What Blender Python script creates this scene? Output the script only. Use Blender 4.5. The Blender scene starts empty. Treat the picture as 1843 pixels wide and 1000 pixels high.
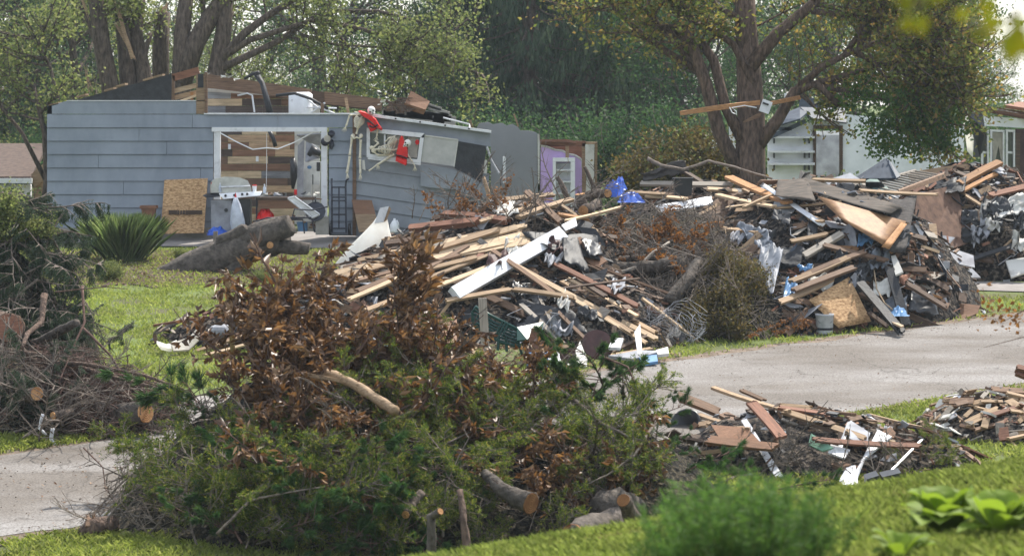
import bpy, math, random
import numpy as np
from mathutils import Vector, Matrix, Euler, noise
R = math.radians
C = bpy.context.scene.collection
rnd = random.Random(7)
NP = np.random.default_rng(11)
F, YH, CZ = 5120.0, 180.0, 7.0          # focal length in photo pixels, horizon row, eye height

# ------------------------------------------------------------------ camera
sc = bpy.context.scene
cd = bpy.data.cameras.new('camera'); cam = bpy.data.objects.new('camera', cd); C.objects.link(cam)
cam.location = (0, 0, CZ); cam.rotation_euler = (R(90), 0, 0)
cd.sensor_width = 36; cd.lens = 36*F/1843; cd.shift_y = -(500-YH)/1843
cd.clip_start = .3; cd.clip_end = 3000
cd.dof.use_dof = True; cd.dof.focus_distance = 48; cd.dof.aperture_fstop = 3.4
sc.camera = cam
# ------------------------------------------------------------------ light
SUN_EL, SUN_AZ = R(56), R(32)            # azimuth clockwise from +Y (view direction)
w = bpy.data.worlds.new("World"); sc.world = w; w.use_nodes = True
nt = w.node_tree; nt.nodes.clear()
sky = nt.nodes.new('ShaderNodeTexSky'); sky.sky_type = 'NISHITA'; sky.sun_disc = False
sky.sun_elevation = SUN_EL; sky.sun_rotation = SUN_AZ; sky.dust_density = 1.5; sky.air_density = 1.2; sky.ozone_density = 1.0
bg = nt.nodes.new('ShaderNodeBackground'); bg.inputs[1].default_value = .13
wo = nt.nodes.new('ShaderNodeOutputWorld')
mixs = nt.nodes.new('ShaderNodeMix'); mixs.data_type = 'RGBA'; mixs.inputs[0].default_value = .5; mixs.inputs[7].default_value = (7.6, 8.0, 8.4, 1)   # thin white cloud veil
nt.links.new(sky.outputs[0], mixs.inputs[6]); nt.links.new(mixs.outputs[2], bg.inputs[0]); nt.links.new(bg.outputs[0], wo.inputs[0])
sl = bpy.data.lights.new('sun', 'SUN'); sl.energy = 4.7; sl.angle = R(.6); sl.color = (1, .94, .84)
so = bpy.data.objects.new('sun', sl); C.objects.link(so)
sd = Vector((math.sin(SUN_AZ)*math.cos(SUN_EL), math.cos(SUN_AZ)*math.cos(SUN_EL), math.sin(SUN_EL)))
so.rotation_euler = sd.to_track_quat('Z', 'Y').to_euler(); so.location = (0, 0, 40)
sc.view_settings.view_transform = 'Standard'; sc.view_settings.look = 'None'
sc.view_settings.exposure = 0.72; sc.view_settings.gamma = 1

# ------------------------------------------------------------------ placing
def P(px, py, Y):                        # a photo direction at distance Y
    return Vector(((px-921.5)/F*Y, Y, CZ-(py-YH)/F*Y))
def sm(a, b, x):
    t = min(1, max(0, (x-a)/(b-a))); return t*t*(3-2*t)
def terrain(X, Y):
    z = .0645*Y if Y < 62.5 else 4.031+.0645*3.0*(1-math.exp(-(Y-62.5)/3.0))
    if Y < 34:
        xx = max(-7, min(9, X))
        n = 4.4-.09*(Y-20)+.16*(xx-3.6)
        if Y > 20: n -= .045*(Y-20)**2
        k = .35; h = max(0, min(1, .5+.5*(n-z)/k))
        z = z*(1-h)+n*h+k*h*(1-h)
    return z
def G(px, py):                           # point of the sloping yard seen at a pixel
    Y = 35840.0/(py+150)
    return Vector(((px-921.5)/F*Y, Y, terrain((px-921.5)/F*Y, Y)))
BUMPS = {  # pile: (ground px, ground py, rx, ry, height)
 'lumber': [(820,572,2.7,3.2,1.6),(960,556,2.6,3.2,1.9),(500,610,2.1,1.4,.6),(660,596,2.0,1.9,1.0),(1080,600,1.6,2.2,.9)],
 'brush':  [(1200,545,2.3,3.0,1.75),(1290,580,1.6,2.2,1.2)],
 'wreck':  [(1480,540,2.9,3.6,2.2),(1240,508,2.4,2.2,1.9),(1575,565,1.25,1.5,.9),(1400,585,1.3,1.2,.75)],
 'far':    [(1775,480,2.7,2.3,1.95),(1690,482,1.5,1.7,1.4)],
 'front':  [(650,872,2.7,2.7,1.75),(1040,912,1.9,1.9,1.15),(400,895,1.4,1.5,.9),(290,940,.9,.8,.4),(640,952,2.5,1.5,.8),(900,955,1.6,1.2,.6)],
 'near':   [(1430,825,1.9,1.3,.62),(1620,830,1.0,.9,.35)],
 'edge':   [(1790,775,1.1,1.1,.5)],
 'left':   [(60,752,2.1,1.5,.95),(200,770,1.0,.9,.5)],
 'conifer':[(-20,690,1.5,1.4,2.5),(60,640,1.2,1.3,1.2)],
}
BW = {}
for k, l in BUMPS.items():
    BW[k] = []
    for (a, b, rx, ry, h) in l:
        g = G(a, b); BW[k].append((g.x, g.y, rx, ry, h))
def mound(X, Y, keys=None):
    s = 0
    for k in (keys or BW):
        for (x, y, rx, ry, h) in BW[k]:
            q = ((X-x)/rx)**2+((Y-y)/ry)**2
            if q < 1: s += (h*(1-q)**.75)**4
    return s**.25 if s else 0
def surf(X, Y, keys=None): return terrain(X, Y)+mound(X, Y, keys)
RNG = {'lumber': (43.5,55), 'brush': (45.5,55), 'wreck': (46,57), 'far': (53.5,60), 'front': (30.6,38), 'near': (34,40), 'edge': (36,41), 'left': (36.5,42), 'conifer': (39,45)}
def on(px, py, k):                       # where the ray meets the pile (or passes it closest)
    a, b = RNG[k]; Y = a; best = None
    while Y < b:
        p = P(px, py, Y); c = p.z-surf(p.x, p.y, [k])
        if best is None or c < best[0]-.004: best = (c, p)
        if c <= 0: return p
        Y += .12
    return best[1]

# ------------------------------------------------------------------ materials
def mat(name, col, col2=None, rough=.8, scale=6, bump=.3, bscale=None, stretch=(1,1,1), spec=.3, metal=0, rand=0, thin=0, detail=5, contrast=(.35,.65), island=False, cols=None, dist=.01):
    m = bpy.data.materials.new(name); m.use_nodes = True
    t = m.node_tree; N = t.nodes; Lk = t.links; N.clear()
    o = N.new('ShaderNodeOutputMaterial'); b = N.new('ShaderNodeBsdfPrincipled')
    b.inputs['Roughness'].default_value = rough; b.inputs['Specular IOR Level'].default_value = spec; b.inputs['Metallic'].default_value = metal
    tc = N.new('ShaderNodeTexCoord'); mp = N.new('ShaderNodeMapping'); mp.inputs['Scale'].default_value = stretch
    oi = N.new('ShaderNodeObjectInfo')
    ad = N.new('ShaderNodeVectorMath'); ad.operation = 'MULTIPLY_ADD'
    cb = N.new('ShaderNodeCombineXYZ')
    for i in range(3): Lk.new(oi.outputs['Random'], cb.inputs[i])
    ad.inputs[1].default_value = (37, 53, 71)
    Lk.new(cb.outputs[0], ad.inputs[0]); Lk.new(tc.outputs['Object'], ad.inputs[2])
    Lk.new(ad.outputs[0], mp.inputs[0])
    nz = N.new('ShaderNodeTexNoise'); nz.inputs['Scale'].default_value = scale; nz.inputs['Detail'].default_value = detail; nz.inputs['Roughness'].default_value = .62
    Lk.new(mp.outputs[0], nz.inputs['Vector'])
    cr = N.new('ShaderNodeValToRGB'); e = cr.color_ramp.elements
    e[0].position = contrast[0]; e[1].position = contrast[1]
    c2 = col2 or tuple(x*.6 for x in col)
    e[0].color = (*c2, 1); e[1].color = (*col, 1)
    Lk.new(nz.outputs['Fac'], cr.inputs[0]); out = cr.outputs[0]
    if cols:
        src = N.new('ShaderNodeNewGeometry').outputs['Random Per Island'] if island else oi.outputs['Random']
        r2 = N.new('ShaderNodeValToRGB'); r2.color_ramp.interpolation = 'LINEAR' if thin else 'CONSTANT'
        while len(r2.color_ramp.elements) < len(cols): r2.color_ramp.elements.new(.5)
        for i, cc in enumerate(cols):
            el = r2.color_ramp.elements[i]; el.position = i/len(cols) if not thin else i/(len(cols)-1); el.color = (*cc, 1)
        Lk.new(src, r2.inputs[0])
        mx = N.new('ShaderNodeMix'); mx.data_type = 'RGBA'; mx.blend_type = 'MULTIPLY'; mx.inputs[0].default_value = 1
        Lk.new(out, mx.inputs[6]); Lk.new(r2.outputs[0], mx.inputs[7]); out = mx.outputs[2]
    if rand:
        mr = N.new('ShaderNodeMapRange'); mr.inputs[3].default_value = 1-rand; mr.inputs[4].default_value = 1+rand
        Lk.new(oi.outputs['Random'], mr.inputs[0])
        hs = N.new('ShaderNodeHueSaturation'); Lk.new(mr.outputs[0], hs.inputs['Value']); Lk.new(out, hs.inputs['Color']); out = hs.outputs[0]
    Lk.new(out, b.inputs['Base Color'])
    if bump:
        bn = N.new('ShaderNodeTexNoise'); bn.inputs['Scale'].default_value = bscale or scale*3; bn.inputs['Detail'].default_value = 4
        Lk.new(mp.outputs[0], bn.inputs['Vector'])
        bu = N.new('ShaderNodeBump'); bu.inputs['Strength'].default_value = bump; bu.inputs['Distance'].default_value = dist
        Lk.new(bn.outputs['Fac'], bu.inputs['Height']); Lk.new(bu.outputs[0], b.inputs['Normal'])
    if thin:
        tr = N.new('ShaderNodeBsdfTranslucent'); ms = N.new('ShaderNodeMixShader'); ms.inputs[0].default_value = thin
        hs2 = N.new('ShaderNodeHueSaturation'); hs2.inputs['Value'].default_value = 1.5; hs2.inputs['Saturation'].default_value = 1.1
        Lk.new(out, hs2.inputs['Color']); Lk.new(hs2.outputs[0], tr.inputs[0])
        Lk.new(b.outputs[0], ms.inputs[1]); Lk.new(tr.outputs[0], ms.inputs[2]); Lk.new(ms.outputs[0], o.inputs[0])
    else: Lk.new(b.outputs[0], o.inputs[0])
    m['out'] = 1
    return m
M = {}
def WOOD(name, a, b, **k): return mat(name, a, b, rough=.75, scale=7, stretch=(.5,7,7), bump=.5, bscale=9, rand=k.pop('rand', .25), contrast=(.3,.72), **k)
M['pine'] = WOOD('fresh_pine_wood', (.62,.47,.315), (.33,.225,.135))
M['tan'] = WOOD('tan_lumber', (.41,.285,.175), (.19,.125,.075))
M['brown'] = WOOD('brown_lumber', (.24,.145,.09), (.09,.055,.037))
M['darkwood'] = WOOD('dark_brown_wood', (.12,.075,.05), (.045,.03,.022))  # plain dark brown wood tone
M['greywood'] = WOOD('weathered_grey_wood', (.34,.30,.255), (.17,.145,.12))
M['redwood'] = WOOD('red_brown_wood', (.25,.115,.07), (.11,.05,.032))
M['orangewood'] = WOOD('orange_lumber', (.43,.22,.09), (.2,.10,.045))
M['ply'] = WOOD('plywood', (.25,.135,.08), (.14,.075,.045))
M['door'] = mat('golden_brown_veneer', (.33,.185,.085), (.17,.085,.04), scale=2.5, stretch=(3,3,.6), bump=.25, rough=.6, contrast=(.3,.7))
M['streaky'] = mat('stained_brown_plywood', (.19,.11,.075), (.075,.042,.03), scale=3, stretch=(3,3,.5), bump=.3, rough=.85, contrast=(.3,.68))
M['osb'] = mat('strand_board', (.56,.36,.19), (.25,.14,.065), scale=16, stretch=(1,1,2.2), bump=.35, contrast=(.38,.62))
M['white'] = mat('white_painted_wood', (.66,.665,.69), (.42,.42,.44), scale=5, bump=.2, rough=.5, contrast=(.25,.5))
M['whitepl'] = mat('white_plastic', (.8,.81,.84), (.7,.71,.74), rough=.4, bump=.05)
M['drywall'] = mat('drywall', (.56,.545,.51), (.33,.31,.28), scale=4, bump=.3, rough=.9, contrast=(.25,.5))
M['greypanel'] = mat('grey_panel', (.36,.37,.40), (.2,.2,.22), scale=3, bump=.2)
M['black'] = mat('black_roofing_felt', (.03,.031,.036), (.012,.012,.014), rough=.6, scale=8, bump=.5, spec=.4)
M['blackpl'] = mat('black_plastic', (.02,.021,.025), (.012,.012,.015), rough=.4, bump=.05, spec=.5)
M['steel'] = mat('dark_steel', (.05,.055,.07), (.03,.03,.04), rough=.45, bump=.1, metal=.4)
M['chrome'] = mat('grey_steel', (.62,.62,.62), (.42,.42,.42), rough=.32, bump=.1, metal=.7, scale=3)
M['alu'] = mat('aluminium', (.7,.71,.72), (.5,.5,.52), rough=.4, bump=.1, metal=.4)
M['siding'] = mat('blue_grey_siding', (.25,.28,.33), (.17,.195,.235), scale=.9, bump=.25, bscale=40, rough=.65, stretch=(1.6,1,.8), contrast=(.3,.62), detail=12)
M['siding2'] = mat('grey_stained_siding', (.26,.28,.315), (.16,.17,.19), scale=1.1, bump=.3, bscale=30, rough=.7, contrast=(.3,.62), detail=12)
M['stucco'] = mat('grey_wall_panel', (.26,.265,.285), (.21,.215,.23), scale=1.2, bump=.15, rough=.85, contrast=(.2,.7))
M['block'] = mat('concrete_block', (.30,.285,.26), (.2,.19,.17), scale=5, bump=.6, rough=.95)
M['concrete'] = mat('driveway_concrete', (.27,.25,.235), (.17,.155,.145), scale=1.5, bump=.3, bscale=60, rough=.95, detail=9)
M['road'] = None
M['purple'] = mat('purple_paint', (.60,.43,.76), (.52,.36,.68), scale=2, bump=.1, rough=.8)
M['shingle'] = mat('dark_shingle', (.09,.08,.075), (.04,.037,.036), scale=10, bump=.8, stretch=(1,1,4), rough=.95)
M['brownroof'] = mat('brown_shingle', (.12,.085,.07), (.07,.05,.042), scale=8, bump=.6, rough=.95)
M['mosaic'] = mat('reclaimed_plank', (1,1,1), (.6,.6,.6), scale=3, stretch=(1,5,8), bump=.4, island=True, rough=.8,
    cols=[(.24,.13,.085),(.12,.09,.08),(.66,.50,.33),(.24,.24,.26),(.30,.16,.10),(.38,.38,.41),(.10,.07,.06),(.56,.38,.24),(.2,.12,.085)])
M['bone'] = mat('bone_plastic', (.78,.72,.58), (.6,.54,.41), scale=20, bump=.1, rough=.5)
M['skull'] = mat('white_bone_plastic', (.8,.79,.76), (.6,.58,.53), scale=30, bump=.1, rough=.5)
M['red'] = mat('red_nylon', (.72,.022,.018), (.5,.012,.012), scale=6, bump=.5, bscale=15, rough=.6)
M['belt'] = mat('black_webbing', (.015,.015,.02), rough=.7, bump=0)
M['socket'] = mat('hollow_dark', (.012,.01,.01), rough=.9, bump=0)  # shade inside eye sockets and gutter holes, put in as flat colour
M['bluetarp'] = mat('blue_tarpaulin', (.015,.10,.52), (.01,.055,.3), rough=.4, scale=10, bump=.5, bscale=14, spec=.5)
M['bluepl'] = mat('blue_plastic', (.12,.26,.46), (.08,.18,.34), rough=.4, bump=.05)
M['greenpl'] = mat('dark_green_plastic', (.012,.06,.05), (.008,.04,.035), rough=.4, bump=.05)
M['sheet'] = mat('clear_plastic_sheet', (.30,.32,.37), (.16,.18,.21), rough=.5, scale=6, bump=.6, bscale=12, thin=.3, spec=.4)
M['cloth'] = mat('white_fabric', (.86,.85,.82), (.74,.72,.68), rough=.8, scale=3, bump=.5, bscale=10, thin=.45)
M['bag'] = mat('thin_plastic_bag', (.66,.70,.77), (.5,.53,.6), rough=.4, scale=8, bump=.5, thin=.3)
M['terra'] = mat('terracotta', (.24,.12,.075), rough=.9, bump=.3)
M['bucket'] = mat('dirty_white_bucket', (.45,.46,.48), (.3,.31,.33), scale=6, rough=.5, bump=.1)
M['glass'] = mat('window_glass', (.07,.08,.09), (.04,.045,.05), rough=.08, spec=.8, bump=0)
M['curtain'] = mat('pale_curtain', (.55,.52,.46), (.4,.37,.33), rough=.9, thin=.3)
M['whitewall'] = mat('white_house_siding', (.80,.82,.86), (.6,.62,.66), scale=2, bump=.2, rough=.7, contrast=(.2,.6))
M['slate'] = mat('blue_grey_sheet_metal', (.065,.08,.105), (.035,.045,.065), rough=.6, bump=.1, metal=.0)
M['maroon'] = mat('dark_red_top', (.07,.03,.028), rough=.6)
M['bark'] = mat('grey_brown_bark', (.15,.115,.092), (.045,.034,.028), scale=6, stretch=(3,3,.8), bump=1, bscale=9, rough=.95, dist=.04, contrast=(.35,.65))
M['bark2'] = mat('red_brown_bark', (.17,.115,.088), (.05,.034,.027), scale=6, stretch=(3,3,.8), bump=1, bscale=9, rough=.95, dist=.04)
M['log'] = mat('grey_log_bark', (.125,.105,.09), (.045,.038,.032), scale=9, bump=1, bscale=20, rough=.95, dist=.03)
M['twig'] = mat('grey_twig', (.20,.165,.14), (.09,.07,.055), scale=20, bump=.3, rough=.9, rand=.3)
M['twigr'] = mat('reddish_twig', (.15,.09,.07), (.06,.035,.028), scale=20, bump=.3, rough=.9, rand=.3)
M['cutd'] = mat('shaded_cut_wood', (.34,.17,.07), (.2,.09,.035), scale=9, bump=.3, rough=.9)  # cut wood darkened: shade on the foreground ends put into the colour
M['cut'] = mat('fresh_cut_wood', (.62,.36,.17), (.4,.2,.08), scale=9, bump=.3, rough=.85)
for q_ in ('cut', 'cutd'):                # growth rings round the heart of each cut end
    t_ = M[q_].node_tree; bs_ = [n for n in t_.nodes if n.type == 'BSDF_PRINCIPLED'][0]; lk_ = bs_.inputs['Base Color'].links[0]; src_ = lk_.from_socket
    tc_ = t_.nodes.new('ShaderNodeTexCoord'); su_ = t_.nodes.new('ShaderNodeVectorMath'); su_.operation = 'SUBTRACT'; su_.inputs[1].default_value = (.5,.5,.5); t_.links.new(tc_.outputs['Generated'], su_.inputs[0])
    wv_ = t_.nodes.new('ShaderNodeTexWave'); wv_.wave_type = 'RINGS'; wv_.rings_direction = 'SPHERICAL'; wv_.inputs['Scale'].default_value = 3.2; wv_.inputs['Distortion'].default_value = 1.6; wv_.inputs['Detail'].default_value = 3; t_.links.new(su_.outputs[0], wv_.inputs['Vector'])
    r_ = t_.nodes.new('ShaderNodeValToRGB'); r_.color_ramp.elements[0].color = (.5,.42,.36,1); r_.color_ramp.elements[1].color = (1.05,1.05,1.05,1); t_.links.new(wv_.outputs['Color'], r_.inputs[0])
    mx_ = t_.nodes.new('ShaderNodeMix'); mx_.data_type = 'RGBA'; mx_.blend_type = 'MULTIPLY'; mx_.inputs[0].default_value = 1; t_.links.new(src_, mx_.inputs[6]); t_.links.new(r_.outputs[0], mx_.inputs[7]); t_.links.new(mx_.outputs[2], bs_.inputs['Base Color'])
def LEAF(name, cols, thin=.45, rough=.6, spec=.18): return mat(name, (1,1,1), (.62,.62,.62), rough=rough, scale=.9, bump=0, spec=spec, island=True, cols=cols, thin=thin, contrast=(.3,.6))
M['leaf'] = LEAF('green_leaf', [(.05,.095,.05),(.085,.14,.07),(.13,.18,.08),(.19,.22,.10)])
M['leafd'] = LEAF('dark_green_leaf', [(.03,.07,.03),(.05,.10,.04),(.085,.14,.05)])
M['leafy'] = LEAF('yellow_green_leaf', [(.11,.145,.05),(.17,.20,.07),(.25,.26,.11)])
M['leafm'] = LEAF('maple_leaf_foliage', [(.08,.11,.03),(.14,.17,.045),(.22,.21,.06),(.30,.19,.07)])
M['leafg'] = LEAF('deep_green_leaf', [(.03,.07,.018),(.055,.11,.025),(.09,.15,.03)])
M['spruce'] = LEAF('spruce_needle', [(.035,.06,.035),(.055,.085,.05),(.09,.115,.07)], thin=.3)
M['dead'] = LEAF('dead_brown_leaf', [(.07,.034,.016),(.13,.065,.028),(.21,.11,.045),(.30,.18,.09)], thin=.3, rough=.42, spec=.45)
M['rust'] = LEAF('orange_dead_leaf', [(.15,.065,.025),(.24,.11,.038),(.34,.18,.075)], thin=.4)
M['olive'] = LEAF('olive_wilted_leaf', [(.07,.06,.02),(.11,.085,.03),(.16,.12,.05),(.06,.075,.02)], thin=.35)
M['arbor'] = LEAF('cedar_foliage', [(.035,.065,.013),(.075,.12,.022),(.14,.175,.036),(.25,.23,.06)], thin=.45)
M['pineN'] = LEAF('pine_needles', [(.03,.09,.03),(.06,.13,.04),(.12,.19,.06)], thin=.3)
M['blade'] = LEAF('grass_blade', [(.18,.23,.055),(.28,.33,.085),(.38,.40,.14)], thin=.45)
M['bladen'] = LEAF('slope_grass_blade', [(.18,.24,.055),(.26,.31,.085),(.34,.38,.13)], thin=.5)  # the slope grass's own yellow green
M['bladed'] = LEAF('tall_grass_blade', [(.14,.21,.07),(.22,.30,.11),(.34,.40,.18)], thin=.5)
M['hosta'] = LEAF('lime_leaf', [(.15,.24,.03),(.25,.33,.06)], thin=.4)
M['bladedry'] = LEAF('dry_grass_blade', [(.25,.24,.08),(.35,.31,.14),(.16,.2,.05)])
M['oleaf'] = LEAF('overhang_maple_leaf', [(.10,.15,.015),(.16,.17,.02),(.2,.13,.02)], thin=.4)  # the overhanging leaves' own yellow green to orange
M['litter'] = LEAF('leaf_litter', [(.10,.06,.035),(.2,.1,.05),(.3,.2,.12),(.05,.035,.025),(.28,.24,.2)], thin=.1)

# ------------------------------------------------------------------ mesh builder
class MB:
    def __init__(s): s.v = []; s.f = []; s.m = []; s.cur = 0
    def add(s, vs, fs):
        o = len(s.v); s.v += [tuple(x) for x in vs]; s.f += [tuple(i+o for i in f) for f in fs]; s.m += [s.cur]*len(fs)
    def box(s, c, d, rot=None, taper=1):
        hx, hy, hz = d[0]/2, d[1]/2, d[2]/2
        q = [(-hx,-hy,-hz),(hx,-hy,-hz),(hx,hy,-hz),(-hx,hy,-hz),(-hx*taper,-hy*taper,hz),(hx*taper,-hy*taper,hz),(hx*taper,hy*taper,hz),(-hx*taper,hy*taper,hz)]
        c = Vector(c); m = rot or Matrix.Identity(3)
        s.add([c+m@Vector(p) for p in q], [(0,3,2,1),(4,5,6,7),(0,1,5,4),(1,2,6,5),(2,3,7,6),(3,0,4,7)])
    def tube(s, pts, rad, n=6, cap=True):
        pts = [Vector(p) for p in pts]; 
        if not hasattr(rad, '__len__'): rad = [rad]*len(pts)
        vs = []; fs = []; u = None
        for i, p in enumerate(pts):
            t = (pts[min(i+1, len(pts)-1)]-pts[max(i-1, 0)])
            t = t.normalized() if t.length > 1e-9 else Vector((0,0,1))
            if u is None: u = t.orthogonal().normalized()
            else:
                u = u-t*u.dot(t); u = u.normalized() if u.length > 1e-6 else t.orthogonal().normalized()
            w_ = t.cross(u)
            for k in range(n):
                a = 2*math.pi*k/n; vs.append(p+(u*math.cos(a)+w_*math.sin(a))*rad[i])
        for i in range(len(pts)-1):
            for k in range(n):
                fs.append((i*n+k, i*n+(k+1) % n, (i+1)*n+(k+1) % n, (i+1)*n+k))
        if cap: fs.append(tuple(range(n))[::-1]); fs.append(tuple((len(pts)-1)*n+k for k in range(n)))
        s.add(vs, fs)
    def lathe(s, prof, c, n=16, rot=None, sx=1, sy=1):
        c = Vector(c); m = rot or Matrix.Identity(3); vs = []; fs = []
        for (r, z) in prof:
            for k in range(n):
                a = 2*math.pi*k/n; vs.append(c+m@Vector((r*math.cos(a)*sx, r*math.sin(a)*sy, z)))
        for i in range(len(prof)-1):
            for k in range(n): fs.append((i*n+k, i*n+(k+1) % n, (i+1)*n+(k+1) % n, (i+1)*n+k))
        fs.append(tuple(range(n))[::-1]); fs.append(tuple((len(prof)-1)*n+k for k in range(n)))
        s.add(vs, fs)
    def prism(s, front, back):           # matching polygons of points
        n = len(front); s.add(list(front)+list(back), [tuple(range(n)), tuple(range(2*n-1, n-1, -1))]+[(i, i+n, (i+1) % n+n, (i+1) % n) for i in range(n)])
    def slab(s, pts, th):                # planar-ish polygon thickened along its normal
        pts = [Vector(p) for p in pts]; nn = Vector((0,0,0))
        for i in range(len(pts)): nn += pts[i].cross(pts[(i+1) % len(pts)])
        nn.normalize(); s.prism([p+nn*th/2 for p in pts], [p-nn*th/2 for p in pts])
    def ball(s, c, r, sc_=(1,1,1), n=10, rot=None):
        prof = [(max(.001, math.sin(math.pi*i/(n-2))*r), -math.cos(math.pi*i/(n-2))*r*sc_[2]) for i in range(n-1)]
        s.lathe(prof, c, n+2, rot, sc_[0], sc_[1])
    def rough(s, amp, freq):
        s.v = [tuple(Vector(v)+noise.noise_vector(Vector(v)*freq)*amp+noise.noise_vector(Vector(v)*freq*3.1)*amp*.4) for v in s.v]
    def build(s, name, ms, parent=None, smooth=False, local=None):
        me = bpy.data.meshes.new(name)
        vs = s.v if local is None else [tuple(local.inverted()@Vector(v)) for v in s.v]
        me.from_pydata(vs, [], s.f)
        for q in (ms if isinstance(ms, (list, tuple)) else [ms]): me.materials.append(M[q] if isinstance(q, str) else q)
        if len(me.materials) > 1: me.polygons.foreach_set('material_index', s.m)
        if smooth: me.polygons.foreach_set('use_smooth', [True]*len(s.f))
        me.update()
        o = bpy.data.objects.new(name, me); C.objects.link(o)
        if local is not None: o.matrix_world = local
        if parent is not None: o.parent = parent
        return o
def tag(o, label=None, cat=None, group=None, kind=None):
    if label: o['label'] = label
    if cat: o['category'] = cat
    if group: o['group'] = group
    if kind: o['kind'] = kind
    return o
def thing(name, label, cat, loc=(0,0,0), rz=0, group=None):
    o = bpy.data.objects.new(name, None); C.objects.link(o); o.location = loc; o.rotation_euler = (0,0,rz); o.empty_display_size = .2
    return tag(o, label, cat, group)
def quick(name, m, label, cat, fn, origin, group=None, smooth=False):   # one-mesh thing with its origin at its place
    b = MB(); fn(b); return tag(b.build(name, m, None, smooth, Matrix.Translation(origin)), label, cat, group)
def part(name, m, parent, fn, smooth=False, label=None):                # part given in world coordinates
    b = MB(); fn(b); o = b.build(name, m, None, smooth, Matrix.Translation(parent['org']) if 'org' in parent else None)
    if 'org' in parent: o.location = Vector(o.location)-Vector(parent['org'])
    o.parent = parent
    if label: o['label'] = label
    return o
def T(name, label, cat, org, group=None):
    o = thing(name, label, cat, org, 0, group); o['org'] = tuple(org); return o
def sub(name, m, parent, fn, smooth=False):                             # sub-part; parent is a part whose frame is world-aligned
    top = parent.parent; org = Vector(top['org']) if 'org' in top else Vector((0,0,0))
    off = Vector(parent.location)
    b = MB(); fn(b); o = b.build(name, m, None, smooth, Matrix.Translation(org)); o.parent = parent
    o.location = -off; return o
def npmesh(name, V, nper, m, parent=None, faces=None):                  # many equal small faces
    V = np.asarray(V, dtype=np.float32).reshape(-1, 3); n = len(V)//nper
    fl = np.array(faces if faces is not None else [list(range(nper))]); k = fl.shape[1]; nf = fl.shape[0]
    idx = (np.arange(n)[:, None, None]*nper+fl[None]).reshape(-1)
    me = bpy.data.meshes.new(name); me.vertices.add(len(V)); me.vertices.foreach_set('co', V.reshape(-1))
    me.loops.add(len(idx)); me.loops.foreach_set('vertex_index', idx.astype(np.int32))
    me.polygons.add(n*nf); me.polygons.foreach_set('loop_start', np.arange(0, len(idx), k, dtype=np.int32)); me.polygons.foreach_set('loop_total', np.full(n*nf, k, dtype=np.int32))
    me.materials.append(M[m]); me.update(calc_edges=True)
    o = bpy.data.objects.new(name, me); C.objects.link(o)
    if parent is not None: o.parent = parent
    return o
def unit(a): return a/np.maximum(np.linalg.norm(a, axis=1, keepdims=True), 1e-9)
def leaves(name, c, d, L, W, m, parent=None, fold=.25, nrm=None, curl=.0):
    c = np.asarray(c, float); n = len(c); d = unit(np.asarray(d, float))
    if nrm is None: nrm = NP.normal(size=(n,3))+np.array([0,0,.8])
    s_ = unit(np.cross(d, nrm)); nn = np.cross(s_, d)
    L = np.broadcast_to(L, (n,))[:, None]; W = np.broadcast_to(W, (n,))[:, None]
    mid = c+d*L*.45
    V = np.stack([c, mid+s_*W/2+nn*W*fold, c+d*L-nn*L*curl, mid-s_*W/2+nn*W*fold], 1)
    return npmesh(name, V, 4, m, parent, [[0,1,2],[0,2,3]])
def blades(name, c, h, wd, m, lean=.35, bend=.3, parent=None):
    c = np.asarray(c, float); n = len(c)
    a = NP.uniform(0, 2*np.pi, n); ln = NP.normal(0, lean, (n,2)); h = np.broadcast_to(h, (n,))*NP.uniform(.5, 1.3, n)
    s_ = np.stack([np.cos(a), np.sin(a), 0*a], 1)*wd/2
    up = unit(np.concatenate([ln, np.ones((n,1))], 1)); 
    mid = c+up*h[:,None]*.55; tip = c+up*h[:,None]+np.concatenate([ln*h[:,None]*bend*2, -(h*.12)[:,None]], 1)
    V = np.stack([c-s_, c+s_, mid+s_*.8, tip, mid-s_*.8], 1)
    return npmesh(name, V, 5, m, parent, [[0,1,2],[0,2,3],[0,3,4]])
def children(o): return [c for c in CH.get(o.name, [])]
CH = {}
class Spawn:
    def __init__(s, protos): s.p = protos; s.used = [False]*len(protos); s.kids = [list(p.children) for p in protos] if False else None
    def __call__(s, i, mw, label=None, cat=None, group=None):
        i %= len(s.p); p, kids = s.p[i]
        if not s.used[i]: s.used[i] = True; o = p; 
        else:
            o = p.copy(); C.objects.link(o)
            for k in kids:
                q = k.copy(); C.objects.link(q); q.parent = o
        o.matrix_world = mw
        return tag(o, label, cat, group)
    def clean(s):
        for u, (p, kids) in zip(s.used, s.p):
            if not u:
                for k in kids: bpy.data.objects.remove(k)
                bpy.data.objects.remove(p)
def frame(p, d, up=Vector((0,0,1)), sc_=1, roll=0):      # local x along d
    x = Vector(d).normalized(); y = Vector(up).cross(x)
    if y.length < 1e-4: y = x.orthogonal()
    y.normalize(); z = x.cross(y)
    m = Matrix((x, y, z)).transposed().to_4x4()
    return Matrix.Translation(p) @ m @ Matrix.Rotation(roll, 4, 'X') @ Matrix.Scale(sc_, 4)
def U(a, b): return rnd.uniform(a, b)
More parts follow.
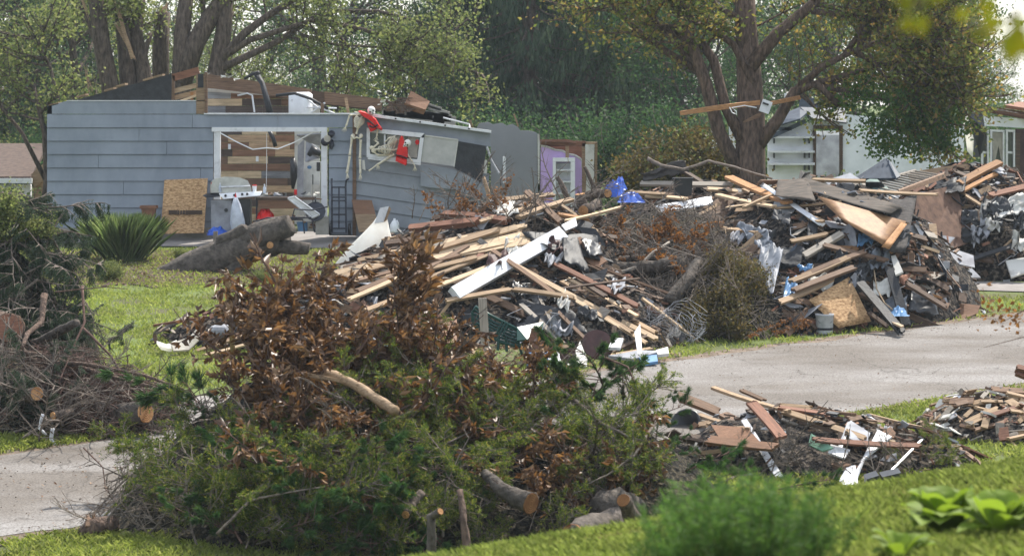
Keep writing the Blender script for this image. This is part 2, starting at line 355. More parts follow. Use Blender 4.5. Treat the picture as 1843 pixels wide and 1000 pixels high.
# ================================================================== SETTING
def gridspace(a, b, st, far, k=1.35):
    l = list(np.arange(a, b+1e-6, st)); d = st
    lo = a; hi = b; L_ = []; H_ = []
    while hi < far: d *= k; hi += d; H_.append(hi)
    d = st
    while lo > -far: d *= k; lo -= d; L_.append(lo)
    return L_[::-1]+l+H_
XS = gridspace(-16, 22, .5, 700); YS = [y for y in gridspace(2, 90, .5, 1400) if y > -300]
gb = MB(); nx = len(XS)
gb.add([(x, y, terrain(x, max(y, 6))+(.03*noise.noise(Vector((x*.6, y*.6, 0))) if 42 < y < 62 and -12 < x < 0 else 0)-(.02 if abs(x) > 20 or y > 80 else 0)) for y in YS for x in XS],
       [(j*nx+i, j*nx+i+1, (j+1)*nx+i+1, (j+1)*nx+i) for j in range(len(YS)-1) for i in range(nx-1)])
M['ground'] = mat('lawn_soil', (.11,.145,.04), (.085,.08,.04), scale=.9, bump=.5, bscale=30, rough=1, detail=9, contrast=(.36,.55), dist=.03)
tag(gb.build('ground', 'ground', None, True), kind='structure')
def strip(name, A, B, n, m, lift, jit=0, seed=0, label=None, nv=6):
    def samp(L_, t):
        k = t*(len(L_)-1); i = min(int(k), len(L_)-2); return L_[i].lerp(L_[i+1], k-i)
    A = [Vector(p) for p in A]; B = [Vector(p) for p in B]; b = MB(); vs = []
    for i in range(n+1):
        a = samp(A, i/n); c = samp(B, i/n); d = (c-a).normalized()
        j1 = jit*noise.noise(Vector((i*.37, seed, 0)))+jit*.5*noise.noise(Vector((i*1.3, seed, 3))); j2 = jit*noise.noise(Vector((i*.37, seed, 9)))+jit*.5*noise.noise(Vector((i*1.3, seed, 13)))
        a = a+d*j1; c = c-d*j2
        for k in range(nv+1):
            p = a.lerp(c, k/nv); vs.append((p.x, p.y, terrain(p.x, p.y)+lift))
    b.add(vs, [(i*(nv+1)+k, (i+1)*(nv+1)+k, (i+1)*(nv+1)+k+1, i*(nv+1)+k+1) for i in range(n) for k in range(nv)])
    o = b.build(name, m, None, True); return tag(o, label, kind='structure')
V2 = lambda x, y: Vector((x, y, 0))
FAR = [(-24,22.6),(-14,30.8),(-6.64,36.9),(.66,43.2),(9,50.1),(20,59),(60,90)]
NEAR = [(-24,17.4),(-14,25.4),(-5.76,32.1),(-1.5,35.3),(4.09,39.6),(7.68,42.7),(20,52.4),(60,83)]
def lin(L_, x):
    for (a, b), (c, d) in zip(L_, L_[1:]):
        if x <= c: return b+(d-b)*(x-a)/(c-a)
    return L_[-1][1]
# road material: pale worn asphalt with aggregate, cracks, dusty edges
m = bpy.data.materials.new('worn_road'); m.use_nodes = True; t = m.node_tree; N = t.nodes; Lk = t.links; b_ = N['Principled BSDF']; b_.inputs['Roughness'].default_value = .9
tc = N.new('ShaderNodeTexCoord')
def nz_(s_, d_, v=None):
    q = N.new('ShaderNodeTexNoise'); q.inputs['Scale'].default_value = s_; q.inputs['Detail'].default_value = d_; Lk.new(v or tc.outputs['Object'], q.inputs['Vector']); return q
def ramp(src, a, ca, b, cb_):
    r = N.new('ShaderNodeValToRGB'); r.color_ramp.elements[0].position = a; r.color_ramp.elements[0].color = (*ca, 1); r.color_ramp.elements[1].position = b; r.color_ramp.elements[1].color = (*cb_, 1); Lk.new(src, r.inputs[0]); return r
def mul(a, b):
    x = N.new('ShaderNodeMix'); x.data_type = 'RGBA'; x.blend_type = 'MULTIPLY'; x.inputs[0].default_value = 1; Lk.new(a, x.inputs[6]); Lk.new(b, x.inputs[7]); return x.outputs[2]
n1 = ramp(nz_(.45, 8).outputs['Fac'], .35, (.16,.146,.134), .65, (.225,.214,.205))
n2 = ramp(nz_(38, 3).outputs['Fac'], .38, (.62,.6,.58), .6, (1.12,1.12,1.12))
mpc = N.new('ShaderNodeMapping'); Lk.new(tc.outputs['Object'], mpc.inputs[0]); mpc.inputs['Rotation'].default_value = (0,0,R(-40)); mpc.inputs['Scale'].default_value = (.3,.8,1)
n3 = ramp(nz_(1.2, 7, mpc.outputs[0]).outputs['Fac'], .40, (.66,.61,.56), .62, (1.06,1.06,1.07))
vo = N.new('ShaderNodeTexVoronoi'); vo.feature = 'DISTANCE_TO_EDGE'; vo.inputs['Scale'].default_value = .32
wv = N.new('ShaderNodeVectorMath'); wv.operation = 'MULTIPLY_ADD'; wv.inputs[1].default_value = (1.4,1.4,1.4); Lk.new(nz_(.9, 6).outputs['Color'], wv.inputs[0]); Lk.new(tc.outputs['Object'], wv.inputs[2]); Lk.new(wv.outputs[0], vo.inputs['Vector'])
n4 = ramp(vo.outputs['Distance'], .0, (.5,.48,.46), .006, (1,1,1))
Lk.new(mul(mul(n1.outputs[0], n2.outputs[0]), mul(n3.outputs[0], n4.outputs[0])), b_.inputs['Base Color'])
bu = N.new('ShaderNodeBump'); bu.inputs['Strength'].default_value = .6; bu.inputs['Distance'].default_value = .01; Lk.new(nz_(45, 3).outputs['Fac'], bu.inputs['Height']); Lk.new(bu.outputs[0], b_.inputs['Normal'])
M['road'] = m
M['dirt'] = mat('gravelly_dirt', (.23,.18,.14), (.10,.075,.055), scale=4, bump=1, bscale=25, rough=1, dist=.03, detail=8)
M['mulch'] = mat('dark_mulch', (.13,.09,.065), (.04,.028,.02), scale=14, bump=1, bscale=30, rough=1, dist=.05, detail=8)
xs = [x*.8-24 for x in range(0, 90)]
strip('road_shoulder', [V2(x, lin(FAR, x)+.38) for x in xs], [V2(x, lin(FAR, x)-.5) for x in xs], 220, 'dirt', .006, .3, 3, nv=3)
strip('road_shoulder', [V2(x, lin(NEAR, x)+.5) for x in xs], [V2(x, lin(NEAR, x)-.45) for x in xs], 220, 'dirt', .006, .35, 8, nv=3)
strip('road', [V2(x, lin(FAR, x)) for x in xs], [V2(x, lin(NEAR, x)) for x in xs], 260, 'road', .012, .22, 5, nv=10)
# driveways: an apron between lawn and left verge, the house forecourt, the far one on the right
strip('driveway', [G(170,722), G(420,712), G(760,690)], [G(205,765), G(300,800), G(560,760)], 30, 'concrete', .016, .05, 1)
strip('forecourt', [G(40,424), G(340,418), G(700,418)], [G(40,437), G(250,444), G(660,449)], 30, 'concrete', .02, .04, 2)
strip('far_driveway', [G(1600,500), G(1760,508), G(2050,516)], [G(1600,514), G(1760,524), G(2050,534)], 24, 'concrete', .02, .05, 2)
strip('garden_bed', [G(60,452), G(300,452), G(520,450), G(640,452)], [G(60,512), G(300,516), G(480,514), G(600,500)], 40, 'mulch', .014, .5, 4)
def onroad(x, y): return lin(NEAR, x)-.12 < y < lin(FAR, x)+.12
def scatter(n, x0, x1, y0, y1, test=None, lift=0):
    x = NP.uniform(x0, x1, n); y = NP.uniform(y0, y1, n); out = []
    for a, b in zip(x, y):
        if test and not test(a, b): continue
        out.append((a, b, terrain(a, b)+lift))
    return np.array(out)
def py_of(x, y): return 35840.0/y-150
def px_of(x, y): return 921.5+x/y*F
patch = lambda x, y, s=1.0, th=-.15: noise.noise(Vector((x*s, y*s, 5)))+.4*noise.noise(Vector((x*s*4, y*s*4, 1))) > th
def lawn_ok(x, y):
    if onroad(x, y): return False
    a, b = px_of(x, y), py_of(x, y)
    if b > 700 and a < 560 and b < 790 and a > 175: return False      # apron
    if b < 449 and a < 660: return False
    if 449 < b < 512 and a < 600: return U(0, 1) < .55
    if a > 1590 and 500 < b < 534: return False
    return patch(x, y) or U(0, 1) < .3
tag(blades('lawn_grass', scatter(95000, -11.5, -1, 42, 60.4, lawn_ok), .075, .016, 'blade'), 'short sunlit grass of the lawn in front of the grey house', 'grass', kind='stuff')
tag(blades('verge_grass', scatter(75000, -2.5, 12, 41.5, 57.5, lambda x, y: (not onroad(x, y)) and lawn_ok(x, y) and lin(FAR, x)+.15 < y < lin(FAR, x)+(2.2 if x < 6 else 9)), .085, .017, 'blade'), 'green grass between the wreckage piles and the far edge of the road', 'grass', kind='stuff')
tag(blades('roadside_grass', scatter(76000, -.5, 9, 33.5, 44, lambda x, y: y < lin(NEAR, x)-.15 and (patch(x, y, .9, -.25) or U(0, 1) < .3)), .085, .014, 'blade'), 'sunlit grass strip on the near side of the road at the right', 'grass', kind='stuff')
tag(blades('verge_grass', scatter(16000, -8.5, -4.2, 36, 39.6, lambda x, y: y > lin(FAR, x)+.1 and lawn_ok(x, y)), .10, .014, 'blade'), 'rough grass under the branch heap at the left road edge', 'grass', kind='stuff')
tag(blades('bank_grass', scatter(60000, -6.5, 1.5, 28.5, 35, lambda x, y: y < lin(NEAR, x)-.3-(0 if patch(x, y, 1.3, -.1) else .7)), .09, .012, 'blade'), 'grass on the near bank below the big brush pile', 'grass', kind='stuff')
g_ = scatter(170000, -.8, 4.8, 11, 24); k_ = np.array([noise.noise(Vector((x*1.7, y*1.1, 2)))+.6*noise.noise(Vector((x*6, y*4, 9)))+U(-.25,.25) for x, y, z in g_])
tag(blades('slope_grass', g_[k_ > -.12], .085, .0065, 'bladen', lean=.35), 'bright yellow green grass on the near slope at lower right', 'grass', kind='stuff')
tag(blades('slope_grass', g_[(k_ <= -.12) & (k_ > -.42)], .06, .0065, 'blade', lean=.35), 'shorter darker grass patches on the near slope at lower right', 'grass', kind='stuff')
tag(blades('slope_grass', g_[k_ <= -.42], .05, .006, 'bladedry', lean=.6), 'dry thin grass patches on the near slope at lower right', 'grass', kind='stuff')

# ------------------------------------------------------------------ trees
def grow(mb, p, d, L_, r, depth, tips, up=.12, sp=.8, nb=3, wob=.16, n=6):
    pts = [p]; dd = []
    for i in range(4):
        d = (d+Vector((U(-1,1), U(-1,1), U(-1,1)))*wob+Vector((0,0,up))*.4).normalized(); p = p+d*L_/4; pts.append(p); dd.append(d)
    mb.tube(pts, [r*(1-.45*i/4) for i in range(5)], n)
    if depth == 0:
        tips += [(pts[i+1], dd[i]) for i in range(4)]; return
    if depth == 1: tips += [(pts[3], dd[2]), (pts[4], dd[3])]
    for k in range(nb):
        t_ = U(.35, 1); i = min(3, int(t_*4)); q = pts[i].lerp(pts[i+1], t_*4-i) if i < 4 else pts[4]
        a = dd[i].orthogonal(); a.rotate(Matrix.Rotation(U(0, 6.28), 3, dd[i])); nd = (dd[i]*(1-sp*.5)+a*sp).normalized()
        grow(mb, q, nd, L_*U(.55,.8), r*.5, depth-1, tips, up, sp, nb, wob, max(3, n-1))
    grow(mb, pts[-1], d, L_*.7, r*.55, depth-1, tips, up, sp, nb, wob, max(3, n-1))
def foliage(name, tips, per, rad, L_, m, parent, droop=0, flat=1.0, W=.7):
    T_ = np.array([list(p) for p, d in tips]); n = len(T_)*per
    c = np.repeat(T_, per, 0)+NP.normal(size=(n,3))*np.array([rad, rad, rad*.7*flat])
    d = NP.normal(size=(n,3))+np.array([0,0,-droop]); 
    return leaves(name, c, d, NP.uniform(.7,1.3,n)*L_, NP.uniform(.7,1.2,n)*L_*W, m, parent, nrm=NP.normal(size=(n,3))+np.array([0,0,.7]))
def bg_tree(kind, seed):
    global rnd
    rnd = random.Random(seed); o = bpy.data.objects.new(kind[0], None); C.objects.link(o)
    b = MB(); tips = []; H = kind[2]
    b.tube([(0,0,-.3),(U(-.1,.1),0,H*.15),(U(-.2,.2),U(-.2,.2),H*.4)], [.28,.22,.17], 8)
    for k in range(kind[3]):
        z = H*(.12+.35*k/kind[3]); a = U(0, 6.28)
        grow(b, Vector((0,0,z)), Vector((math.cos(a), math.sin(a), U(.3,.9))).normalized(), H*U(.16,.26), .09, 2, tips, .15, .8, 3)
    grow(b, Vector((0,0,H*.38)), Vector((U(-.15,.15),U(-.15,.15),1)).normalized(), H*.27, .15, 2, tips, .25, .7, 4)
    t_ = b.build('trunk', 'bark', o)
    l = foliage('crown', tips, kind[4], kind[5], kind[6], kind[1], o)
    return (o, [t_, l])
def conifer(seed, H, nwh, m):
    global rnd
    rnd = random.Random(seed); o = bpy.data.objects.new('spruce_tree', None); C.objects.link(o)
    b = MB(); b.tube([(0,0,-.3),(.05,0,H*.5),(0,0,H)], [.26,.17,.03], 8); c = []; d = []
    for k in range(nwh):
        z = H*(.08+.9*k/nwh); Rr = (H*.21)*(1-z/H)**.7*U(.75,1.1)+.25
        for j in range(6):
            a = U(0, 6.28); pts = [Vector((0,0,z))]+[Vector((math.cos(a)*Rr*t_, math.sin(a)*Rr*t_, z-.25*Rr*math.sin(t_*2.6)+.05*Rr)) for t_ in (.33,.66,1)]
            b.tube(pts, [.035,.026,.018,.006], 4)
            for t_ in np.linspace(.2, 1, 9):
                q = pts[0].lerp(pts[3], t_); q.z = pts[min(3, int(t_*3))].z if t_ == 1 else pts[int(t_*3)].lerp(pts[int(t_*3)+1], t_*3-int(t_*3)).z
                for s_ in range(9):
                    hang = U(.05,.75)*(.4+.6*t_); side = U(-.28,.28)
                    p = q+Vector((-math.sin(a)*side, math.cos(a)*side, -hang*.8)); c.append(list(p)); d.append((U(-.3,.3),U(-.3,.3),-1))
    t_ = b.build('trunk', 'bark', o); c = np.array(c)
    l = leaves('crown', c, d, NP.uniform(.18,.36,len(c)), NP.uniform(.05,.09,len(c)), m, o)
    return (o, [t_, l])
KB = [('broadleaf_tree','leaf',13,7,15,.26,.13),('broadleaf_tree','leaf',11,6,14,.26,.12),('broadleaf_tree','leafy',10,6,12,.26,.12),('broadleaf_tree','leafd',14,7,20,.28,.13),('broadleaf_tree','leaf',15,7,15,.3,.14)]
bgs = Spawn([bg_tree(k, 20+i) for i, k in enumerate(KB)])
cons = Spawn([conifer(5, 16, 44, 'spruce')])
rnd = random.Random(99)
BGL = ['green broadleaf tree in the hazy wood behind the wrecked houses','pale yellow green tree in the wood behind the wrecked houses','dark green dense tree in the wood behind the wrecked houses']
spots = []
for row, (Y, n, off) in enumerate([(87, 10, 0),(100, 13, .5),(121, 15, .2)]):
    wd = 1843/F*Y*1.12
    for i in range(n):
        x = -wd/2+wd*(i+.5+off*.5)/n+U(-1, 1); spots.append((x, Y+U(-5, 5), row))
for i, (x, y, row) in enumerate(spots):
    px = px_of(x, y)
    if row == 0 and 860 < px < 1000: continue
    if px > 1770 and row < 3: continue
    k = rnd.choice([0,1,3,0,4]) if px > 700 else rnd.choice([0,1,2,2,4])
    if 1000 < px < 1300 and row < 2: k = 3
    s_ = U(.55, 1.0)*(1.0 if row < 2 else 1.1)*(.7 if px > 1700 else 1)*(1.2 if 820 < px < 1250 else 1)
    lab = {2: BGL[1], 3: BGL[2]}.get(k, BGL[0])
    bgs(k, Matrix.Translation((x, y, terrain(x, y)-.2)) @ Matrix.Rotation(U(0, 6.28), 4, 'Z') @ Matrix.Scale(s_, 4), lab, 'tree', ['green trees of the wood','yellow green trees of the wood','dark trees of the wood'][BGL.index(lab)])
bgs.clean()
for i, (px, Y, s_) in enumerate([(950, 84, 1.0), (1065, 90, .95), (860, 92, .9), (120, 96, .8), (25, 92, .85), (1010, 97, 1.05), (1150, 94, .9)]):
    x = (px-921.5)/F*Y
    cons(0, Matrix.Translation((x, Y, terrain(x, Y)-.2)) @ Matrix.Rotation(i*1.9, 4, 'Z') @ Matrix.Scale(s_, 4),
         ['tall dark spruce with drooping boughs above the grey wall stub','dark spruce in the wood above the blue tarpaulin','spruce in the wood above the right end of the grey house','spruce in the wood above the left end of the grey house','spruce at the far left edge of the wood','spruce directly behind the purple room','spruce just left of the maple limbs'][i], 'tree')
def bush_proto(name, m, seed, H, rad, per, L_, bm='twig', nst=9, extra=None):
    global rnd
    rnd = random.Random(seed); o = bpy.data.objects.new(name, None); C.objects.link(o); b = MB(); tips = []
    for k in range(nst):
        a = U(0, 6.28); grow(b, Vector((U(-.15,.15),U(-.15,.15),0)), Vector((math.cos(a)*.6, math.sin(a)*.6, 1)).normalized(), H*U(.3,.5), .02*H**.5, 1, tips, .2, .7, 3, n=4)
    return (o, [b.build('stem', bm, o), foliage('foliage', tips, per, rad, L_, m, o)])
under = Spawn([bush_proto('undergrowth_bush', 'leafd', 41, 2.6, .26, 40, .075, nst=13), bush_proto('undergrowth_bush', 'leaf', 42, 2.8, .26, 34, .08, nst=12), bush_proto('undergrowth_bush', 'leafy', 43, 2.2, .26, 30, .075, nst=12)])
rnd = random.Random(5)
for i in range(84):
    Y = 74+U(0, 8)+(i % 3)*6; px = -60+1960*(i/83)+U(-25, 25); x = (px-921.5)/F*Y
    if px < 110 and Y < 84: continue
    k = rnd.choice([0,0,1,1,2]) if not 820 < px < 1300 else 0
    under(k, Matrix.Translation((x, Y, terrain(x, Y)-.1)) @ Matrix.Rotation(U(0, 6.28), 4, 'Z') @ Matrix.Scale(U(.75,1.35), 4), ['dark green bush in the undergrowth along the wood edge','mid green bush in the undergrowth along the wood edge','yellow green bush in the undergrowth along the wood edge'][k], 'bush', 'undergrowth bushes '+['dark','green','yellow'][k])

# big multi-stemmed tree behind the grey house
rnd = random.Random(31); Yt = 71
def limb(b, pts, r, tips=None, Y=Yt, n=8, yj=0):
    q = [P(px, py, Y+yj*i) for i, (px, py) in enumerate(pts)]; L_ = len(q)
    b.tube([v for v in q], [r[0]+(r[1]-r[0])*i/(L_-1) for i in range(L_)], n)
    return q
def twigs(b, q, k, L_, r, tips, depth=1, **kw):
    for _ in range(k):
        i = rnd.randrange(len(q)-1); p = q[i].lerp(q[i+1], U(0,1)); d = (q[i+1]-q[i]).normalized()
        a = d.orthogonal(); a.rotate(Matrix.Rotation(U(0, 6.28), 3, d)); grow(b, p, (d*.5+a*.8).normalized(), L_*U(.6,1.2), r, depth, tips, **kw)
def stemtree(name, label, org, limbs, bm, lm, per, rad, L_, extra=None, W=.7):
    o = T(name, label, 'tree', org); b = MB(); tips = []
    for (pts, r0, r1, tw, tl) in limbs:
        q = limb(b, pts, (r0, r1), None, org[1], yj=U(-.12,.12)); 
        if tw: twigs(b, q[len(q)//2:], tw, tl, .03, tips, 1, sp=.7)
    b2 = b.build('trunk', bm, None, True, Matrix.Translation(org)); b2.location = (0,0,0); b2.parent = o
    if tips and per:
        l = foliage('crown', [(p-Vector(org), d) for p, d in tips], per, rad, L_, lm, o, W=W)
    return o
g = P(200, 430, Yt); g.z = terrain(g.x, Yt)-.1
stemtree('maple_tree', 'broken multi stemmed trunk with split tan wood behind the black gable', g,
  [([(225,420),(215,240),(185,90),(170,-20),(160,-80)], .29, .15, 6, .9), ([(235,420),(240,240),(228,100),(215,-20),(210,-80)], .30, .14, 6, .8), ([(250,420),(262,150),(245,60),(255,-20)], .25, .12, 3, .6),
   ([(215,230),(190,130),(160,40),(130,-20)], .09, .05, 2, .5), ([(240,200),(265,80),(272,60)], .08, .05, 0, 0)], 'bark', 'leafy', 8, .25, .11)
def splinter(b, p, q, w, k=5, seed=0):
    r_ = random.Random(seed)
    for i in range(k):
        a = Vector(p)+Vector((r_.uniform(-w,w), r_.uniform(-w,w), r_.uniform(-w,w)*.4)); e = Vector(q)+Vector((r_.uniform(-w,w), r_.uniform(-w,w), r_.uniform(-w,w)))*.8
        b.tube([a, a.lerp(e, .5), e], [w*.5, w*.38, w*.02], 4)
tr0 = bpy.data.objects['maple_tree']
part('split_wood', 'tan', tr0, lambda b: (splinter(b, P(238,105,Yt-.5), P(206,-5,Yt-.5), .06, 5, 2), splinter(b, P(208,40,Yt-.4), P(246,110,Yt-.45), .05, 4, 8), splinter(b, P(163,165,70.4), P(153,115,70.4), .05, 3, 4), splinter(b, P(145,-10,70.4), P(160,38,70.4), .04, 3, 5)))
g2 = P(290, 430, Yt+1); g2.z = terrain(g2.x, Yt+1)-.1
o = stemtree('maple_tree', 'snapped straight trunk with a ragged top between the two leafy trees', g2, [([(292,430),(290,200),(289,90),(292,22)], .24, .2, 0, 0)], 'bark', 'leafy', 0, .2, .1)
part('split_wood', 'tan', o, lambda b: splinter(b, P(291,26,Yt+1), P(298,8,Yt+1), .12, 6, 4))
g3 = P(350, 430, Yt-.5); g3.z = terrain(g3.x, Yt-.5)-.1
stemtree('maple_tree', 'leaning forked maple spreading long bare limbs over the grey house roof', g3,
  [([(320,430),(325,160),(328,60),(338,-30)], .28, .17, 3, .8), ([(325,150),(350,80),(380,30),(420,-30)], .28, .18, 4, .9), ([(380,430),(388,140),(402,60),(410,-40)], .27, .17, 3, .8),
   ([(395,110),(440,60),(480,30),(520,5),(560,-20)], .12, .06, 8, .8), ([(398,105),(450,72),(520,50),(570,35),(600,20)], .09, .04, 8, .8), ([(395,125),(430,108),(500,75),(560,35),(620,-10)], .11, .05, 7, .8),
   ([(560,35),(640,50),(720,70),(800,110),(870,135)], .06, .025, 14, .9), ([(540,62),(600,80),(680,85),(700,86)], .045, .02, 12, .7), ([(345,90),(365,50),(366,10),(372,-20)], .07, .05, 3, .6), ([(590,40),(640,100),(700,120),(760,140)], .04, .02, 9, .8), ([(600,20),(680,20),(760,40),(820,60)], .05, .02, 9, .9),([(520,130),(560,110),(600,95),(640,120)], .03, .015, 8, .8)],
  'bark', 'leafy', 6, .22, .1)
# leafy maple on the far left, in front of the wood
g4 = P(60, 430, 68); g4.z = terrain(g4.x, 68)-.1
stemtree('young_maple', 'yellowish low maple boughs hanging beside the left end of the grey house', g4, [([(75,430),(85,320),(80,240),(60,150)], .10, .05, 8, 1.0), ([(85,330),(40,240),(0,190),(-40,160)], .06, .03, 8, 1.0), ([(85,280),(110,200),(90,120),(60,60)], .06, .03, 14, 1.2), ([(82,380),(70,370),(60,380)], .02, .01, 2, .4)], 'bark', 'leafy', 6, .2, .11)
# the big maple on the right
Ym = 60.5; rnd = random.Random(77)
g5 = P(1350, 432, Ym); g5.z = terrain(g5.x, Ym)-.1
mp_ = stemtree('maple_tree', 'large battered maple with a thick forked trunk in front of the white house', g5,
  [([(1352,440),(1350,300),(1352,210),(1348,130),(1342,40),(1340,-40)], .36, .2, 5, 1.2),
   ([(1330,310),(1295,240),(1270,150),(1245,80),(1225,45)], .16, .11, 6, .9), ([(1335,250),(1305,190),(1285,110),(1262,75)], .13, .09, 5, .8),
   ([(1270,135),(1210,100),(1160,65),(1110,20),(1080,-20)], .09, .04, 9, .9), ([(1245,110),(1200,60),(1150,10),(1120,-40)], .08, .04, 8, .9), ([(1230,70),(1180,40),(1160,-30)], .06, .03, 7, .8),
   ([(1365,260),(1400,215),(1430,165),(1470,150),(1510,190)], .15, .07, 10, .9), ([(1430,165),(1480,120),(1540,90),(1600,70)], .09, .04, 20, 1.1), ([(1355,150),(1320,80),(1270,45),(1210,20)], .09, .05, 12, 1),
   ([(1350,120),(1400,60),(1460,10),(1520,-40)], .16, .08, 20, 1.2), ([(1450,150),(1530,165),(1600,180),(1680,190)], .07, .03, 22, 1.1), ([(1470,150),(1540,130),(1620,110),(1700,120)], .07, .03, 26, 1.2),
   ([(1460,20),(1540,30),(1620,20),(1700,40)], .07, .03, 26, 1.2), ([(1520,100),(1560,40),(1600,-20)], .07, .03, 18, 1.1), ([(1340,40),(1290,10),(1250,-40)], .08, .04, 12, 1), ([(1520,90),(1600,120),(1660,150),(1710,170)],.05,.02,20,1.1)],
  'bark2', 'leafm', 5, .15, .11)
# its denser low dark bough at the right
def bough(name, m, spots_, per, rad, L_, Y, parent, stem=None, W=.75):
    tp = [(P(px, py, Y+U(-1.1,1.1))-Vector(parent['org']), 0) for px, py in spots_]
    return foliage(name, tp, per, rad, L_, m, parent, W=W)
def blob(cx, cy, rx, ry, n): 
    out = []
    while len(out) < n:
        a, b = U(-1,1), U(-1,1)
        if a*a+b*b < 1: out.append((cx+a*rx, cy+b*ry))
    return out
bough('low_bough', 'leafg', blob(1630,235,72,62,44)+blob(1705,235,38,48,16)+blob(1570,175,60,32,14), 40, .17, .10, Ym-.3, mp_)
bough('upper_boughs', 'leafm', blob(1620,110,130,70,70)+blob(1480,60,110,60,26)+blob(1690,60,80,60,28)+blob(1560,30,140,50,34)+blob(1330,20,150,40,22), 12, .25, .095, Ym+.3, mp_)
# small wilted bushy tree left of the maple
g6 = P(1218, 432, 62.5); g6.z = terrain(g6.x, 62.5)
o = T('wilted_tree', 'small wilted olive brown tree to the left of the maple trunk', 'tree', g6)
b = MB(); tips = []
for k in range(9):
    grow(b, Vector((U(-.2,.2),U(-.2,.2),0)), Vector((U(-.7,.7),U(-.5,.5),1)).normalized(), 1.12, .05, 2, tips, .2, .6, 3, n=5)
b.build('trunk', 'twig', o); foliage('crown', tips, 14, .16, .1, 'olive', o); foliage('green_leaves', tips[::3], 6, .2, .1, 'leafy', o)
wb = Spawn([bush_proto('wilted_bush', 'olive', 61, 1.1, .13, 14, .08, nst=10), bush_proto('green_bush', 'leaf', 62, 1.3, .15, 16, .09, nst=10)])
rnd = random.Random(8)
for (px, py, Y, k, s_, lb) in [(1420,345,61,0,1.15,'wilted olive bush at the right foot of the maple trunk'),(1300,345,62.8,0,.8,'wilted bush at the left foot of the maple trunk'),(1505,345,63,1,1.25,'green bush growing in front of the empty door opening of the white house'),(1560,350,61.5,0,.8,'brown wilted bush right of the green bush'),(1690,330,62.5,0,.7,'grey wilted bush under the dark maple bough'),(1380,350,59,0,.7,'low wilted bush in front of the maple trunk'),(1120,330,66,1,.8,'green bush behind the blue tarp'),(72,445,63.5,1,.45,'green shrub at the left corner of the grey house')]:
    x = (px-921.5)/F*Y
    wb(k, Matrix.Translation((x, Y, terrain(x, Y))) @ Matrix.Rotation(U(0, 6), 4, 'Z') @ Matrix.Scale(s_, 4), lb, 'bush')
# ================================================================== GREY HOUSE
Yh = 61.8; SH = Yh/F
def W(px, py, Y=Yh): return P(px, py, Y)
def wallpoly(b, pts, Y, th=.12): b.prism([W(x, y, Y) for x, y in pts], [W(x, y, Y)+Vector((0, th, 0)) for x, y in pts])
def course(b, x0, x1, yt, yb, Y, dz0=0, dz1=0, seg=1):     # one lapped board: its lower edge stands proud
    for i in range(seg):
        a, c = x0+(x1-x0)*i/seg, x0+(x1-x0)*(i+1)/seg; f = lambda x: dz0+(dz1-dz0)*((x-x0)/max(1, x1-x0))
        q = []
        for (x, off) in ((a, 0), (c, 0)):
            q.append((x, f(x)))
        pts = [W(a, yt+q[0][1], Y), W(c, yt+q[1][1], Y), W(c, yb+q[1][1], Y), W(a, yb+q[0][1], Y)]
        fr = [pts[3]-Vector((0,.035,0)), pts[2]-Vector((0,.035,0)), pts[1]-Vector((0,.006,0)), pts[0]-Vector((0,.006,0))]
        bk = [p+Vector((0,.05,0)) for p in (pts[3], pts[2], pts[1], pts[0])]
        b.prism(fr, bk)
org = W(400, 430)
H = T('damaged_house', 'blue grey house with its roof torn off and an open garage front', 'house', org)
rows = [206,230,254,278,302,326,350,374,398,410]
def fw(b):
    wallpoly(b, [(85,191),(120,182),(367,182),(367,205.3),(85,205.3)], Yh)
    for i in range(9):
        t_, u_ = rows[i]+.4, rows[i+1]-.4
        j = [346,250,300,177,361,222,310,143,265][i]; course(b, 85, j, t_, u_, Yh)
        if i == 0: course(b, j+.6, 500, t_, u_, Yh); course(b, 500.6, 637, t_, u_, Yh)
        else: course(b, j+.6, 384, t_, u_, Yh); course(b, 592, 637, t_, u_, Yh)
    course(b, 592, 637, 410.4, 421, Yh)
    wallpoly(b, [(85.5,206),(383,206),(383,424),(85.5,424)], Yh+.06, .05); wallpoly(b, [(593,231),(637,231),(637,424),(593,424)], Yh+.06, .05)
part('front_wall', 'siding', H, fw)
part('foundation', 'block', H, lambda b: (wallpoly(b, [(86,409.5),(383,409.5),(383,440),(86,440)], Yh-.03, .2)))
part('eave_flashing', 'white', H, lambda b: (wallpoly(b, [(367,203.5),(640,203.5),(640,206),(367,206)], Yh-.05, .2), wallpoly(b, [(120,180.6),(368,180.6),(368,182),(120,182)], Yh-.02, .12)))
def gl(b):
    b.prism([W(85,191), W(85,424), W(85,424,Yh+7.2), W(85,191,Yh+7.2)], [p+Vector((.1,0,0)) for p in (W(85,191), W(85,424), W(85,424,Yh+7.2), W(85,191,Yh+7.2))])
part('side_wall', 'siding', H, gl)
gf = part('garage_door_frame', 'white', H, lambda b: (wallpoly(b, [(381,229),(588,229),(588,237),(381,237)], Yh-.06, .14), wallpoly(b, [(385,237.2),(396,237.2),(396,425),(385,425)], Yh-.03, .18), wallpoly(b, [(578,237.2),(588,237.2),(588,421),(578,421)], Yh-.05, .2)))
part('garage_floor', 'concrete', H, lambda b: b.box(W(480,424.5,Yh+2.2), (2.5, 4.2, .06)))
rnd = random.Random(3)
def planks(b, x0, x1, y0, y1, Y, hpx=13):
    y = y0
    while y < y1:
        x = x0-U(0, 60)
        while x < x1:
            l = U(34, 78); a, c = max(x0, x), min(x1, x+l-.5)
            if c-a > 2:
                d = U(0, .02); wallpoly(b, [(a,y),(c,y),(c,min(y1,y+hpx-.5)),(a,min(y1,y+hpx-.5))], Y-d, .05)
            x += l
        y += hpx
part('plank_wall', 'mosaic', H, lambda b: (planks(b, 372, 530, 165, 428, Yh+3.6)))
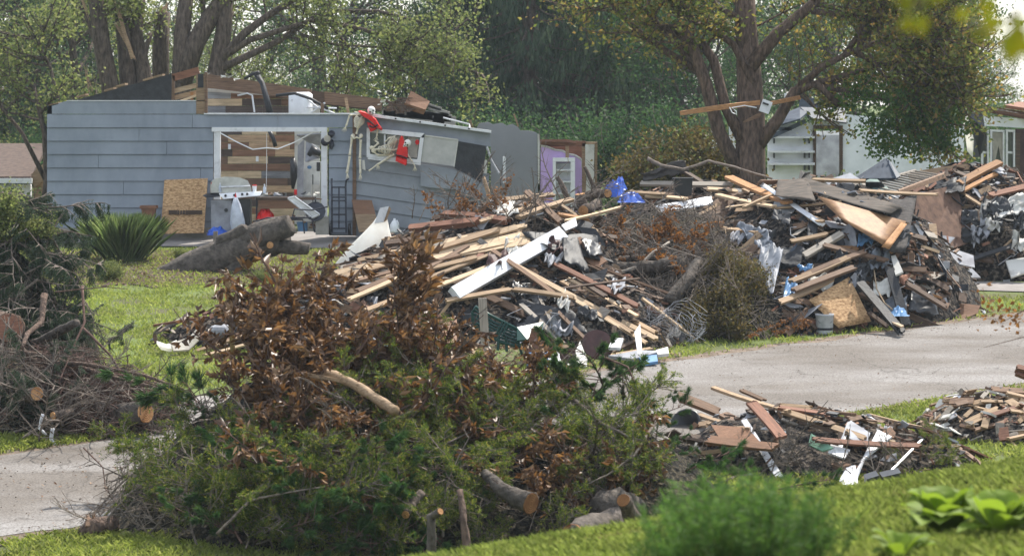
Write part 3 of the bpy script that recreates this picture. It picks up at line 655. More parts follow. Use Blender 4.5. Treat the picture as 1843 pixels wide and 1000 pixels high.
part('drywall_strip', 'drywall', H, lambda b: (wallpoly(b, [(372,159),(530,171),(530,175),(372,165)], Yh+3.5, .08), wallpoly(b, [(530,172),(575,178),(575,420),(530,428)], Yh+3.6, .08)))
part('ridge_beam', 'brown', H, lambda b: (b.prism([W(369,133,Yh+3.1), W(560,161,Yh+3.1), W(560,181,Yh+3.1), W(369,158,Yh+3.1)], [W(369,133,Yh+3.1)+Vector((0,.12,0)), W(560,161,Yh+3.1)+Vector((0,.12,0)), W(560,181,Yh+3.1)+Vector((0,.12,0)), W(369,158,Yh+3.1)+Vector((0,.12,0))]),
   b.prism([W(584,165,Yh+3.1), W(686,178,Yh+3.1), W(686,198,Yh+3.1), W(584,187,Yh+3.1)], [W(584,165,Yh+3.1)+Vector((0,.12,0)), W(686,178,Yh+3.1)+Vector((0,.12,0)), W(686,198,Yh+3.1)+Vector((0,.12,0)), W(584,187,Yh+3.1)+Vector((0,.12,0))])))
part('roof_sheathing', 'darkwood', H, lambda b: wallpoly(b, [(560,163),(690,180),(686,201),(560,186)], Yh+3.3, .04))
part('tar_paper_gable', 'black', H, lambda b: wallpoly(b, [(136,180.4),(308,133),(310,180.4)], Yh+.02, .06))
for i, (x, y) in enumerate([(96,186),(145,170.5),(195,159),(216,151.5),(265,140),(283,135)]):
    part('rafter_end', 'tan', H, lambda b: b.prism([W(x-8,y+3), W(x+9,y-2), W(x+9,y+1.5), W(x-8,y+6)], [p+Vector((0,.5,0)) for p in (W(x-8,y+3), W(x+9,y-2), W(x+9,y+1.5), W(x-8,y+6))]))
def bm2(b, x0, y0, x1, y1, wd, Y, th=.045, dy=0):
    a, c = W(x0, y0, Y), W(x1, y1, Y+dy); d = (c-a).normalized(); n = Vector((0,1,0)).cross(d).normalized()*wd/2
    b.prism([a-n, c-n, c+n, a+n], [p+Vector((0,th,0)) for p in (a-n, c-n, c+n, a+n)])
for (x0, y0, x1, y1, wd, mm, Y) in [(311,140,358,127,.16,'redwood',Yh),(312,136,311,181,.06,'brown',Yh),(361,133,361,205,.19,'tan',Yh-.02),(371,130,371,204,.06,'brown',Yh-.05),(313,164,356,153,.1,'pine',Yh+.1),(314,176,355,166,.1,'tan',Yh+.15),(345,166,345,181,.06,'orangewood',Yh+.1),(325,182,355,171,.05,'pine',Yh+.05),
     (622,176,627,204,.06,'tan',Yh+.4),(580,186,580,204,.07,'brown',Yh+1),(740,208,740,225,.09,'tan',Yh+2),(762,214,762,232,.09,'tan',Yh+2),(700,190,700,212,.1,'tan',Yh+1.5),(925,205,933,228,.04,'tan',Yh+3),(846,216,850,236,.06,'tan',Yh+2)]:
    part('stud', mm, H, lambda b: bm2(b, x0, y0, x1, y1, wd, Y))
part('tar_paper_post', 'black', H, lambda b: bm2(b, 361, 133, 361, 158, .12, Yh-.03, .01))
part('hanging_duct', 'black', H, lambda b: (b.tube([W(462,135,Yh+1.4),W(472,150,Yh+1.2),W(480,180,Yh+1),(W(486,204,Yh+1))], [.07,.06,.07,.08], 7), b.tube([W(440,142,Yh+1.4),W(455,133,Yh+1.3),W(466,131,Yh+1.2)], [.03,.04,.05], 6), b.tube([W(497,172,Yh+1.6),W(530,168,Yh+1.5),W(560,178,Yh+1.4),W(590,196,Yh+1.3)], .035, 6)), True)
for q in ([W(428,172,Yh+3.2),W(445,168,Yh+3.1),W(454,172,Yh+3.1),W(458,202,Yh+3)],[W(524,180,Yh+2),W(545,173,Yh+2),W(555,180,Yh+2),W(570,192,Yh+2),W(602,204,Yh+2)],[W(552,193,Yh+2),W(606,195,Yh+2)],[W(560,203,Yh+2),W(585,185,Yh+2)]): part('conduit', 'white', H, lambda b: b.tube(q, .021, 6))
part('water_tank', 'whitepl', H, lambda b: b.lathe([(.26,0),(.27,.05),(.27,.45),(.2,.5)], W(541,206,Yh+2.2), 16), True)
part('broken_masonry', 'block', H, lambda b: [b.box(W(x, y, Yh+1.6), (l, .3, h), Matrix.Rotation(a, 3, 'Y')) for x, y, l, h, a in ((735,205,1.1,.15,.06),(772,209,1.0,.17,.1),(708,203,.5,.14,0),(790,199,.5,.09,.3),(786,205,.5,.09,.1),(700,211,.7,.1,.1),(760,216,1.0,.14,.1),(800,216,.5,.2,.1),(783,193,.3,.08,.3))])
part('fallen_roof_panel', 'ply', H, lambda b: b.slab([W(738,168,Yh+1.5), W(772,187,Yh+1.5), W(764,202,Yh+1.3), W(727,190,Yh+1.3)], .2))
part('shredded_insulation', 'darkwood', H, lambda b: [b.tube([W(x, y, Yh+1.3), W(x+U(-14,14), y+U(-8,6), Yh+1.3), W(x+U(-26,26), y+U(-8,10), Yh+1.3)], [.02,.035,.01], 4) for x, y in [(U(700,735), U(183,200)) for _ in range(34)]])
for (x, y) in [(374,131),(401,136),(427,142),(500,147),(545,154),(414,138),(690,181),(683,187)]:
    part('insulation_tuft', 'drywall', H, lambda b: b.add([W(x+U(-7,7), y+U(-3,5), Yh+3.0+U(-.1,.1)) for _ in range(7)], [(0,1,2),(2,3,4),(4,5,6),(0,3,6),(1,4,5)]))
# interior on the right of the opening
cab = part('furnace_cabinet', 'chrome', H, lambda b: b.box(W(559,345,Yh+2.2), (.46, .5, 1.35)))
sub('control_panel', 'blackpl', cab, lambda b: (b.box(W(573,300,Yh+1.94), (.08, .02, .2)), b.box(W(563,350,Yh+1.94), (.02, .02, .9))))
sub('notice_sheet', 'drywall', cab, lambda b: b.box(W(568,345,Yh+1.935), (.2, .01, .32)))
sub('emblem', 'bluepl', cab, lambda b: b.lathe([(.05,0),(.05,.01)], W(557,301,Yh+1.94), 14, Matrix.Rotation(R(90), 3, 'X'), 1, .8))
part('torn_ceiling', 'greypanel', H, lambda b: (b.slab([W(534,243,Yh+1.2), W(578,240,Yh+1.2), W(577,262,Yh+1.5), W(556,256,Yh+1.6)], .03), b.slab([W(536,262,Yh+1.5), W(548,250,Yh+1.5), W(545,380,Yh+1.5), W(534,375,Yh+1.5)], .03), b.slab([W(552,252,Yh+2.4), W(577,270,Yh+2), W(574,285,Yh+2), W(550,292,Yh+2.2)], .04)))
for q, r_ in (([W(555,280,Yh+1.9),W(562,270,Yh+1.9),W(577,278,Yh+1.9)], [.05,.12,.07]), ([W(485,236,Yh+3),W(492,250,Yh+3),W(496,264,Yh+3)], .05), ([W(527,285,Yh+1.8),W(530,310,Yh+1.8),W(527,340,Yh+1.8)], [.06,.1,.03])): part('hanging_rag', 'blackpl', H, lambda b: b.tube(q, r_, 7), True)
part('electric_cable', 'whitepl', H, lambda b: (b.tube([W(396,239,Yh-.1),W(425,255,Yh-.1),W(455,269,Yh-.1),W(480,266,Yh-.1),W(500,268,Yh),W(528,257,Yh+.2),W(562,239,Yh)], .014, 5), b.tube([W(480,240,Yh+.2),W(480,300,Yh+.2),W(479,345,Yh+.2)], .006, 4)))
for (x, y) in [(413,264),(463,286)]: part('wall_switch', 'whitepl', H, lambda b: b.box(W(x, y, Yh+3.5), (.06, .02, .12)))
fl = part('flood_light', 'steel', H, lambda b: (b.lathe([(.04,0),(.055,.05),(.09,.14),(.095,.16)], W(586,254,Yh-.05), 14, Matrix.Rotation(R(95), 3, 'X')), b.lathe([(.03,0),(.05,.05),(.08,.14)], W(597,246,Yh-.05), 12, Matrix.Rotation(R(60), 3, 'X')), b.tube([W(596,252,Yh-.02),W(597,262,Yh-.05),W(595,268,Yh-.08)], [.05,.06,.03], 8)), True)
sub('lens', 'curtain', fl, lambda b: b.lathe([(.075,0),(.075,.01)], W(589,249.5,Yh-.25), 14, Matrix.Rotation(R(95), 3, 'X')))
# sagging right wall
def sag(x): return max(0, (x-640))*.125
def fs(b):
    rr = [204,234,254,278,302,326,350,374,398,425]
    for i in range(9):
        xe = 883 if i < 1 else (662 if i < 3 else 880)
        course(b, 640, xe, rr[i]+.4, rr[i+1]-.4, Yh+.03, 0, sag(xe)*(1 if i < 2 else 1.15), 3)
    wallpoly(b, [(640,205),(662,208),(662,424),(640,424)], Yh+.1, .05)
    wallpoly(b, [(662,302),(760,318),(820,330),(870,356),(880,424),(662,424)], Yh+.11, .05)
    wallpoly(b, [(755,288),(820,296),(872,322),(872,350),(755,318)], Yh+.12, .05)
    wallpoly(b, [(662,210),(883,236),(883,262),(824,252),(764,240),(662,231)], Yh+.1, .05)
part('sagging_wall', 'siding2', H, fs)
part('peeling_siding_sheet', 'siding2', H, lambda b: b.prism(*[[W(x, y, Yh-.1-.0016*max(0,x-760)+o_) for x, y in [(757,296),(800,301),(835,312),(862,328),(880,342),(884,356),(850,352),(812,340),(775,338),(757,334)]] for o_ in (0,.02)]))
part('corner_trim', 'brown', H, lambda b: wallpoly(b, [(634.5,205),(641,205),(641,424),(634.5,424)], Yh-.04, .1))
gt = part('gutter', 'white', H, lambda b: b.prism([W(638,201,Yh-.15), W(884,235,Yh-.15), W(884,239.5,Yh-.15), W(638,206,Yh-.15)], [p+Vector((0,.2,0)) for p in (W(638,201,Yh-.15), W(884,235,Yh-.15), W(884,239.5,Yh-.15), W(638,206,Yh-.15))]))
for x, y in [(712,213.5),(756,219.5),(801,225.5),(844,231.5)]: sub('gutter_hole', 'socket', gt, lambda b: b.lathe([(.02,0),(.02,.012)], W(x, y, Yh-.155), 10, Matrix.Rotation(R(90), 3, 'X')))
part('bent_pipe', 'alu', H, lambda b: b.tube([W(798,212,Yh+1.2),W(845,224,Yh+1),W(845,231,Yh+.8)], .02, 6))
wf = part('window', 'white', H, lambda b: [b.slab([W(*p, Yh-.08) for p in q], .07) for q in ([(660,230),(764,240),(763,248),(666,238)],[(660,230),(666,238),(666,277),(660,283)],[(660,283),(666,277),(751,287),(757,294)],[(757,294),(751,287),(756,249),(764,240)],[(662,283.5),(757,294.5),(757,297),(662,286.5)])])
sub('pane', 'glass', wf, lambda b: b.slab([W(x, y, Yh+.0) for x, y in ((666,238),(756,248),(751,287),(666,277))], .02))
sub('mullion', 'white', wf, lambda b: b.slab([W(x, y, Yh-.05) for x, y in ((691,242),(694,242),(694,282),(691,282))], .03))
sub('curtain', 'curtain', wf, lambda b: (b.slab([W(x, y, Yh-.02) for x, y in ((697,243),(728,246),(728,284),(697,280))], .015), b.slab([W(x, y, Yh-.022) for x, y in ((734,246),(754,249),(750,284),(734,283))], .015)))
sub('red_reflector', 'red', wf, lambda b: b.lathe([(.045,0),(.045,.012)], W(751,256,Yh-.05), 10, Matrix.Rotation(R(90), 3, 'X'), 1, 1.3))
bp = part('boarded_window', 'greypanel', H, lambda b: b.slab([W(x, y, Yh-.05) for x, y in ((764,244),(824,252),(817,299),(758,291))], .05)); bp.data.materials[0] = mat('grey_weathered_board', (.47,.46,.44), (.33,.325,.31), scale=5, bump=.2, contrast=(.2,.7))
sub('board_edge', 'drywall', bp, lambda b: (b.slab([W(x, y, Yh-.08) for x, y in ((764,242.5),(825,250.5),(825,252.5),(764,244.8))], .03), b.slab([W(x, y, Yh-.08) for x, y in ((823,253),(825,253),(818,300),(816,300))], .03)))
part('black_wall_sheet', 'black', H, lambda b: b.slab([W(x, y, Yh-.05) for x, y in ((825,254),(876,263),(871,300),(866,328),(844,315),(818,303))], .03))  # flat black slab in front of the siding
# the grey wall stub, purple room
part('wall_stub', 'stucco', H, lambda b: wallpoly(b, [(858,230),(862,222),(878,219.5),(887,224),(903,221),(912,226),(922,223),(932,229),(937,235),(950,235),(961,237),(967,240),(969,430),(884,430),(883,260)], Yh+2.2, .14))
part('plaster_edge', 'drywall', H, lambda b: (wallpoly(b, [(967.5,240),(971.5,244),(971,330),(968.5,330)], Yh+2.1, .2), b.box(W(873,312,Yh+1.9), (.09,.03,.6))))
part('hanging_siding_strip', 'greypanel', H, lambda b: b.tube([W(876,264,Yh-.1),W(884,288,Yh-.1),W(898,312,Yh-.2)], .025, 5))
Yp = Yh+5.0
part('purple_wall', 'purple', H, lambda b: wallpoly(b, [(973,262),(985,264),(1000,270),(1012,271),(1022,277),(1034,279),(1043,284),(1048,290),(1048,400),(973,400)], Yp, .1))
part('torn_plaster_edge', 'drywall', H, lambda b: [b.tube([W(a, c, Yp-.02), W(a2, c2, Yp-.02)], .025, 5) for (a, c), (a2, c2) in zip([(973,262),(985,264),(1000,270),(1012,271),(1022,277),(1034,279),(1043,284),(1048,290)], [(985,264),(1000,270),(1012,271),(1022,277),(1034,279),(1043,284),(1048,290),(1048,302)])])
part('stud_wall', 'ply', H, lambda b: (wallpoly(b, [(975,262),(1052,262),(1052,400),(975,400)], Yp+.35, .04)))
for (x0, y0, x1, y1, wd) in [(973,256,1054,259,.12),(1010,262,1022,262,.5),(1021,262,1021,290,.08),(1051,258,1051,372,.09),(1073,258,1072,350,.06),(1053,257.5,1075,257.5,.05)]:
    if wd < .4: part('stud', 'redwood' if wd > .1 else 'tan', H, lambda b: bm2(b, x0, y0, x1, y1, wd, Yp-.05, .2))
part('roof_deck', 'redwood', H, lambda b: b.slab([W(972,253,Yp-.2), W(1022,253,Yp-.2), W(1052,260,Yp+.1), W(976,262,Yp+.2)], .06))
part('drywall_sheet', 'drywall', H, lambda b: wallpoly(b, [(1053.5,260),(1070,260),(1069,300),(1071,350),(1066,352),(1054,346),(1056,318),(1053,310)], Yp-.1, .04))
bc = part('bookcase', 'whitepl', H, lambda b: (wallpoly(b, [(995,284),(1035,284),(1035,291),(995,291)], Yp-.3, .3), wallpoly(b, [(995,291.3),(1000.5,291.3),(1000.5,372),(995,372)], Yp-.3, .3), wallpoly(b, [(1027,291.3),(1035,291.3),(1035,372),(1027,372)], Yp-.3, .3)))
for y in (306, 327, 348): sub('shelf', 'whitepl', bc, lambda b: b.box(W(1014,y,Yp-.16), (.33,.24,.03)))
sub('back_panel', 'white', bc, lambda b: b.box(W(1014,332,Yp-.03), (.34,.02,1.0)))
part('far_plaster', 'white', H, lambda b: wallpoly(b, [(905,282),(910,282),(910,330),(905,330)], Yh-.2, .08))
# ------------------------------------------------------------------ things at the garage
rnd = random.Random(12)
def mk(name, m, label, cat, fn, px, py, Y=None, group=None, smooth=False):
    o = P(px, py, Y) if Y else G(px, py); return quick(name, m, label, cat, fn, o, group, smooth)
def leanpanel(b, q, Y0, Y1, th=.015):  # q: TL TR BR BL pixels; top at depth Y1, foot at depth Y0
    b.slab([W(*q[0], Y1), W(*q[1], Y1), W(*q[2], Y0), W(*q[3], Y0)], th)
osb = T('strand_board', 'strand board panel leaning on the blue grey wall left of the grill', 'board', W(330,420,61.2))
part('panel', 'osb', osb, lambda b: leanpanel(b, [(296,324),(374,321),(367,419),(289,421)], 61.2, 61.66, .018))
part('stamp', 'darkwood', osb, lambda b: [b.box(W(x, 382, 61.33), (.06+U(-.02,.02), .012, .09), Matrix.Rotation(R(-13), 3, 'X')) for x in range(306, 366, 5)])
pp = T('leaning_plywood', 'two tone plywood piece leaning on the wall beside the hand truck', 'board', W(655,418,61.2))
part('stained_upper_half', 'ply', pp, lambda b: leanpanel(b, [(633,360),(669,361),(676,386),(639,386)], 61.36, 61.66, .03))
part('lower_half', 'tan', pp, lambda b: leanpanel(b, [(639,386),(676,386),(682,415),(646,418)], 61.1, 61.36, .03))
# grill
g = W(418,417,61.0)
gr = T('gas_grill', 'open gas grill with a silver hood and a side burner', 'grill', g)
Yg = 60.7
part('hood', 'chrome', gr, lambda b: b.prism(*[[W(380+dx, 343+4, Yg+d_) if k == 0 else W(380+dx+ox, 343+oy, Yg+d_) for k, (ox, oy) in enumerate([(0,4),(0,-8),(2,-17),(9,-22),(26,-25),(50,-24),(66,-18),(72,-6),(73,4)])] for d_, dx in ((0,0),(.45,-2))]), False)
part('hood_handle', 'alu', gr, lambda b: b.tube([W(398,337,Yg-.06), W(450,335,Yg-.06)], .017, 8))
part('control_panel', 'whitepl', gr, lambda b: b.prism([W(394,349,Yg-.1), W(472,345,Yg-.1), W(468,352,Yg-.16), W(402,358,Yg-.16)], [W(394,348,Yg), W(472,344,Yg), W(468,353,Yg), W(402,359,Yg)]))
for x, y in [(406,352),(422,351),(436,349.5),(445,349)]: part('knob', 'blackpl', gr, lambda b: b.lathe([(.028,0),(.026,.035)], W(x, y, Yg-.13), 12, Matrix.Rotation(R(90), 3, 'X')))
part('side_shelf', 'steel', gr, lambda b: (b.prism([W(364,352,Yg-.05), W(394,350,Yg-.05), W(396,354,Yg-.05), W(372,356,Yg-.05)], [W(372,348,Yg+.4), W(394,346,Yg+.4), W(396,350,Yg+.4), W(374,352,Yg+.4)])))
part('cabinet', 'greypanel', gr, lambda b: b.box(W(400,388,Yg+.2), (.44, .4, .68)))
part('cabinet_dark_fill', 'blackpl', gr, lambda b: b.box(W(435,387,Yg+.22), (.40, .38, .70)))  # solid black box; inner shade of the open cabinet put into its colour
part('dial', 'blackpl', gr, lambda b: b.lathe([(.04,0),(.04,.02)], W(407,378,Yg-.01), 12, Matrix.Rotation(R(90), 3, 'X')))
for x in (386, 450): part('caster', 'blackpl', gr, lambda b: b.lathe([(.05,-.02),(.05,.02)], W(x, 416, Yg+.1), 12, Matrix.Rotation(R(90), 3, 'Y')))
def bottle(x, y, h, Y, m, cap, lab):
    o = T('bottle', lab, 'bottle', W(x, y, Y)); s_ = h/.22
    part('body', m, o, lambda b: b.lathe([(.03*s_,0),(.033*s_,.01),(.033*s_,.13*s_),(.014*s_,.17*s_),(.013*s_,.19*s_)], W(x, y, Y), 12), True)
    part('cap', cap, o, lambda b: b.lathe([(.016*s_,.19*s_),(.016*s_,.22*s_)], W(x, y, Y), 10)); return o
bottle(381, 347, .22, Yg+.1, 'curtain', 'red', 'bottle with an orange cap on the left shelf of the grill')
bottle(396, 346, .2, Yg-.02, 'bag', 'whitepl', 'clear bottle beside the hood on the left shelf of the grill')
bottle(476, 348, .2, 60.6, 'bag', 'whitepl', 'clear water bottle standing on the cluttered table')
o = bottle(416.5, 436, .24, 60.5, 'bag', 'bluepl', 'water bottle with a blue label standing on the forecourt'); part('label_band', 'bluepl', o, lambda b: b.lathe([(.037,.05),(.037,.12)], W(416.5,436,60.5), 12), True)
bottle(78.5, 442, .24, 61, 'bag', 'whitepl', 'pale bottle standing at the left end of the forecourt')
cup = T('cup', 'white paper cup with a lid next to the grill hood', 'cup', W(458,348,Yg)); part('body', 'whitepl', cup, lambda b: b.lathe([(.035,0),(.05,.15)], W(458,347,Yg), 12)); part('lid', 'red', cup, lambda b: b.lathe([(.053,.15),(.045,.17)], W(458,347,Yg), 12))
can = mk('can', 'red', 'red drink can on the cluttered table in the garage opening', 'can', lambda b: b.lathe([(.03,0),(.033,.01),(.033,.11),(.028,.12)], W(532,351,60.9), 12), 532, 351, 60.9, smooth=True)
gb_ = T('carrier_bag', 'white plastic carrier bag hanging from the front of the grill', 'bag', W(428,415,60.4))
def bagf(b):
    prof = [(424,355,3),(423,368,7),(420,385,10),(418,400,13),(417,412,12.5),(423,417,6)]
    vs = []; n = 14
    for i, (x, y, r_) in enumerate(prof):
        c = W(424+(i*1.2), y, 60.35)
        for k in range(n):
            a = 2*math.pi*k/n; rr = r_*SH*(1+.12*math.sin(k*2.7+i)); vs.append(c+Vector((math.cos(a)*rr, math.sin(a)*rr*.7, 0)))
    b.add(vs, [(i*n+k, (i+1)*n+k, (i+1)*n+(k+1) % n, i*n+(k+1) % n) for i in range(len(prof)-1) for k in range(n)]+[tuple((len(prof)-1)*n+k for k in range(n))])
part('bag_body', 'bag', gb_, bagf, True); part('handle', 'red', gb_, lambda b: (b.tube([W(423,355,60.35), W(424,346,60.4), W(425,355,60.35)], .012, 5)))
def crumple(b, cx, cy, rx, ry, Y, n=26, k=.25, depth=.5, seed=1):
    r_ = random.Random(seed); nn = 9; vs = []
    for j in range(nn+1):
        for i in range(nn+1):
            u, v = i/nn*2-1, j/nn*2-1; r2 = min(1, math.hypot(u, v)); hh = (1-r2**2)
            vs.append(W(cx+u*rx*(1+.2*r_.uniform(-1,1)), cy-hh*ry*2*r_.uniform(.7,1.2), Y)+Vector((0, v*depth*.5, v*depth*.5*.0645)))
    b.add(vs, [(j*(nn+1)+i, j*(nn+1)+i+1, (j+1)*(nn+1)+i+1, (j+1)*(nn+1)+i) for j in range(nn) for i in range(nn)])
mk('blue_cloth', 'bluetarp', 'crumpled blue bag lying on the concrete under the grill', 'bag', lambda b: crumple(b, 392, 421, 19, 7, 60.5, seed=4), 392, 421, 60.5)
mk('planter', 'terra', 'square terracotta planter by the wall behind the ornamental grass', 'planter', lambda b: (b.lathe([(.13,0),(.21,.42),(.25,.42),(.25,.48),(.2,.48)], W(268,410,61.1), 4, Matrix.Rotation(R(45), 3, 'Z'))), 268, 410, 61.1)
# cluttered table and things under it
tb = T('folding_table', 'dark table heaped with debris in the garage opening', 'table', W(510,415,61.0))
part('table_top', 'darkwood', tb, lambda b: b.box(W(515,357,61.0), (1.25, .6, .05)))
part('apron', 'ply', tb, lambda b: b.box(W(505,368,60.75), (.95, .03, .18)))
for x, yy in [(462,60.8),(568,60.8),(462,61.25),(568,61.25)]: part('leg', 'steel', tb, lambda b: b.tube([W(x,359,yy), W(x,418,yy)], .018, 6))
mk('window_screen', 'alu', 'aluminium framed screen leaning across the front of the table', 'screen', lambda b: ([b.tube([W(*p, 60.5), W(*q, 60.5)], .022, 6) for p, q in (((518,357),(562,392)),((530,354),(575,386)),((518,357),(530,354)),((562,392),(575,386)))], b.slab([W(520,358,60.5),W(530,355,60.5),W(573,386,60.5),W(563,390,60.5)], .01)), 540, 375, 60.5)
mk('red_bag', 'red', 'red bag slumped under the table beside the grill', 'bag', lambda b: crumple(b, 478, 392, 16, 11, 60.9, seed=9), 478, 392, 60.9)
mk('lawn_chair', 'steel', 'toppled chair frame of thin dark tubes in front of the table', 'chair', lambda b: [b.tube([W(x, y, 60.2+d_) for x, y in q], .016, 6) for q, d_ in (([(455,425),(462,398),(480,392),(560,391),(566,418)], 0),([(470,426),(478,402),(500,396),(545,395),(548,420)], .4),([(455,398),(560,391)], .2),([(525,395),(530,376),(560,378),(590,372)], .1))], 510, 405, 60.2)
for i, (x, y, m_, lb) in enumerate([(546,408,'bluepl','small blue tub on the floor under the leaning screen'),(562,408,'curtain','cream tub on the floor beside the concrete block')]):
    mk('tub', m_, lb, 'tub', lambda b: b.lathe([(.11,0),(.15,.2),(.16,.2),(.13,.19)], W(x, y+8, 60.9), 14), x, y, 60.9)
mk('concrete_block', 'block', 'square grey block standing beside the garage post', 'block', lambda b: b.box(W(580,406,60.7), (.27, .25, .38)), 580, 406, 60.7)
mk('tray', 'steel', 'black bowl shaped tray tipped against the garage post', 'tray', lambda b: b.lathe([(.05,0),(.2,.05),(.22,.1),(.2,.09)], W(568,383,60.7), 14, Matrix.Rotation(R(70), 3, 'X')), 568, 383, 60.7)
for i in range(46):
    x, y = U(460,575), U(352,424); m_ = rnd.choice(['darkwood','steel','drywall','greypanel','ply','tan','blackpl','cloth','terra'])
    Y = 60.7+U(-.1,.4) if y > 362 else 60.9
    if 362 < y < 385: y = 350
    tag(quick('debris_scrap', m_, '', '', lambda b: b.slab([W(x+U(-8,8), y+U(-5,3), Y+U(-.1,.1)) for _ in range(4)], .02), W(x, y, Y)), 'small scrap of household debris heaped in the garage opening', 'scrap', 'scraps in the garage opening')
# hand truck
ht = T('hand_truck', 'tall black steel hand truck standing against the grey wall', 'hand truck', W(615,421,61.1))
Yt2 = 61.25
part('frame', 'steel', ht, lambda b: (b.tube([W(597,321,Yt2+.2), W(597,330,Yt2+.18), W(598,420,Yt2-.05)], .02, 8), b.tube([W(627,322,Yt2+.05), W(623,325,Yt2+.15), W(622,335,Yt2+.18), W(623,420,Yt2-.05)], .02, 8), b.tube([W(610,337,Yt2+.15), W(610,412,Yt2-.03)], .016, 6)))
for y in (337, 355, 361, 386, 411): part('crossbar', 'steel', ht, lambda b: b.box(W(610,y,Yt2+.1-.002*(y-340)), (.3,.025,.032)))
part('toe_plate', 'steel', ht, lambda b: b.box(W(610,419,Yt2-.2), (.36,.22,.015)))
for x in (594.5, 629): wh_ = part('wheel', 'blackpl', ht, lambda b: b.lathe([(.06,-.03),(.125,-.03),(.135,0),(.125,.03),(.06,.03)], W(x, 412, Yt2+.05), 18, Matrix.Rotation(R(90), 3, 'Y')), True)
mk('milk_jug', 'whitepl', 'white plastic jug standing on the grass by the grey wall', 'jug', lambda b: (b.lathe([(.09,0),(.1,.02),(.1,.16),(.05,.24),(.025,.27),(.025,.3)], W(710,418,61.0), 12), b.tube([W(714,396,60.95), W(717,402,60.95), W(717,408,60.95)], .015, 6)), 710, 418, 61.0, smooth=True)
# ------------------------------------------------------------------ skeletons
def S1(x, y): return W(580+x/6.58, 180+y/6.58, Yh-.16)
def bone(b, pts, r, Y=0):
    q = [S1(*p)+Vector((0, Y, 0)) for p in pts]
    for a, c in zip(q, q[1:]):
        b.tube([a, a.lerp(c,.12), a.lerp(c,.5), a.lerp(c,.88), c], [r*1.9, r*1.4, r*1.15, r*1.4, r*1.9], 7)
def hand(b, p, d, L_=.085, spread=.45):
    p = Vector(p); d = Vector(d).normalized(); s_ = Vector((0,1,0)).cross(d).normalized()
    b.tube([p, p+d*L_*.5], [.012,.022], 6)
    for k in range(5):
        a = (k-2)*spread*.5; e = (d*math.cos(a)+s_*math.sin(a)).normalized(); q = p+d*L_*.35+s_*(k-2)*.009
        ln = L_*(.55+.2*(k != 0)+.12*(k == 2)); b.tube([q, q+e*ln*.5+Vector((0,-.008,0)), q+e*ln], [.0055,.005,.003], 5)
def ribs(b, c0, c1, hw, n=9, bend=.03):
    for i in range(n):
        t_ = i/(n-1); c = Vector(c0).lerp(Vector(c1), t_); ax = (Vector(c1)-Vector(c0)).normalized(); s_ = ax.cross(Vector((0,1,0))).normalized(); w_ = hw*(.6+.5*math.sin(math.pi*min(1, t_*1.0+.12)))
        ring = [c+s_*math.cos(a)*w_+Vector((0, -math.sin(a)*.09-.03, 0))+ax*bend*math.sin(a) for a in np.linspace(-.5, math.pi+.5, 13)]
        b.tube(ring, .0095, 5)
def skull(b, c, r, tilt):
    c = Vector(c); m = Matrix.Rotation(tilt, 3, 'Y')
    b.ball(c, r, (1, 1.1, 1.05), 12, m); b.ball(c+m@Vector((0,-r*.45,-r*.75)), r*.62, (1,.9,.8), 9, m)
    b.tube([c+m@Vector((-r*.5,-r*.1,-r*.9)), c+m@Vector((0,-r*.9,-r*1.35)), c+m@Vector((r*.5,-r*.1,-r*.9))], r*.16, 6)
def face(b, c, r, tilt):
    c = Vector(c); m = Matrix.Rotation(tilt, 3, 'Y')
    for s_ in (-1, 1): b.ball(c+m@Vector((s_*r*.38,-r*.93,-r*.25)), r*.25, (1,.5,1), 8, m)
    b.ball(c+m@Vector((0,-r*1.0,-r*.68)), r*.12, (1,.5,1.4), 7, m)
    b.box(c+m@Vector((0,-r*1.02,-r*1.02)), (r*.55, r*.12, r*.1), m)
sk = T('skeleton', 'decorative skeleton in a red life vest hanging upright from the roof edge', 'skeleton', S1(420,500))
def b1(b):
    bone(b, [(470,190),(445,250),(425,320),(405,400)], .016)
    for i in range(14): t_ = i/13; b.ball(S1(465-60*t_, 200+200*t_), .021, (1,1,.5), 6)
    ribs(b, S1(455,200), S1(415,310), .105)
    b.tube([S1(385,140)+Vector((0,-.03,0)), S1(455,165)+Vector((0,-.08,0)), S1(545,200)+Vector((0,-.03,0))], .011, 6)
    b.tube([S1(365,405), S1(352,425)+Vector((0,-.05,0)), S1(380,455)+Vector((0,-.06,0)), S1(410,440)+Vector((0,-.07,0)), S1(440,455)+Vector((0,-.06,0)), S1(468,425)+Vector((0,-.05,0)), S1(455,405)], [.02,.035,.022,.02,.022,.035,.02], 7)
    b.ball(S1(365,425), .045, (1,.35,1.1), 8); b.ball(S1(458,425), .045, (1,.35,1.1), 8)
    bone(b, [(352,445),(325,655)], .019); bone(b, [(322,665),(288,865)], .013); bone(b, [(334,665),(302,865)], .008)
    bone(b, [(455,470),(447,690)], .019); bone(b, [(443,700),(448,870)], .013); bone(b, [(455,700),(458,870)], .008)
    hand(b, S1(295,865), (.12,-.2,-1), .13, .25); hand(b, S1(452,870), (0,-.2,-1), .13, .25)
    bone(b, [(450,175),(320,178)], .014); bone(b, [(320,185),(278,310)], .009); bone(b, [(328,185),(288,312)], .007); hand(b, S1(280,310), (-.35,0,-1), .12)
    bone(b, [(545,215),(655,320)], .014); bone(b, [(662,330),(650,425)], .009); bone(b, [(655,330),(643,425)], .007); hand(b, S1(647,425), (-.2,0,-1), .11)
    b.tube([S1(480,180), S1(540,160), S1(570,140)], .014, 6)
part('bones', 'bone', sk, b1, True)
c1 = S1(583,122)+Vector((0,-.05,0)); so1 = part('skull', 'skull', sk, lambda b: skull(b, c1, .085, R(-25)), True); sub('eye_sockets', 'socket', so1, lambda b: face(b, c1, .085, R(-25)), True)
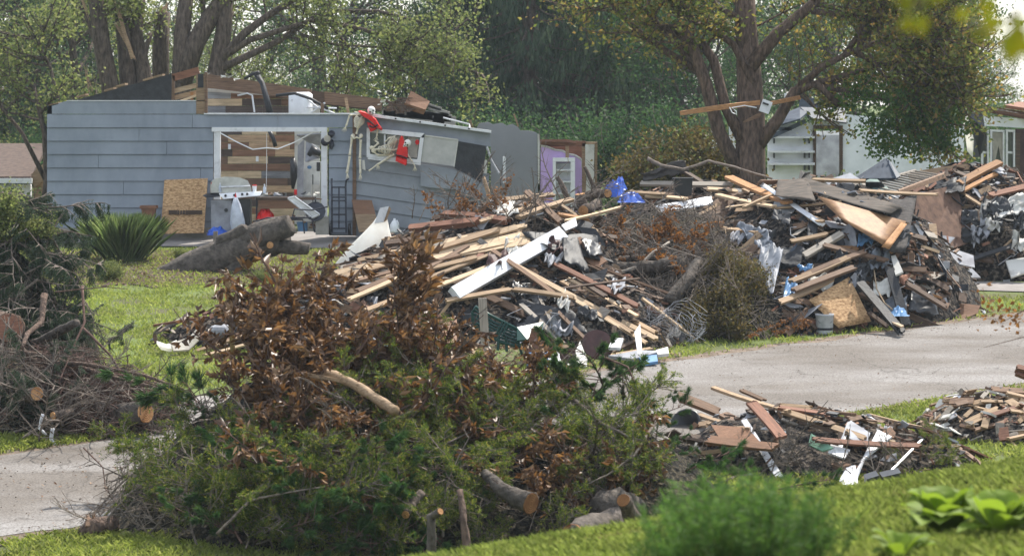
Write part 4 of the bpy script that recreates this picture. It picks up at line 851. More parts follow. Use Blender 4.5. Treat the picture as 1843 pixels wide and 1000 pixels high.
def vest(b, pts, dy=-.12, th=.12, Y=0):
    q = [S1(*p)+Vector((0, dy, 0)) for p in pts]; c = sum(q, Vector())/len(q)
    b.prism([c.lerp(p, .86)+Vector((0,-th*.5,0)) for p in q], q); b.prism(q, [p+Vector((0,th,0)) for p in q])
v1 = part('life_vest', 'red', sk, lambda b: (vest(b, [(425,130),(455,126),(505,140),(545,165),(590,190),(640,225),(672,285),(714,340),(705,362),(672,345),(640,310),(600,270),(560,235),(505,205),(475,185)]), vest(b, [(530,262),(575,270),(640,320),(650,342),(615,362),(575,382),(560,350),(545,310)], -.08, .08)))
sub('strap', 'belt', v1, lambda b: (b.tube([S1(560,305)+Vector((0,-.2,0)), S1(615,325)+Vector((0,-.2,0)), S1(665,290)+Vector((0,-.2,0))], .018, 5)))
sk2 = T('skeleton', 'decorative skeleton in a red life vest sprawled sideways across the window', 'skeleton', S1(850,600))
def b2(b):
    bone(b, [(600,585),(720,580),(840,595),(900,575)], .016); ribs(b, S1(830,588)+Vector((0,-.02,0)), S1(680,582)+Vector((0,-.02,0)), .10, 9)
    ribs(b, S1(880,450)+Vector((0,.02,0)), S1(800,520)+Vector((0,.02,0)), .075, 7)
    bone(b, [(840,595),(850,560),(870,500),(880,450)], .012); bone(b, [(930,560),(900,575)], .012); b.ball(S1(610,600), .055, (1,.4,.9), 8); b.ball(S1(585,565), .05, (1,.4,.9), 8)
    bone(b, [(600,565),(668,510)], .017); bone(b, [(668,510),(622,478)], .013); bone(b, [(850,640),(760,695)], .019); bone(b, [(755,700),(655,765)], .019); bone(b, [(650,765),(552,840)], .012); hand(b, S1(650,765), (.35,0,-1), .1)
    bone(b, [(900,575),(940,600),(1005,635)], .012); bone(b, [(600,610),(660,650),(850,655)], .014)
    bone(b, [(1005,635),(1065,725)], .012); bone(b, [(1065,725),(1098,785)], .008); hand(b, S1(1098,785), (.0,0,-1), .1)
    bone(b, [(790,560),(800,520),(850,470)], .012); bone(b, [(790,450),(860,430)], .012); bone(b, [(790,450),(740,500)], .01)
    b.tube([S1(930,560), S1(980,520), S1(1010,510)], .014, 6)
part('bones', 'bone', sk2, b2, True)
c2 = S1(1010,510)+Vector((0,-.12,0)); so2 = part('skull', 'skull', sk2, lambda b: skull(b, c2, .08, R(50)), True); sub('eye_sockets', 'socket', so2, lambda b: face(b, c2, .08, R(50)), True)
v2 = part('life_vest', 'red', sk2, lambda b: (vest(b, [(935,422),(958,435),(975,490),(1005,545),(1014,600),(1016,665),(1000,700),(880,672),(880,620),(890,590),(905,520),(918,460)]), vest(b, [(878,672),(1004,704),(1004,760),(990,775),(930,748),(870,722)], -.13)))
sub('strap', 'belt', v2, lambda b: b.tube([S1(878,648)+Vector((0,-.22,0)), S1(940,660)+Vector((0,-.24,0)), S1(1010,690)+Vector((0,-.22,0))], .016, 5))
mk('paper_tag', 'drywall', 'white sheet of paper stuck to the grey wall under the window', 'paper', lambda b: b.slab([W(652,288,Yh-.12),W(656,288,Yh-.12),W(658,307,Yh-.12),W(652,304,Yh-.12)], .006), 654, 298, Yh-.12)
# ------------------------------------------------------------------ neighbour far left and white house on the right
org = W(30, 380, 78)
NHs = T('neighbour_house', 'low house with a brown shingle roof at the far left edge', 'house', org)
part('wall', 'whitewall', NHs, lambda b: wallpoly(b, [(-60,332),(55,332),(55,400),(-60,400)], 71, .2))
part('roof', 'brownroof', NHs, lambda b: b.slab([W(-70,322,70.4), W(56,322,70.4), W(86,262,75), W(-70,262,75)], .12))
part('gutter', 'white', NHs, lambda b: wallpoly(b, [(-70,321),(57,321),(57,330),(-70,330)], 70.3, .15))
part('gable_board', 'tan', NHs, lambda b: (bm2(b, 56, 328, 88, 300, .3, 70.6, .1), wallpoly(b, [(60,335),(84,310),(84,400),(60,400)], 71, .1)))
Yw = 68.5
org = W(1500, 400, Yw)
WHs = T('wrecked_house', 'roofless white house with a bay window behind the big maple', 'house', org)
part('front_wall', 'whitewall', WHs, lambda b: (wallpoly(b, [(1382,222),(1466,222),(1466,400),(1382,400)], Yw, .12), wallpoly(b, [(1515,205),(1735,226),(1735,400),(1515,400)], Yw, .12), wallpoly(b, [(1466,216),(1515,216),(1515,232),(1466,232)], Yw, .12)))
part('side_return', 'white', WHs, lambda b: (wallpoly(b, [(1312,216),(1334,224),(1334,400),(1318,400)], Yw-1.5, .1), wallpoly(b, [(1281,218),(1290,218),(1296,400),(1284,400)], Yw-1.4, .1), wallpoly(b, [(1268,258),(1296,260),(1294,290),(1282,300)], Yw-1.5, .05), wallpoly(b, [(1284,285),(1330,275),(1330,400),(1284,400)], Yw-1.2, .05)))
for y in (247, 273, 295): 
    s_ = part('shelf', 'white', WHs, lambda b: b.box(W(1424,y,Yw-.15), (1.1,.28,.05)))
    for x in (1393, 1448, 1456): sub('bracket', 'blackpl', s_, lambda b: b.box(W(x,y+6,Yw-.12), (.03,.18,.14)))
part('torn_awning', 'slate', WHs, lambda b: (b.slab([W(1384,231,Yw-.2), W(1440,215,Yw-.6), W(1462,196,Yw+.2), W(1440,194,Yw+.3), W(1384,216,Yw+.2)], .04), b.slab([W(1440,194,Yw+.2), W(1520,196,Yw+.2), W(1524,222,Yw-.3), W(1462,214,Yw-.4)], .04), bm2(b, 1384, 248, 1450, 218, .1, Yw-.3), bm2(b, 1384, 231, 1425, 232, .08, Yw-.3)))
part('door_opening', 'darkwood', WHs, lambda b: [wallpoly(b, q, Yw-.06, .2) for q in ([(1464,232),(1469,232),(1469,400),(1464,400)],[(1512,230),(1517,230),(1517,400),(1512,400)],[(1464,226),(1517,226),(1517,232),(1464,232)])])
part('inner_wall', 'greypanel', WHs, lambda b: wallpoly(b, [(1469,236),(1512,236),(1512,400),(1469,400)], Yw+2.5, .1))
part('inner_lintel', 'white', WHs, lambda b: wallpoly(b, [(1469,236),(1512,236),(1512,243),(1469,243)], Yw+1, .1))
part('upper_gable', 'slate', WHs, lambda b: (wallpoly(b, [(1440,178),(1485,176),(1500,194),(1438,194)], Yw+2, .1)))
part('post', 'white', WHs, lambda b: wallpoly(b, [(1412,168),(1416,168),(1418,214),(1414,214)], Yw+1, .1))
# right wing
Yr = 66
part('bay_wall', 'whitewall', WHs, lambda b: (wallpoly(b, [(1765,208),(1870,216),(1870,232),(1765,226)], Yr, .12)))
part('bay_sill_wall', 'whitewall', WHs, lambda b: (wallpoly(b, [(1765,312),(1870,318),(1870,400),(1765,400)], Yr, .12)))
cl = part('wing_siding', 'drywall', WHs, lambda b: [wallpoly(b, [(1828,232+i*7),(1900,234+i*7),(1900,241+i*7),(1828,239+i*7)], Yr-.02-.01*(i%2), .05) for i in range(13)])
for (x0, x1) in [(1767,1780),(1783,1808),(1811,1827)]:
    w_ = part('window', 'white', WHs, lambda b: [wallpoly(b, q, Yr-.1, .1) for q in ([(x0,233),(x1,234),(x1,238),(x0,237)],[(x0,307),(x1,309),(x1,313),(x0,311)],[(x0,237),(x0+3,237),(x0+3,308),(x0,308)],[(x1-3,237),(x1,237),(x1,308),(x1-3,308)])])
    sub('pane', 'glass', w_, lambda b: wallpoly(b, [(x0+3,237),(x1-3,237),(x1-3,308),(x0+3,308)], Yr, .02))
    if x1-x0 > 20: sub('torn_curtain', 'curtain', w_, lambda b: b.slab([W(x, y, Yr-.04) for x, y in ((x0+3,238),(x1-3,239),(x1-4,306),(x0+14,262),(x0+5,306))], .01))
    else: sub('sash_rail', 'white', w_, lambda b: wallpoly(b, [(x0+3,272),(x1-3,273),(x1-3,277),(x0+3,276)], Yr-.06, .05))
part('shutter', 'darkwood', WHs, lambda b: wallpoly(b, [(1828,238),(1836,239),(1836,312),(1828,310)], Yr-.08, .05))
part('roof_edge', 'redwood', WHs, lambda b: (b.prism([W(1690,178,Yr+1), W(1870,205,Yr-.3), W(1870,219,Yr-.3), W(1690,186,Yr+1)], [p+Vector((0,.15,0)) for p in (W(1690,178,Yr+1), W(1870,205,Yr-.3), W(1870,219,Yr-.3), W(1690,186,Yr+1))]), bm2(b, 1700, 186, 1870, 212, .05, Yr-.5)))
part('rafter', 'redwood', WHs, lambda b: (b.slab([W(1808,192,Yr), W(1832,186,Yr+.8), W(1870,188,Yr+.5), W(1862,200,Yr-.3)], .08)))
for i in range(18): part('shingle_edge', 'greywood', WHs, lambda b: b.box(W(1694+i*8, 178+i*1.55, Yr+.9-.1*i*.7), (.09,.3,.03), Matrix.Rotation(.4, 3, 'Y')))
part('torn_curtain', 'blackpl', WHs, lambda b: b.slab([W(1741,206,Yr-.5), W(1768,205,Yr-.4), W(1772,235,Yr-.6), W(1775,262,Yr-.4), W(1762,282,Yr-.5), W(1752,284,Yr-.7), W(1754,250,Yr-.6)], .06)); WHs.children[-1].data.materials[0] = M['torn'] = mat('dark_brown_cloth', (.1,.06,.055), (.05,.03,.03), scale=3, bump=.6, bscale=6)
part('white_drape', 'cloth', WHs, lambda b: b.slab([W(1733,208,Yr-.4), W(1744,208,Yr-.5), W(1754,262,Yr-.6), W(1752,284,Yr-.5), W(1742,272,Yr-.4)], .04))
# power lines behind the trees
for i, (y0, y1) in enumerate([(8,14),(16,30)]):
    mk('power_line', 'greypanel', ['highest power line strung through the trees at upper left','second power line strung through the trees at upper left','sagging thin cable crossing behind the leaning maple','lowest sagging cable above the grey house'][i], 'cable', lambda b: b.tube([P(120+(i*60), y0, 76), P(420, (y0+y1)/2+4, 77), P(640+i*30, y1, 78)], .007, 4), 420, 15, 77)
# board, vent and cable lodged in the maple
mk('lodged_board', 'orangewood', 'long splintered board lodged across the forked maple trunk', 'board', lambda b: (b.prism([W(1223,201,59.4), W(1290,190,59.5), W(1368,181,59.7), W(1368,189,59.7), W(1290,199,59.5), W(1225,208,59.4)], [p+Vector((0,.05,.01)) for p in (W(1223,201,59.4), W(1290,190,59.5), W(1368,181,59.7), W(1368,189,59.7), W(1290,199,59.5), W(1225,208,59.4))])), 1300, 195, 59.5)
mk('lodged_board', 'brown', 'short pointed board hanging low against the maple trunk', 'board', lambda b: b.slab([W(1337,219,59.6), W(1362,205,59.6), W(1370,204,59.6), W(1368,211,59.6), W(1340,221,59.6)], .04), 1350, 212, 59.6)
mk('lodged_board', 'orangewood', 'orange board lodged among the right hand maple limbs', 'board', lambda b: b.prism([W(1384,184,59.9), W(1440,172,60.3), W(1442,179,60.3), W(1386,190,59.9)], [p+Vector((0,.04,.01)) for p in (W(1384,184,59.9), W(1440,172,60.3), W(1442,179,60.3), W(1386,190,59.9))]), 1410, 182, 60)
vb = T('vent_box', 'white metal vent box wedged in the crotch of the maple', 'box', W(1378,192,59.3)); part('casing', 'white', vb, lambda b: b.box(W(1378,192,59.3), (.2,.2,.26), Matrix.Rotation(R(20), 3, 'Y'))); part('slot', 'blackpl', vb, lambda b: b.box(W(1378,187,59.19), (.13,.02,.04), Matrix.Rotation(R(20), 3, 'Y')))
mk('cable_loop', 'whitepl', 'white cable loop dangling in front of the maple', 'cable', lambda b: b.tube([W(1313,193,59.3),W(1318,203,59.3),W(1326,206,59.3),W(1325,200,59.3),W(1317,194,59.3),W(1340,190,59.3),W(1362,194,59.3)], .011, 5), 1320, 200, 59.3)
# ================================================================== PILES
ALLM = ['darkwood','brown','tan','pine','greywood','black','white','greypanel','drywall','redwood','steel']
def core(key, m, label, n=70, amp=.16, lower=.13):
    l = BW[key]; x0 = min(b[0]-b[2] for b in l)-.1; x1 = max(b[0]+b[2] for b in l)+.1; y0 = min(b[1]-b[3] for b in l)-.1; y1 = max(b[1]+b[3] for b in l)+.1
    b = MB(); nx_ = n; ny = n; vs = []
    for j in range(ny+1):
        for i in range(nx_+1):
            x = x0+(x1-x0)*i/nx_; y = y0+(y1-y0)*j/ny; m_ = mound(x, y, [key])
            z = terrain(x, y)+m_-lower+(amp*noise.noise(Vector((x*2.3, y*2.3, 3)))+amp*.7*noise.noise(Vector((x*6, y*6, 7))) if m_ > 0 else -.1)
            vs.append((x, y, z))
    b.add(vs, [(j*(nx_+1)+i, j*(nx_+1)+i+1, (j+1)*(nx_+1)+i+1, (j+1)*(nx_+1)+i) for j in range(ny) for i in range(nx_)])
    tag(b.build('rubble_heap' if m != 'duff' else 'brush_heap', m, None, False), label, 'debris', kind='stuff')
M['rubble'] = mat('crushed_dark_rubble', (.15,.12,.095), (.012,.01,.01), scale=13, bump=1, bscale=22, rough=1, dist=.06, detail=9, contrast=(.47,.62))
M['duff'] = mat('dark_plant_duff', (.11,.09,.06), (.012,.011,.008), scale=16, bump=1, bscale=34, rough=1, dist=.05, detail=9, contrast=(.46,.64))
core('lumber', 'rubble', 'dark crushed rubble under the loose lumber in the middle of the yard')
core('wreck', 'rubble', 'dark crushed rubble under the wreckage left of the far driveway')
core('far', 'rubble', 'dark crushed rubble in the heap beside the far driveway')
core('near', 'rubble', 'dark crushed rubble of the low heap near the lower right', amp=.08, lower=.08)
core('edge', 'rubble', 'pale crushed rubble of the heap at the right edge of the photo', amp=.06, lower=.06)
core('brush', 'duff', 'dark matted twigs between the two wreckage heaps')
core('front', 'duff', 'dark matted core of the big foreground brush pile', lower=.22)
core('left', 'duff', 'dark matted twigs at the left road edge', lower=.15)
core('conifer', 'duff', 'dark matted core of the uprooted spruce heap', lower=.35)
def pick(key, rr, edge=.98):
    while True:
        l = rr.choice(BW[key]); a = rr.uniform(0, 6.283); q = rr.random()**.5*edge
        x, y = l[0]+l[2]*q*math.cos(a), l[1]+l[3]*q*math.sin(a)
        if y < l[1]+l[3]*.45: return x, y
def norm_at(x, y, key):
    e = .15; f = lambda a, c: surf(a, c, [key]); return Vector((f(x-e,y)-f(x+e,y), f(x,y-e)-f(x,y+e), 2*e)).normalized()
def shards(key, n, label, mats, seed, big=.22):
    rr = random.Random(seed); b = MB()
    for _ in range(n):
        x, y = pick(key, rr, 1.06); z = surf(x, y, [key])+rr.uniform(-.09,.06); b.cur = rr.randrange(len(mats)); nn = norm_at(x, y, key)
        L_ = rr.uniform(.05, big)*(1.8 if rr.random() < .25 else 1); w_ = rr.uniform(.015,.07) if rr.random() < .65 else rr.uniform(.06,.16)
        d = Vector((rr.gauss(0,1), rr.gauss(0,.7), rr.gauss(0,.5))); d = (d-nn*d.dot(nn)*.6).normalized()
        b.box((x, y, z), (L_, w_, rr.uniform(.006,.03)), frame((0,0,0), d, nn, 1, rr.uniform(-.9,.9)).to_3x3())
    tag(b.build('splinters', mats), label, 'splinters', kind='stuff')
SH_ = ['darkwood','brown','black','tan','greypanel','redwood','greywood','darkwood','brown','darkwood','darkwood','black','black','darkwood','brown']  # mostly dark pieces: shade of the gaps between boards put into colour
shards('lumber', 1300, 'countless splinters and scraps between the boards of the middle heap', SH_, 1)
shards('wreck', 1700, 'countless splinters and scraps over the wreckage left of the far driveway', SH_, 2)
shards('far', 1100, 'countless splinters and scraps over the heap beside the far driveway', SH_, 3)
shards('near', 240, 'countless splinters and scraps over the low heap near the lower right', SH_, 4, .15)
shards('edge', 230, 'pale splinters and plaster scraps over the heap at the right edge', ['drywall','tan','tan','brown','greywood','redwood'], 5, .3)
def board_mesh(b, L_, w_, t_, rr, jag=.08, seg=5):
    """board along local x with split, uneven ends and a slight warp"""
    k = 4; rows_ = []
    wx, wy = rr.uniform(-.012,.012)*L_, rr.uniform(-.01,.01)*L_
    je = [rr.uniform(0, jag) for _ in range(k+1)]; js = [rr.uniform(0, jag) for _ in range(k+1)]; vs = []; fs = []
    for i in range(seg+1):
        u = i/seg; bow = 4*u*(1-u)
        for s_ in (-1, 1):
            for j in range(k+1):
                x = u*L_; 
                if i == 0: x += js[j]
                if i == seg: x -= je[j]
                vs.append((x-L_/2, (j/k-.5)*w_+wy*bow, s_*t_/2+wx*bow))
    W_ = 2*(k+1)
    for i in range(seg):
        o = i*W_; p_ = o+W_
        for j in range(k):
            fs.append((o+j, p_+j, p_+j+1, o+j+1)[::-1]); fs.append((o+k+1+j, p_+k+1+j, p_+k+2+j, o+k+2+j))
        fs.append((o, o+k+1, p_+k+1, p_)[::-1]); fs.append((o+k, p_+k, p_+2*k+1, o+2*k+1)[::-1])
    for o, fl in ((0, 1), (seg*W_, 0)):
        for j in range(k):
            f = (o+j, o+j+1, o+k+2+j, o+k+1+j); fs.append(f if not fl else f[::-1])
    b.add(vs, fs)
def plank(a, c, w_, t_, m, label=None, cat='board', group=None, name='board', roll=0, jag=.07, up=None, seed=None, key=None):
    """a, c: world points of the two ends"""
    a = Vector(a); c = Vector(c); rr = random.Random(seed if seed is not None else int(a.x*1000+c.z*777)); L_ = (c-a).length
    b = MB(); board_mesh(b, L_, w_, t_, rr, jag); o = b.build(name, m); mid = (a+c)/2
    u_ = up or Vector((0, -.55, .83)); o.matrix_world = frame(mid, c-a, u_, 1, roll); return tag(o, label, cat, group)
def tow(p, l):                           # a little nearer than the heap's surface
    e = Vector((0,0,CZ)); v = p-e; return e+v*(1-l/v.length)
def bp2(key, x0, y0, x1, y1, w_, t_, m, label, lift=.3, Y0=None, Y1=None, **kw):
    a = P(x0, y0, Y0) if Y0 else tow(on(x0, y0, key), lift); c = P(x1, y1, Y1) if Y1 else tow(on(x1, y1, key), lift)
    return plank(a, c, w_, t_, m, label, **kw)
def randboards(key, n, mats, label, group, seed, dirs, Lr=(.4,1.7), wr=(.04,.16)):
    rr = random.Random(seed)
    for i in range(n):
        x, y = pick(key, rr, 1.0); nn = norm_at(x, y, key); L_ = rr.uniform(*Lr)*(1 if rr.random() < .75 else .6); th = rr.choice(dirs)+rr.gauss(0,.3)
        d = Vector((math.cos(th), math.sin(th), 0)); d = (d-nn*d.dot(nn)*.9+Vector((0,0,rr.gauss(0,.12)))).normalized()
        p = Vector((x, y, surf(x, y, [key])+rr.uniform(-.1,.06))); mt = rr.choice(mats); w_ = rr.uniform(*wr); t_ = rr.choice([.02,.038,.038,.05])
        plank(p-d*L_/2, p+d*L_/2, w_, t_, mt, label+' '+{'darkwood':'(dark)','brown':'(brown)','tan':'(tan)','pine':'(fresh pale wood)','greywood':'(weathered grey)','redwood':'(reddish)','orangewood':'(orange brown)'}.get(mt, ''), 'board', group+' '+mt, roll=rr.gauss(0,.5), up=nn, seed=seed*1000+i)
randboards('lumber', 52, ['brown','darkwood','tan','pine','redwood','brown','darkwood','greywood'], 'short splintered board jumbled in the middle lumber heap', 'loose boards of the middle lumber heap', 11, [.25,.35,-.5,2.5,.9], (.6,2.0))
randboards('wreck', 78, ['brown','darkwood','tan','pine','darkwood','brown','greywood','orangewood'], 'splintered board jumbled in the wreckage left of the far driveway', 'loose boards of the big wreckage heap', 12, [.1,.5,-.4,2.8,1.2], (.6,2.1))
randboards('far', 26, ['brown','darkwood','redwood','tan','darkwood'], 'splintered board in the heap beside the far driveway', 'loose boards beside the far driveway', 13, [.3,-.3,.8], (.4,1.6))
randboards('near', 22, ['brown','darkwood','tan','redwood'], 'short board in the low heap near the lower right', 'loose boards of the low near heap', 14, [-.4,.2,-.7], (.3,1.0), (.03,.11))
randboards('edge', 14, ['tan','brown','greywood','redwood','tan'], 'short board in the heap at the right edge of the photo', 'loose boards of the right edge heap', 15, [.3,-.3,.6], (.3,.9), (.03,.12))
randboards('brush', 6, ['brown','darkwood','greywood'], 'splintered board caught in the brush between the heaps', 'boards in the middle brush', 16, [.4,-.5], (.3,1.0), (.03,.09))
# flat scraps (felt, panels, sheets)
def scraps(key, n, mats, label, group, seed, s0=.12, s1=.4):
    rr = random.Random(seed)
    for i in range(n):
        x, y = pick(key, rr); nn = norm_at(x, y, key); p = Vector((x, y, surf(x, y, [key])+rr.uniform(-.08,.05))); mt = rr.choice(mats); S_ = rr.uniform(s0, s1)
        fr = frame(p, Vector((rr.gauss(0,1), rr.gauss(0,1), rr.gauss(0,.4))), nn, 1, rr.gauss(0,.5)); k = rr.randint(4, 6); b = MB(); ff = []; fb = []; cv = rr.uniform(-.5,.5)
        for j in range(k):
            a = 6.283*j/k+rr.uniform(-.3,.3); r_ = S_*rr.uniform(.35,.75); q = Vector((r_*math.cos(a), r_*math.sin(a)*.7, 0)); q.z = cv*q.x*q.x; ff.append(q+Vector((0,0,.006))); fb.append(q-Vector((0,0,.006)))
        b.prism(ff, fb); o = b.build('scrap_sheet', mt); o.matrix_world = fr
        tag(o, label+' '+{'black':'(black felt)','greypanel':'(grey)','white':'(white painted)','drywall':'(off white)','slate':'(blue grey)','ply':'(brown plywood)','blackpl':'(black plastic)','greywood':'(grey wood)','bluepl':'(blue)'}.get(mt, ''), 'scrap', group+' '+mt)
scraps('lumber', 46, ['black','black','greypanel','ply','blackpl','greywood'], 'torn piece of sheet lying in the middle lumber heap', 'sheet scraps of the middle lumber heap', 21, .15, .5)
scraps('wreck', 84, ['black','black','greypanel','ply','greypanel','slate','blackpl','greywood','ply'], 'torn piece of sheet lying in the wreckage left of the far driveway', 'sheet scraps of the big wreckage heap', 22, .2, .75)
scraps('far', 46, ['black','greypanel','drywall','slate','black','ply'], 'torn piece of sheet in the heap beside the far driveway', 'sheet scraps beside the far driveway', 23, .15, .5)
scraps('near', 24, ['black','greypanel','white','ply'], 'torn piece of sheet in the low heap near the lower right', 'sheet scraps of the low near heap', 24, .08, .25)
scraps('edge', 24, ['drywall','drywall','greywood','greypanel','white'], 'torn piece of sheet in the heap at the right edge of the photo', 'sheet scraps of the right edge heap', 25, .1, .3)
# ---- named boards of the middle lumber heap
k_ = 'lumber'
LB = [  # x0 y0 x1 y1 w t mat label
 (612,500,900,412,.11,.04,'tan','orange brown board half hidden in the pale board bundle'),
 (700,488,955,428,.11,.04,'pine','splintered pale board at the right end of the pale board bundle'),
 (610,484,800,436,.12,.035,'greywood','short greyish board at the top left of the pale board bundle'),
 (720,450,950,405,.1,.035,'pine','uppermost thin lath of the pale board bundle'),
 (750,470,955,434,.13,.03,'pine','wide split board ending square at the right of the bundle'),
 (640,505,830,458,.07,.04,'brown','shadowed brown board inside the pale board bundle'),
 (600,493,935,408,.14,.04,'pine','long fresh board at the top of the pale board bundle'),
 (640,470,900,413,.10,.045,'tan','second board of the pale board bundle'),
 (655,484,945,421,.13,.04,'pine','third board of the pale board bundle, split at its upper end'),
 (620,510,955,432,.15,.04,'pine','broad splintered board below the pale board bundle'),
 (690,500,860,462,.09,.04,'tan','narrow tan board under the pale board bundle'),
 (742,496,846,440,.08,.04,'brown','brown board poking out under the pale board bundle'),
 (625,540,745,488,.08,.04,'pine','short pale board at the left foot of the pale board bundle'),
 (655,560,790,500,.09,.04,'tan','tan board sloping down to the dead leafy branches'),
 (640,525,770,470,.10,.04,'brown','dark sided board at the left of the pale board bundle'),
 (700,545,905,470,.09,.035,'pine','thin pale board just above the white beam'),
 (770,500,890,455,.07,.035,'tan','thin tan board crossing above the white beam'),
 (800,542,923,520,.09,.045,'tan','level pale board under the lower end of the white beam'),
 (922,520,1035,536,.09,.045,'tan','board continuing right from the level pale board'),
 (885,450,1000,530,.08,.04,'brown','brown board sloping down behind the white beam'),
 (925,477,1185,612,.10,.05,'pine','long pale board with a stencilled mark sloping down to the right'),
 (1010,505,1182,600,.08,.04,'tan','second long board sloping down to the right'),
 (1020,500,1150,570,.06,.03,'pine','thin pale lath in the sloping board fan'),
 (1035,540,1165,618,.07,.03,'pine','lowest pale lath of the sloping board fan'),
 (990,470,1150,552,.10,.04,'redwood','red brown board at the top of the sloping board fan'),
 (1000,520,1140,600,.09,.04,'tan','middle tan board of the sloping board fan'),
 (1040,500,1092,535,.08,.04,'darkwood','dark board at the right of the sloping board fan'),
 (935,545,1015,620,.08,.04,'greywood','grey board sloping down behind the green chair'),
 (970,535,1000,600,.05,.04,'greywood','thin grey stick standing behind the green chair'),
 (1003,560,1065,620,.06,.04,'brown','brown stick above the round dark table top'),
 (970,632,1030,622,.10,.03,'tan','short tan board lying behind the blue crate'),
 (1090,640,1175,626,.05,.03,'tan','thin board on the ground in front of the round dark table top'),
 (352,632,480,590,.06,.04,'tan','long thin board low at the left tip of the lumber heap'),
 (365,640,505,600,.05,.03,'pine','pale lath low at the left tip of the lumber heap'),
 (370,628,470,582,.05,.03,'brown','brown lath at the left tip of the lumber heap'),
 (415,585,520,545,.05,.03,'tan','thin lath rising over the left tip of the lumber heap'),
 (735,412,865,398,.16,.10,'redwood','thick red brown beam lying below the twiggy top of the heap'),
 (795,385,915,398,.14,.09,'redwood','rough red beam on top of the lumber heap'),
 (860,400,960,368,.08,.05,'tan','orange tan board crossing the top of the lumber heap'),
 (930,392,1033,358,.10,.06,'tan','squared tan beam pointing up toward the purple room'),
 (945,342,1010,400,.12,.04,'brown','brown board sloping down from the purple room'),
 (900,385,970,360,.10,.05,'darkwood','dark board under the squared tan beam'),
 (1000,385,1060,395,.08,.05,'orangewood','orange beam end beside the cut log'),
 (1015,398,1120,372,.05,.04,'pine','thin pale pole reaching right over the brush'),
 (690,440,800,428,.12,.08,'darkwood','dark beam half buried behind the pale board bundle'),
 (1030,430,1085,480,.3,.03,'ply','brown plywood flap under the black felt'),
]
for r_ in LB: bp2(k_, *r_)
o = bp2(k_, 817,530,1012,420,.24,.13,'white','long white painted post lying diagonally across the lumber heap', lift=.3, name='white_post', cat='post', roll=.5, jag=.01); 
tag(quick('white_sheet_scrap','white','','',lambda b: b.slab([on(1010,415,k_)+Vector((0,-.2,.1)), on(1035,402,k_)+Vector((0,-.2,.1)), on(1038,416,k_)+Vector((0,-.25,.1)), on(1018,424,k_)+Vector((0,-.3,.1))], .02), on(1020,415,k_)), 'small white sheet scrap at the upper end of the white post', 'scrap')
def drape(key, name, m, label, cat, pts, lift=.1, th=.02, wave=.06, n=10, Y=None, sm_=True):
    """sheet through four pixel corners lying over a pile"""
    A = [P(x, y, Y[i]) if Y else tow(on(x, y, key), lift+.15) for i, (x, y) in enumerate(pts)]; b = MB(); vs = []; rr = random.Random(int(pts[0][0]))
    ph = rr.uniform(0, 9)
    for s_ in (0, 1):
        for j in range(n+1):
            for i in range(n+1):
                u, v = i/n, j/n; p = A[0].lerp(A[1], u).lerp(A[3].lerp(A[2], u), v)
                q = wave*(noise.noise(Vector((u*3+ph, v*3, ph)))+.5*noise.noise(Vector((u*8+ph, v*8, ph)))); vs.append(p+Vector((q*.4, -abs(q)*1.6-s_*th+q*.5, q)))
    N_ = (n+1)*(n+1); fs = [(j*(n+1)+i, j*(n+1)+i+1, (j+1)*(n+1)+i+1, (j+1)*(n+1)+i) for j in range(n) for i in range(n)]; fs += [tuple(a+N_ for a in f[::-1]) for f in fs]
    rim = [(j, 0) for j in range(n)]; e = [i for i in range(n+1)]+[(j+1)*(n+1)+n for j in range(n)]+[n*(n+1)+i for i in range(n-1, -1, -1)]+[j*(n+1) for j in range(n-1, 0, -1)]
    fs += [(e[i], e[(i+1) % len(e)], e[(i+1) % len(e)]+N_, e[i]+N_)[::-1] for i in range(len(e))]
    b.add(vs, fs); c = sum(A, Vector())/4; o = b.build(name, m, None, sm_, Matrix.Translation(c)); return tag(o, label, cat)
drape(k_, 'roofing_felt', 'black', 'black roofing felt draped over the top right of the lumber heap', 'felt', [(940,416),(1075,424),(1080,470),(990,448)], .2)
drape(k_, 'roofing_felt', 'black', 'hanging black felt flap right of the white post', 'felt', [(1010,430),(1040,428),(1060,490),(1015,470)], .25)
drape(k_, 'roofing_felt', 'blackpl', 'glossy black felt strip curling down at the right of the lumber heap', 'felt', [(1045,428),(1078,432),(1086,458),(1060,462)], .3)
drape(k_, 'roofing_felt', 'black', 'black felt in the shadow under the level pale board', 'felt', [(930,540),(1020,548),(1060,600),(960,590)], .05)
drape(k_, 'painted_board', 'greypanel', 'grey painted panel half hidden behind the dead leafy branches', 'panel', [(497,518),(680,534),(678,548),(492,530)], .1, .02, .01, 4)
drape(k_, 'insulation', 'drywall', 'fluffy pale insulation on top of the lumber heap', 'insulation', [(885,368),(925,362),(935,385),(895,388)], .15, .03, .08)
# shrouded post
tp = T('shrouded_post', 'white post wrapped at the foot in a white sheet left of the lumber heap', 'post', P(665,470,50.2))
part('post', 'white', tp, lambda b: (b.prism(*[[P(x, y, 50.1+o_) for x, y in [(684,374),(700,371),(690,400),(674,402)]] for o_ in (0,.12)])))
part('post_side', 'tan', tp, lambda b: (b.prism(*[[P(x, y, 50.12+o_) for x, y in [(700.5,371),(704,376),(696,396),(690.5,400)]] for o_ in (0,.12)])))
def shroud(b):
    prof = [(386,688,7),(400,685,13),(420,677,24),(440,670,36),(460,665,46),(476,662,53)]; n = 26; vs = []
    for i, (y, cx, r_) in enumerate(prof):
        for k in range(n):
            a = 6.2832*k/n; rr_ = r_*.0101*(1+.13*math.sin(k*3.1+i*.4)*(i/5)); vs.append(P(cx, y, 50.2)+Vector((math.cos(a)*rr_, math.sin(a)*rr_*.6, 0)))
    b.add(vs, [(i*n+k, (i+1)*n+k, (i+1)*n+(k+1) % n, i*n+(k+1) % n) for i in range(5) for k in range(n)])
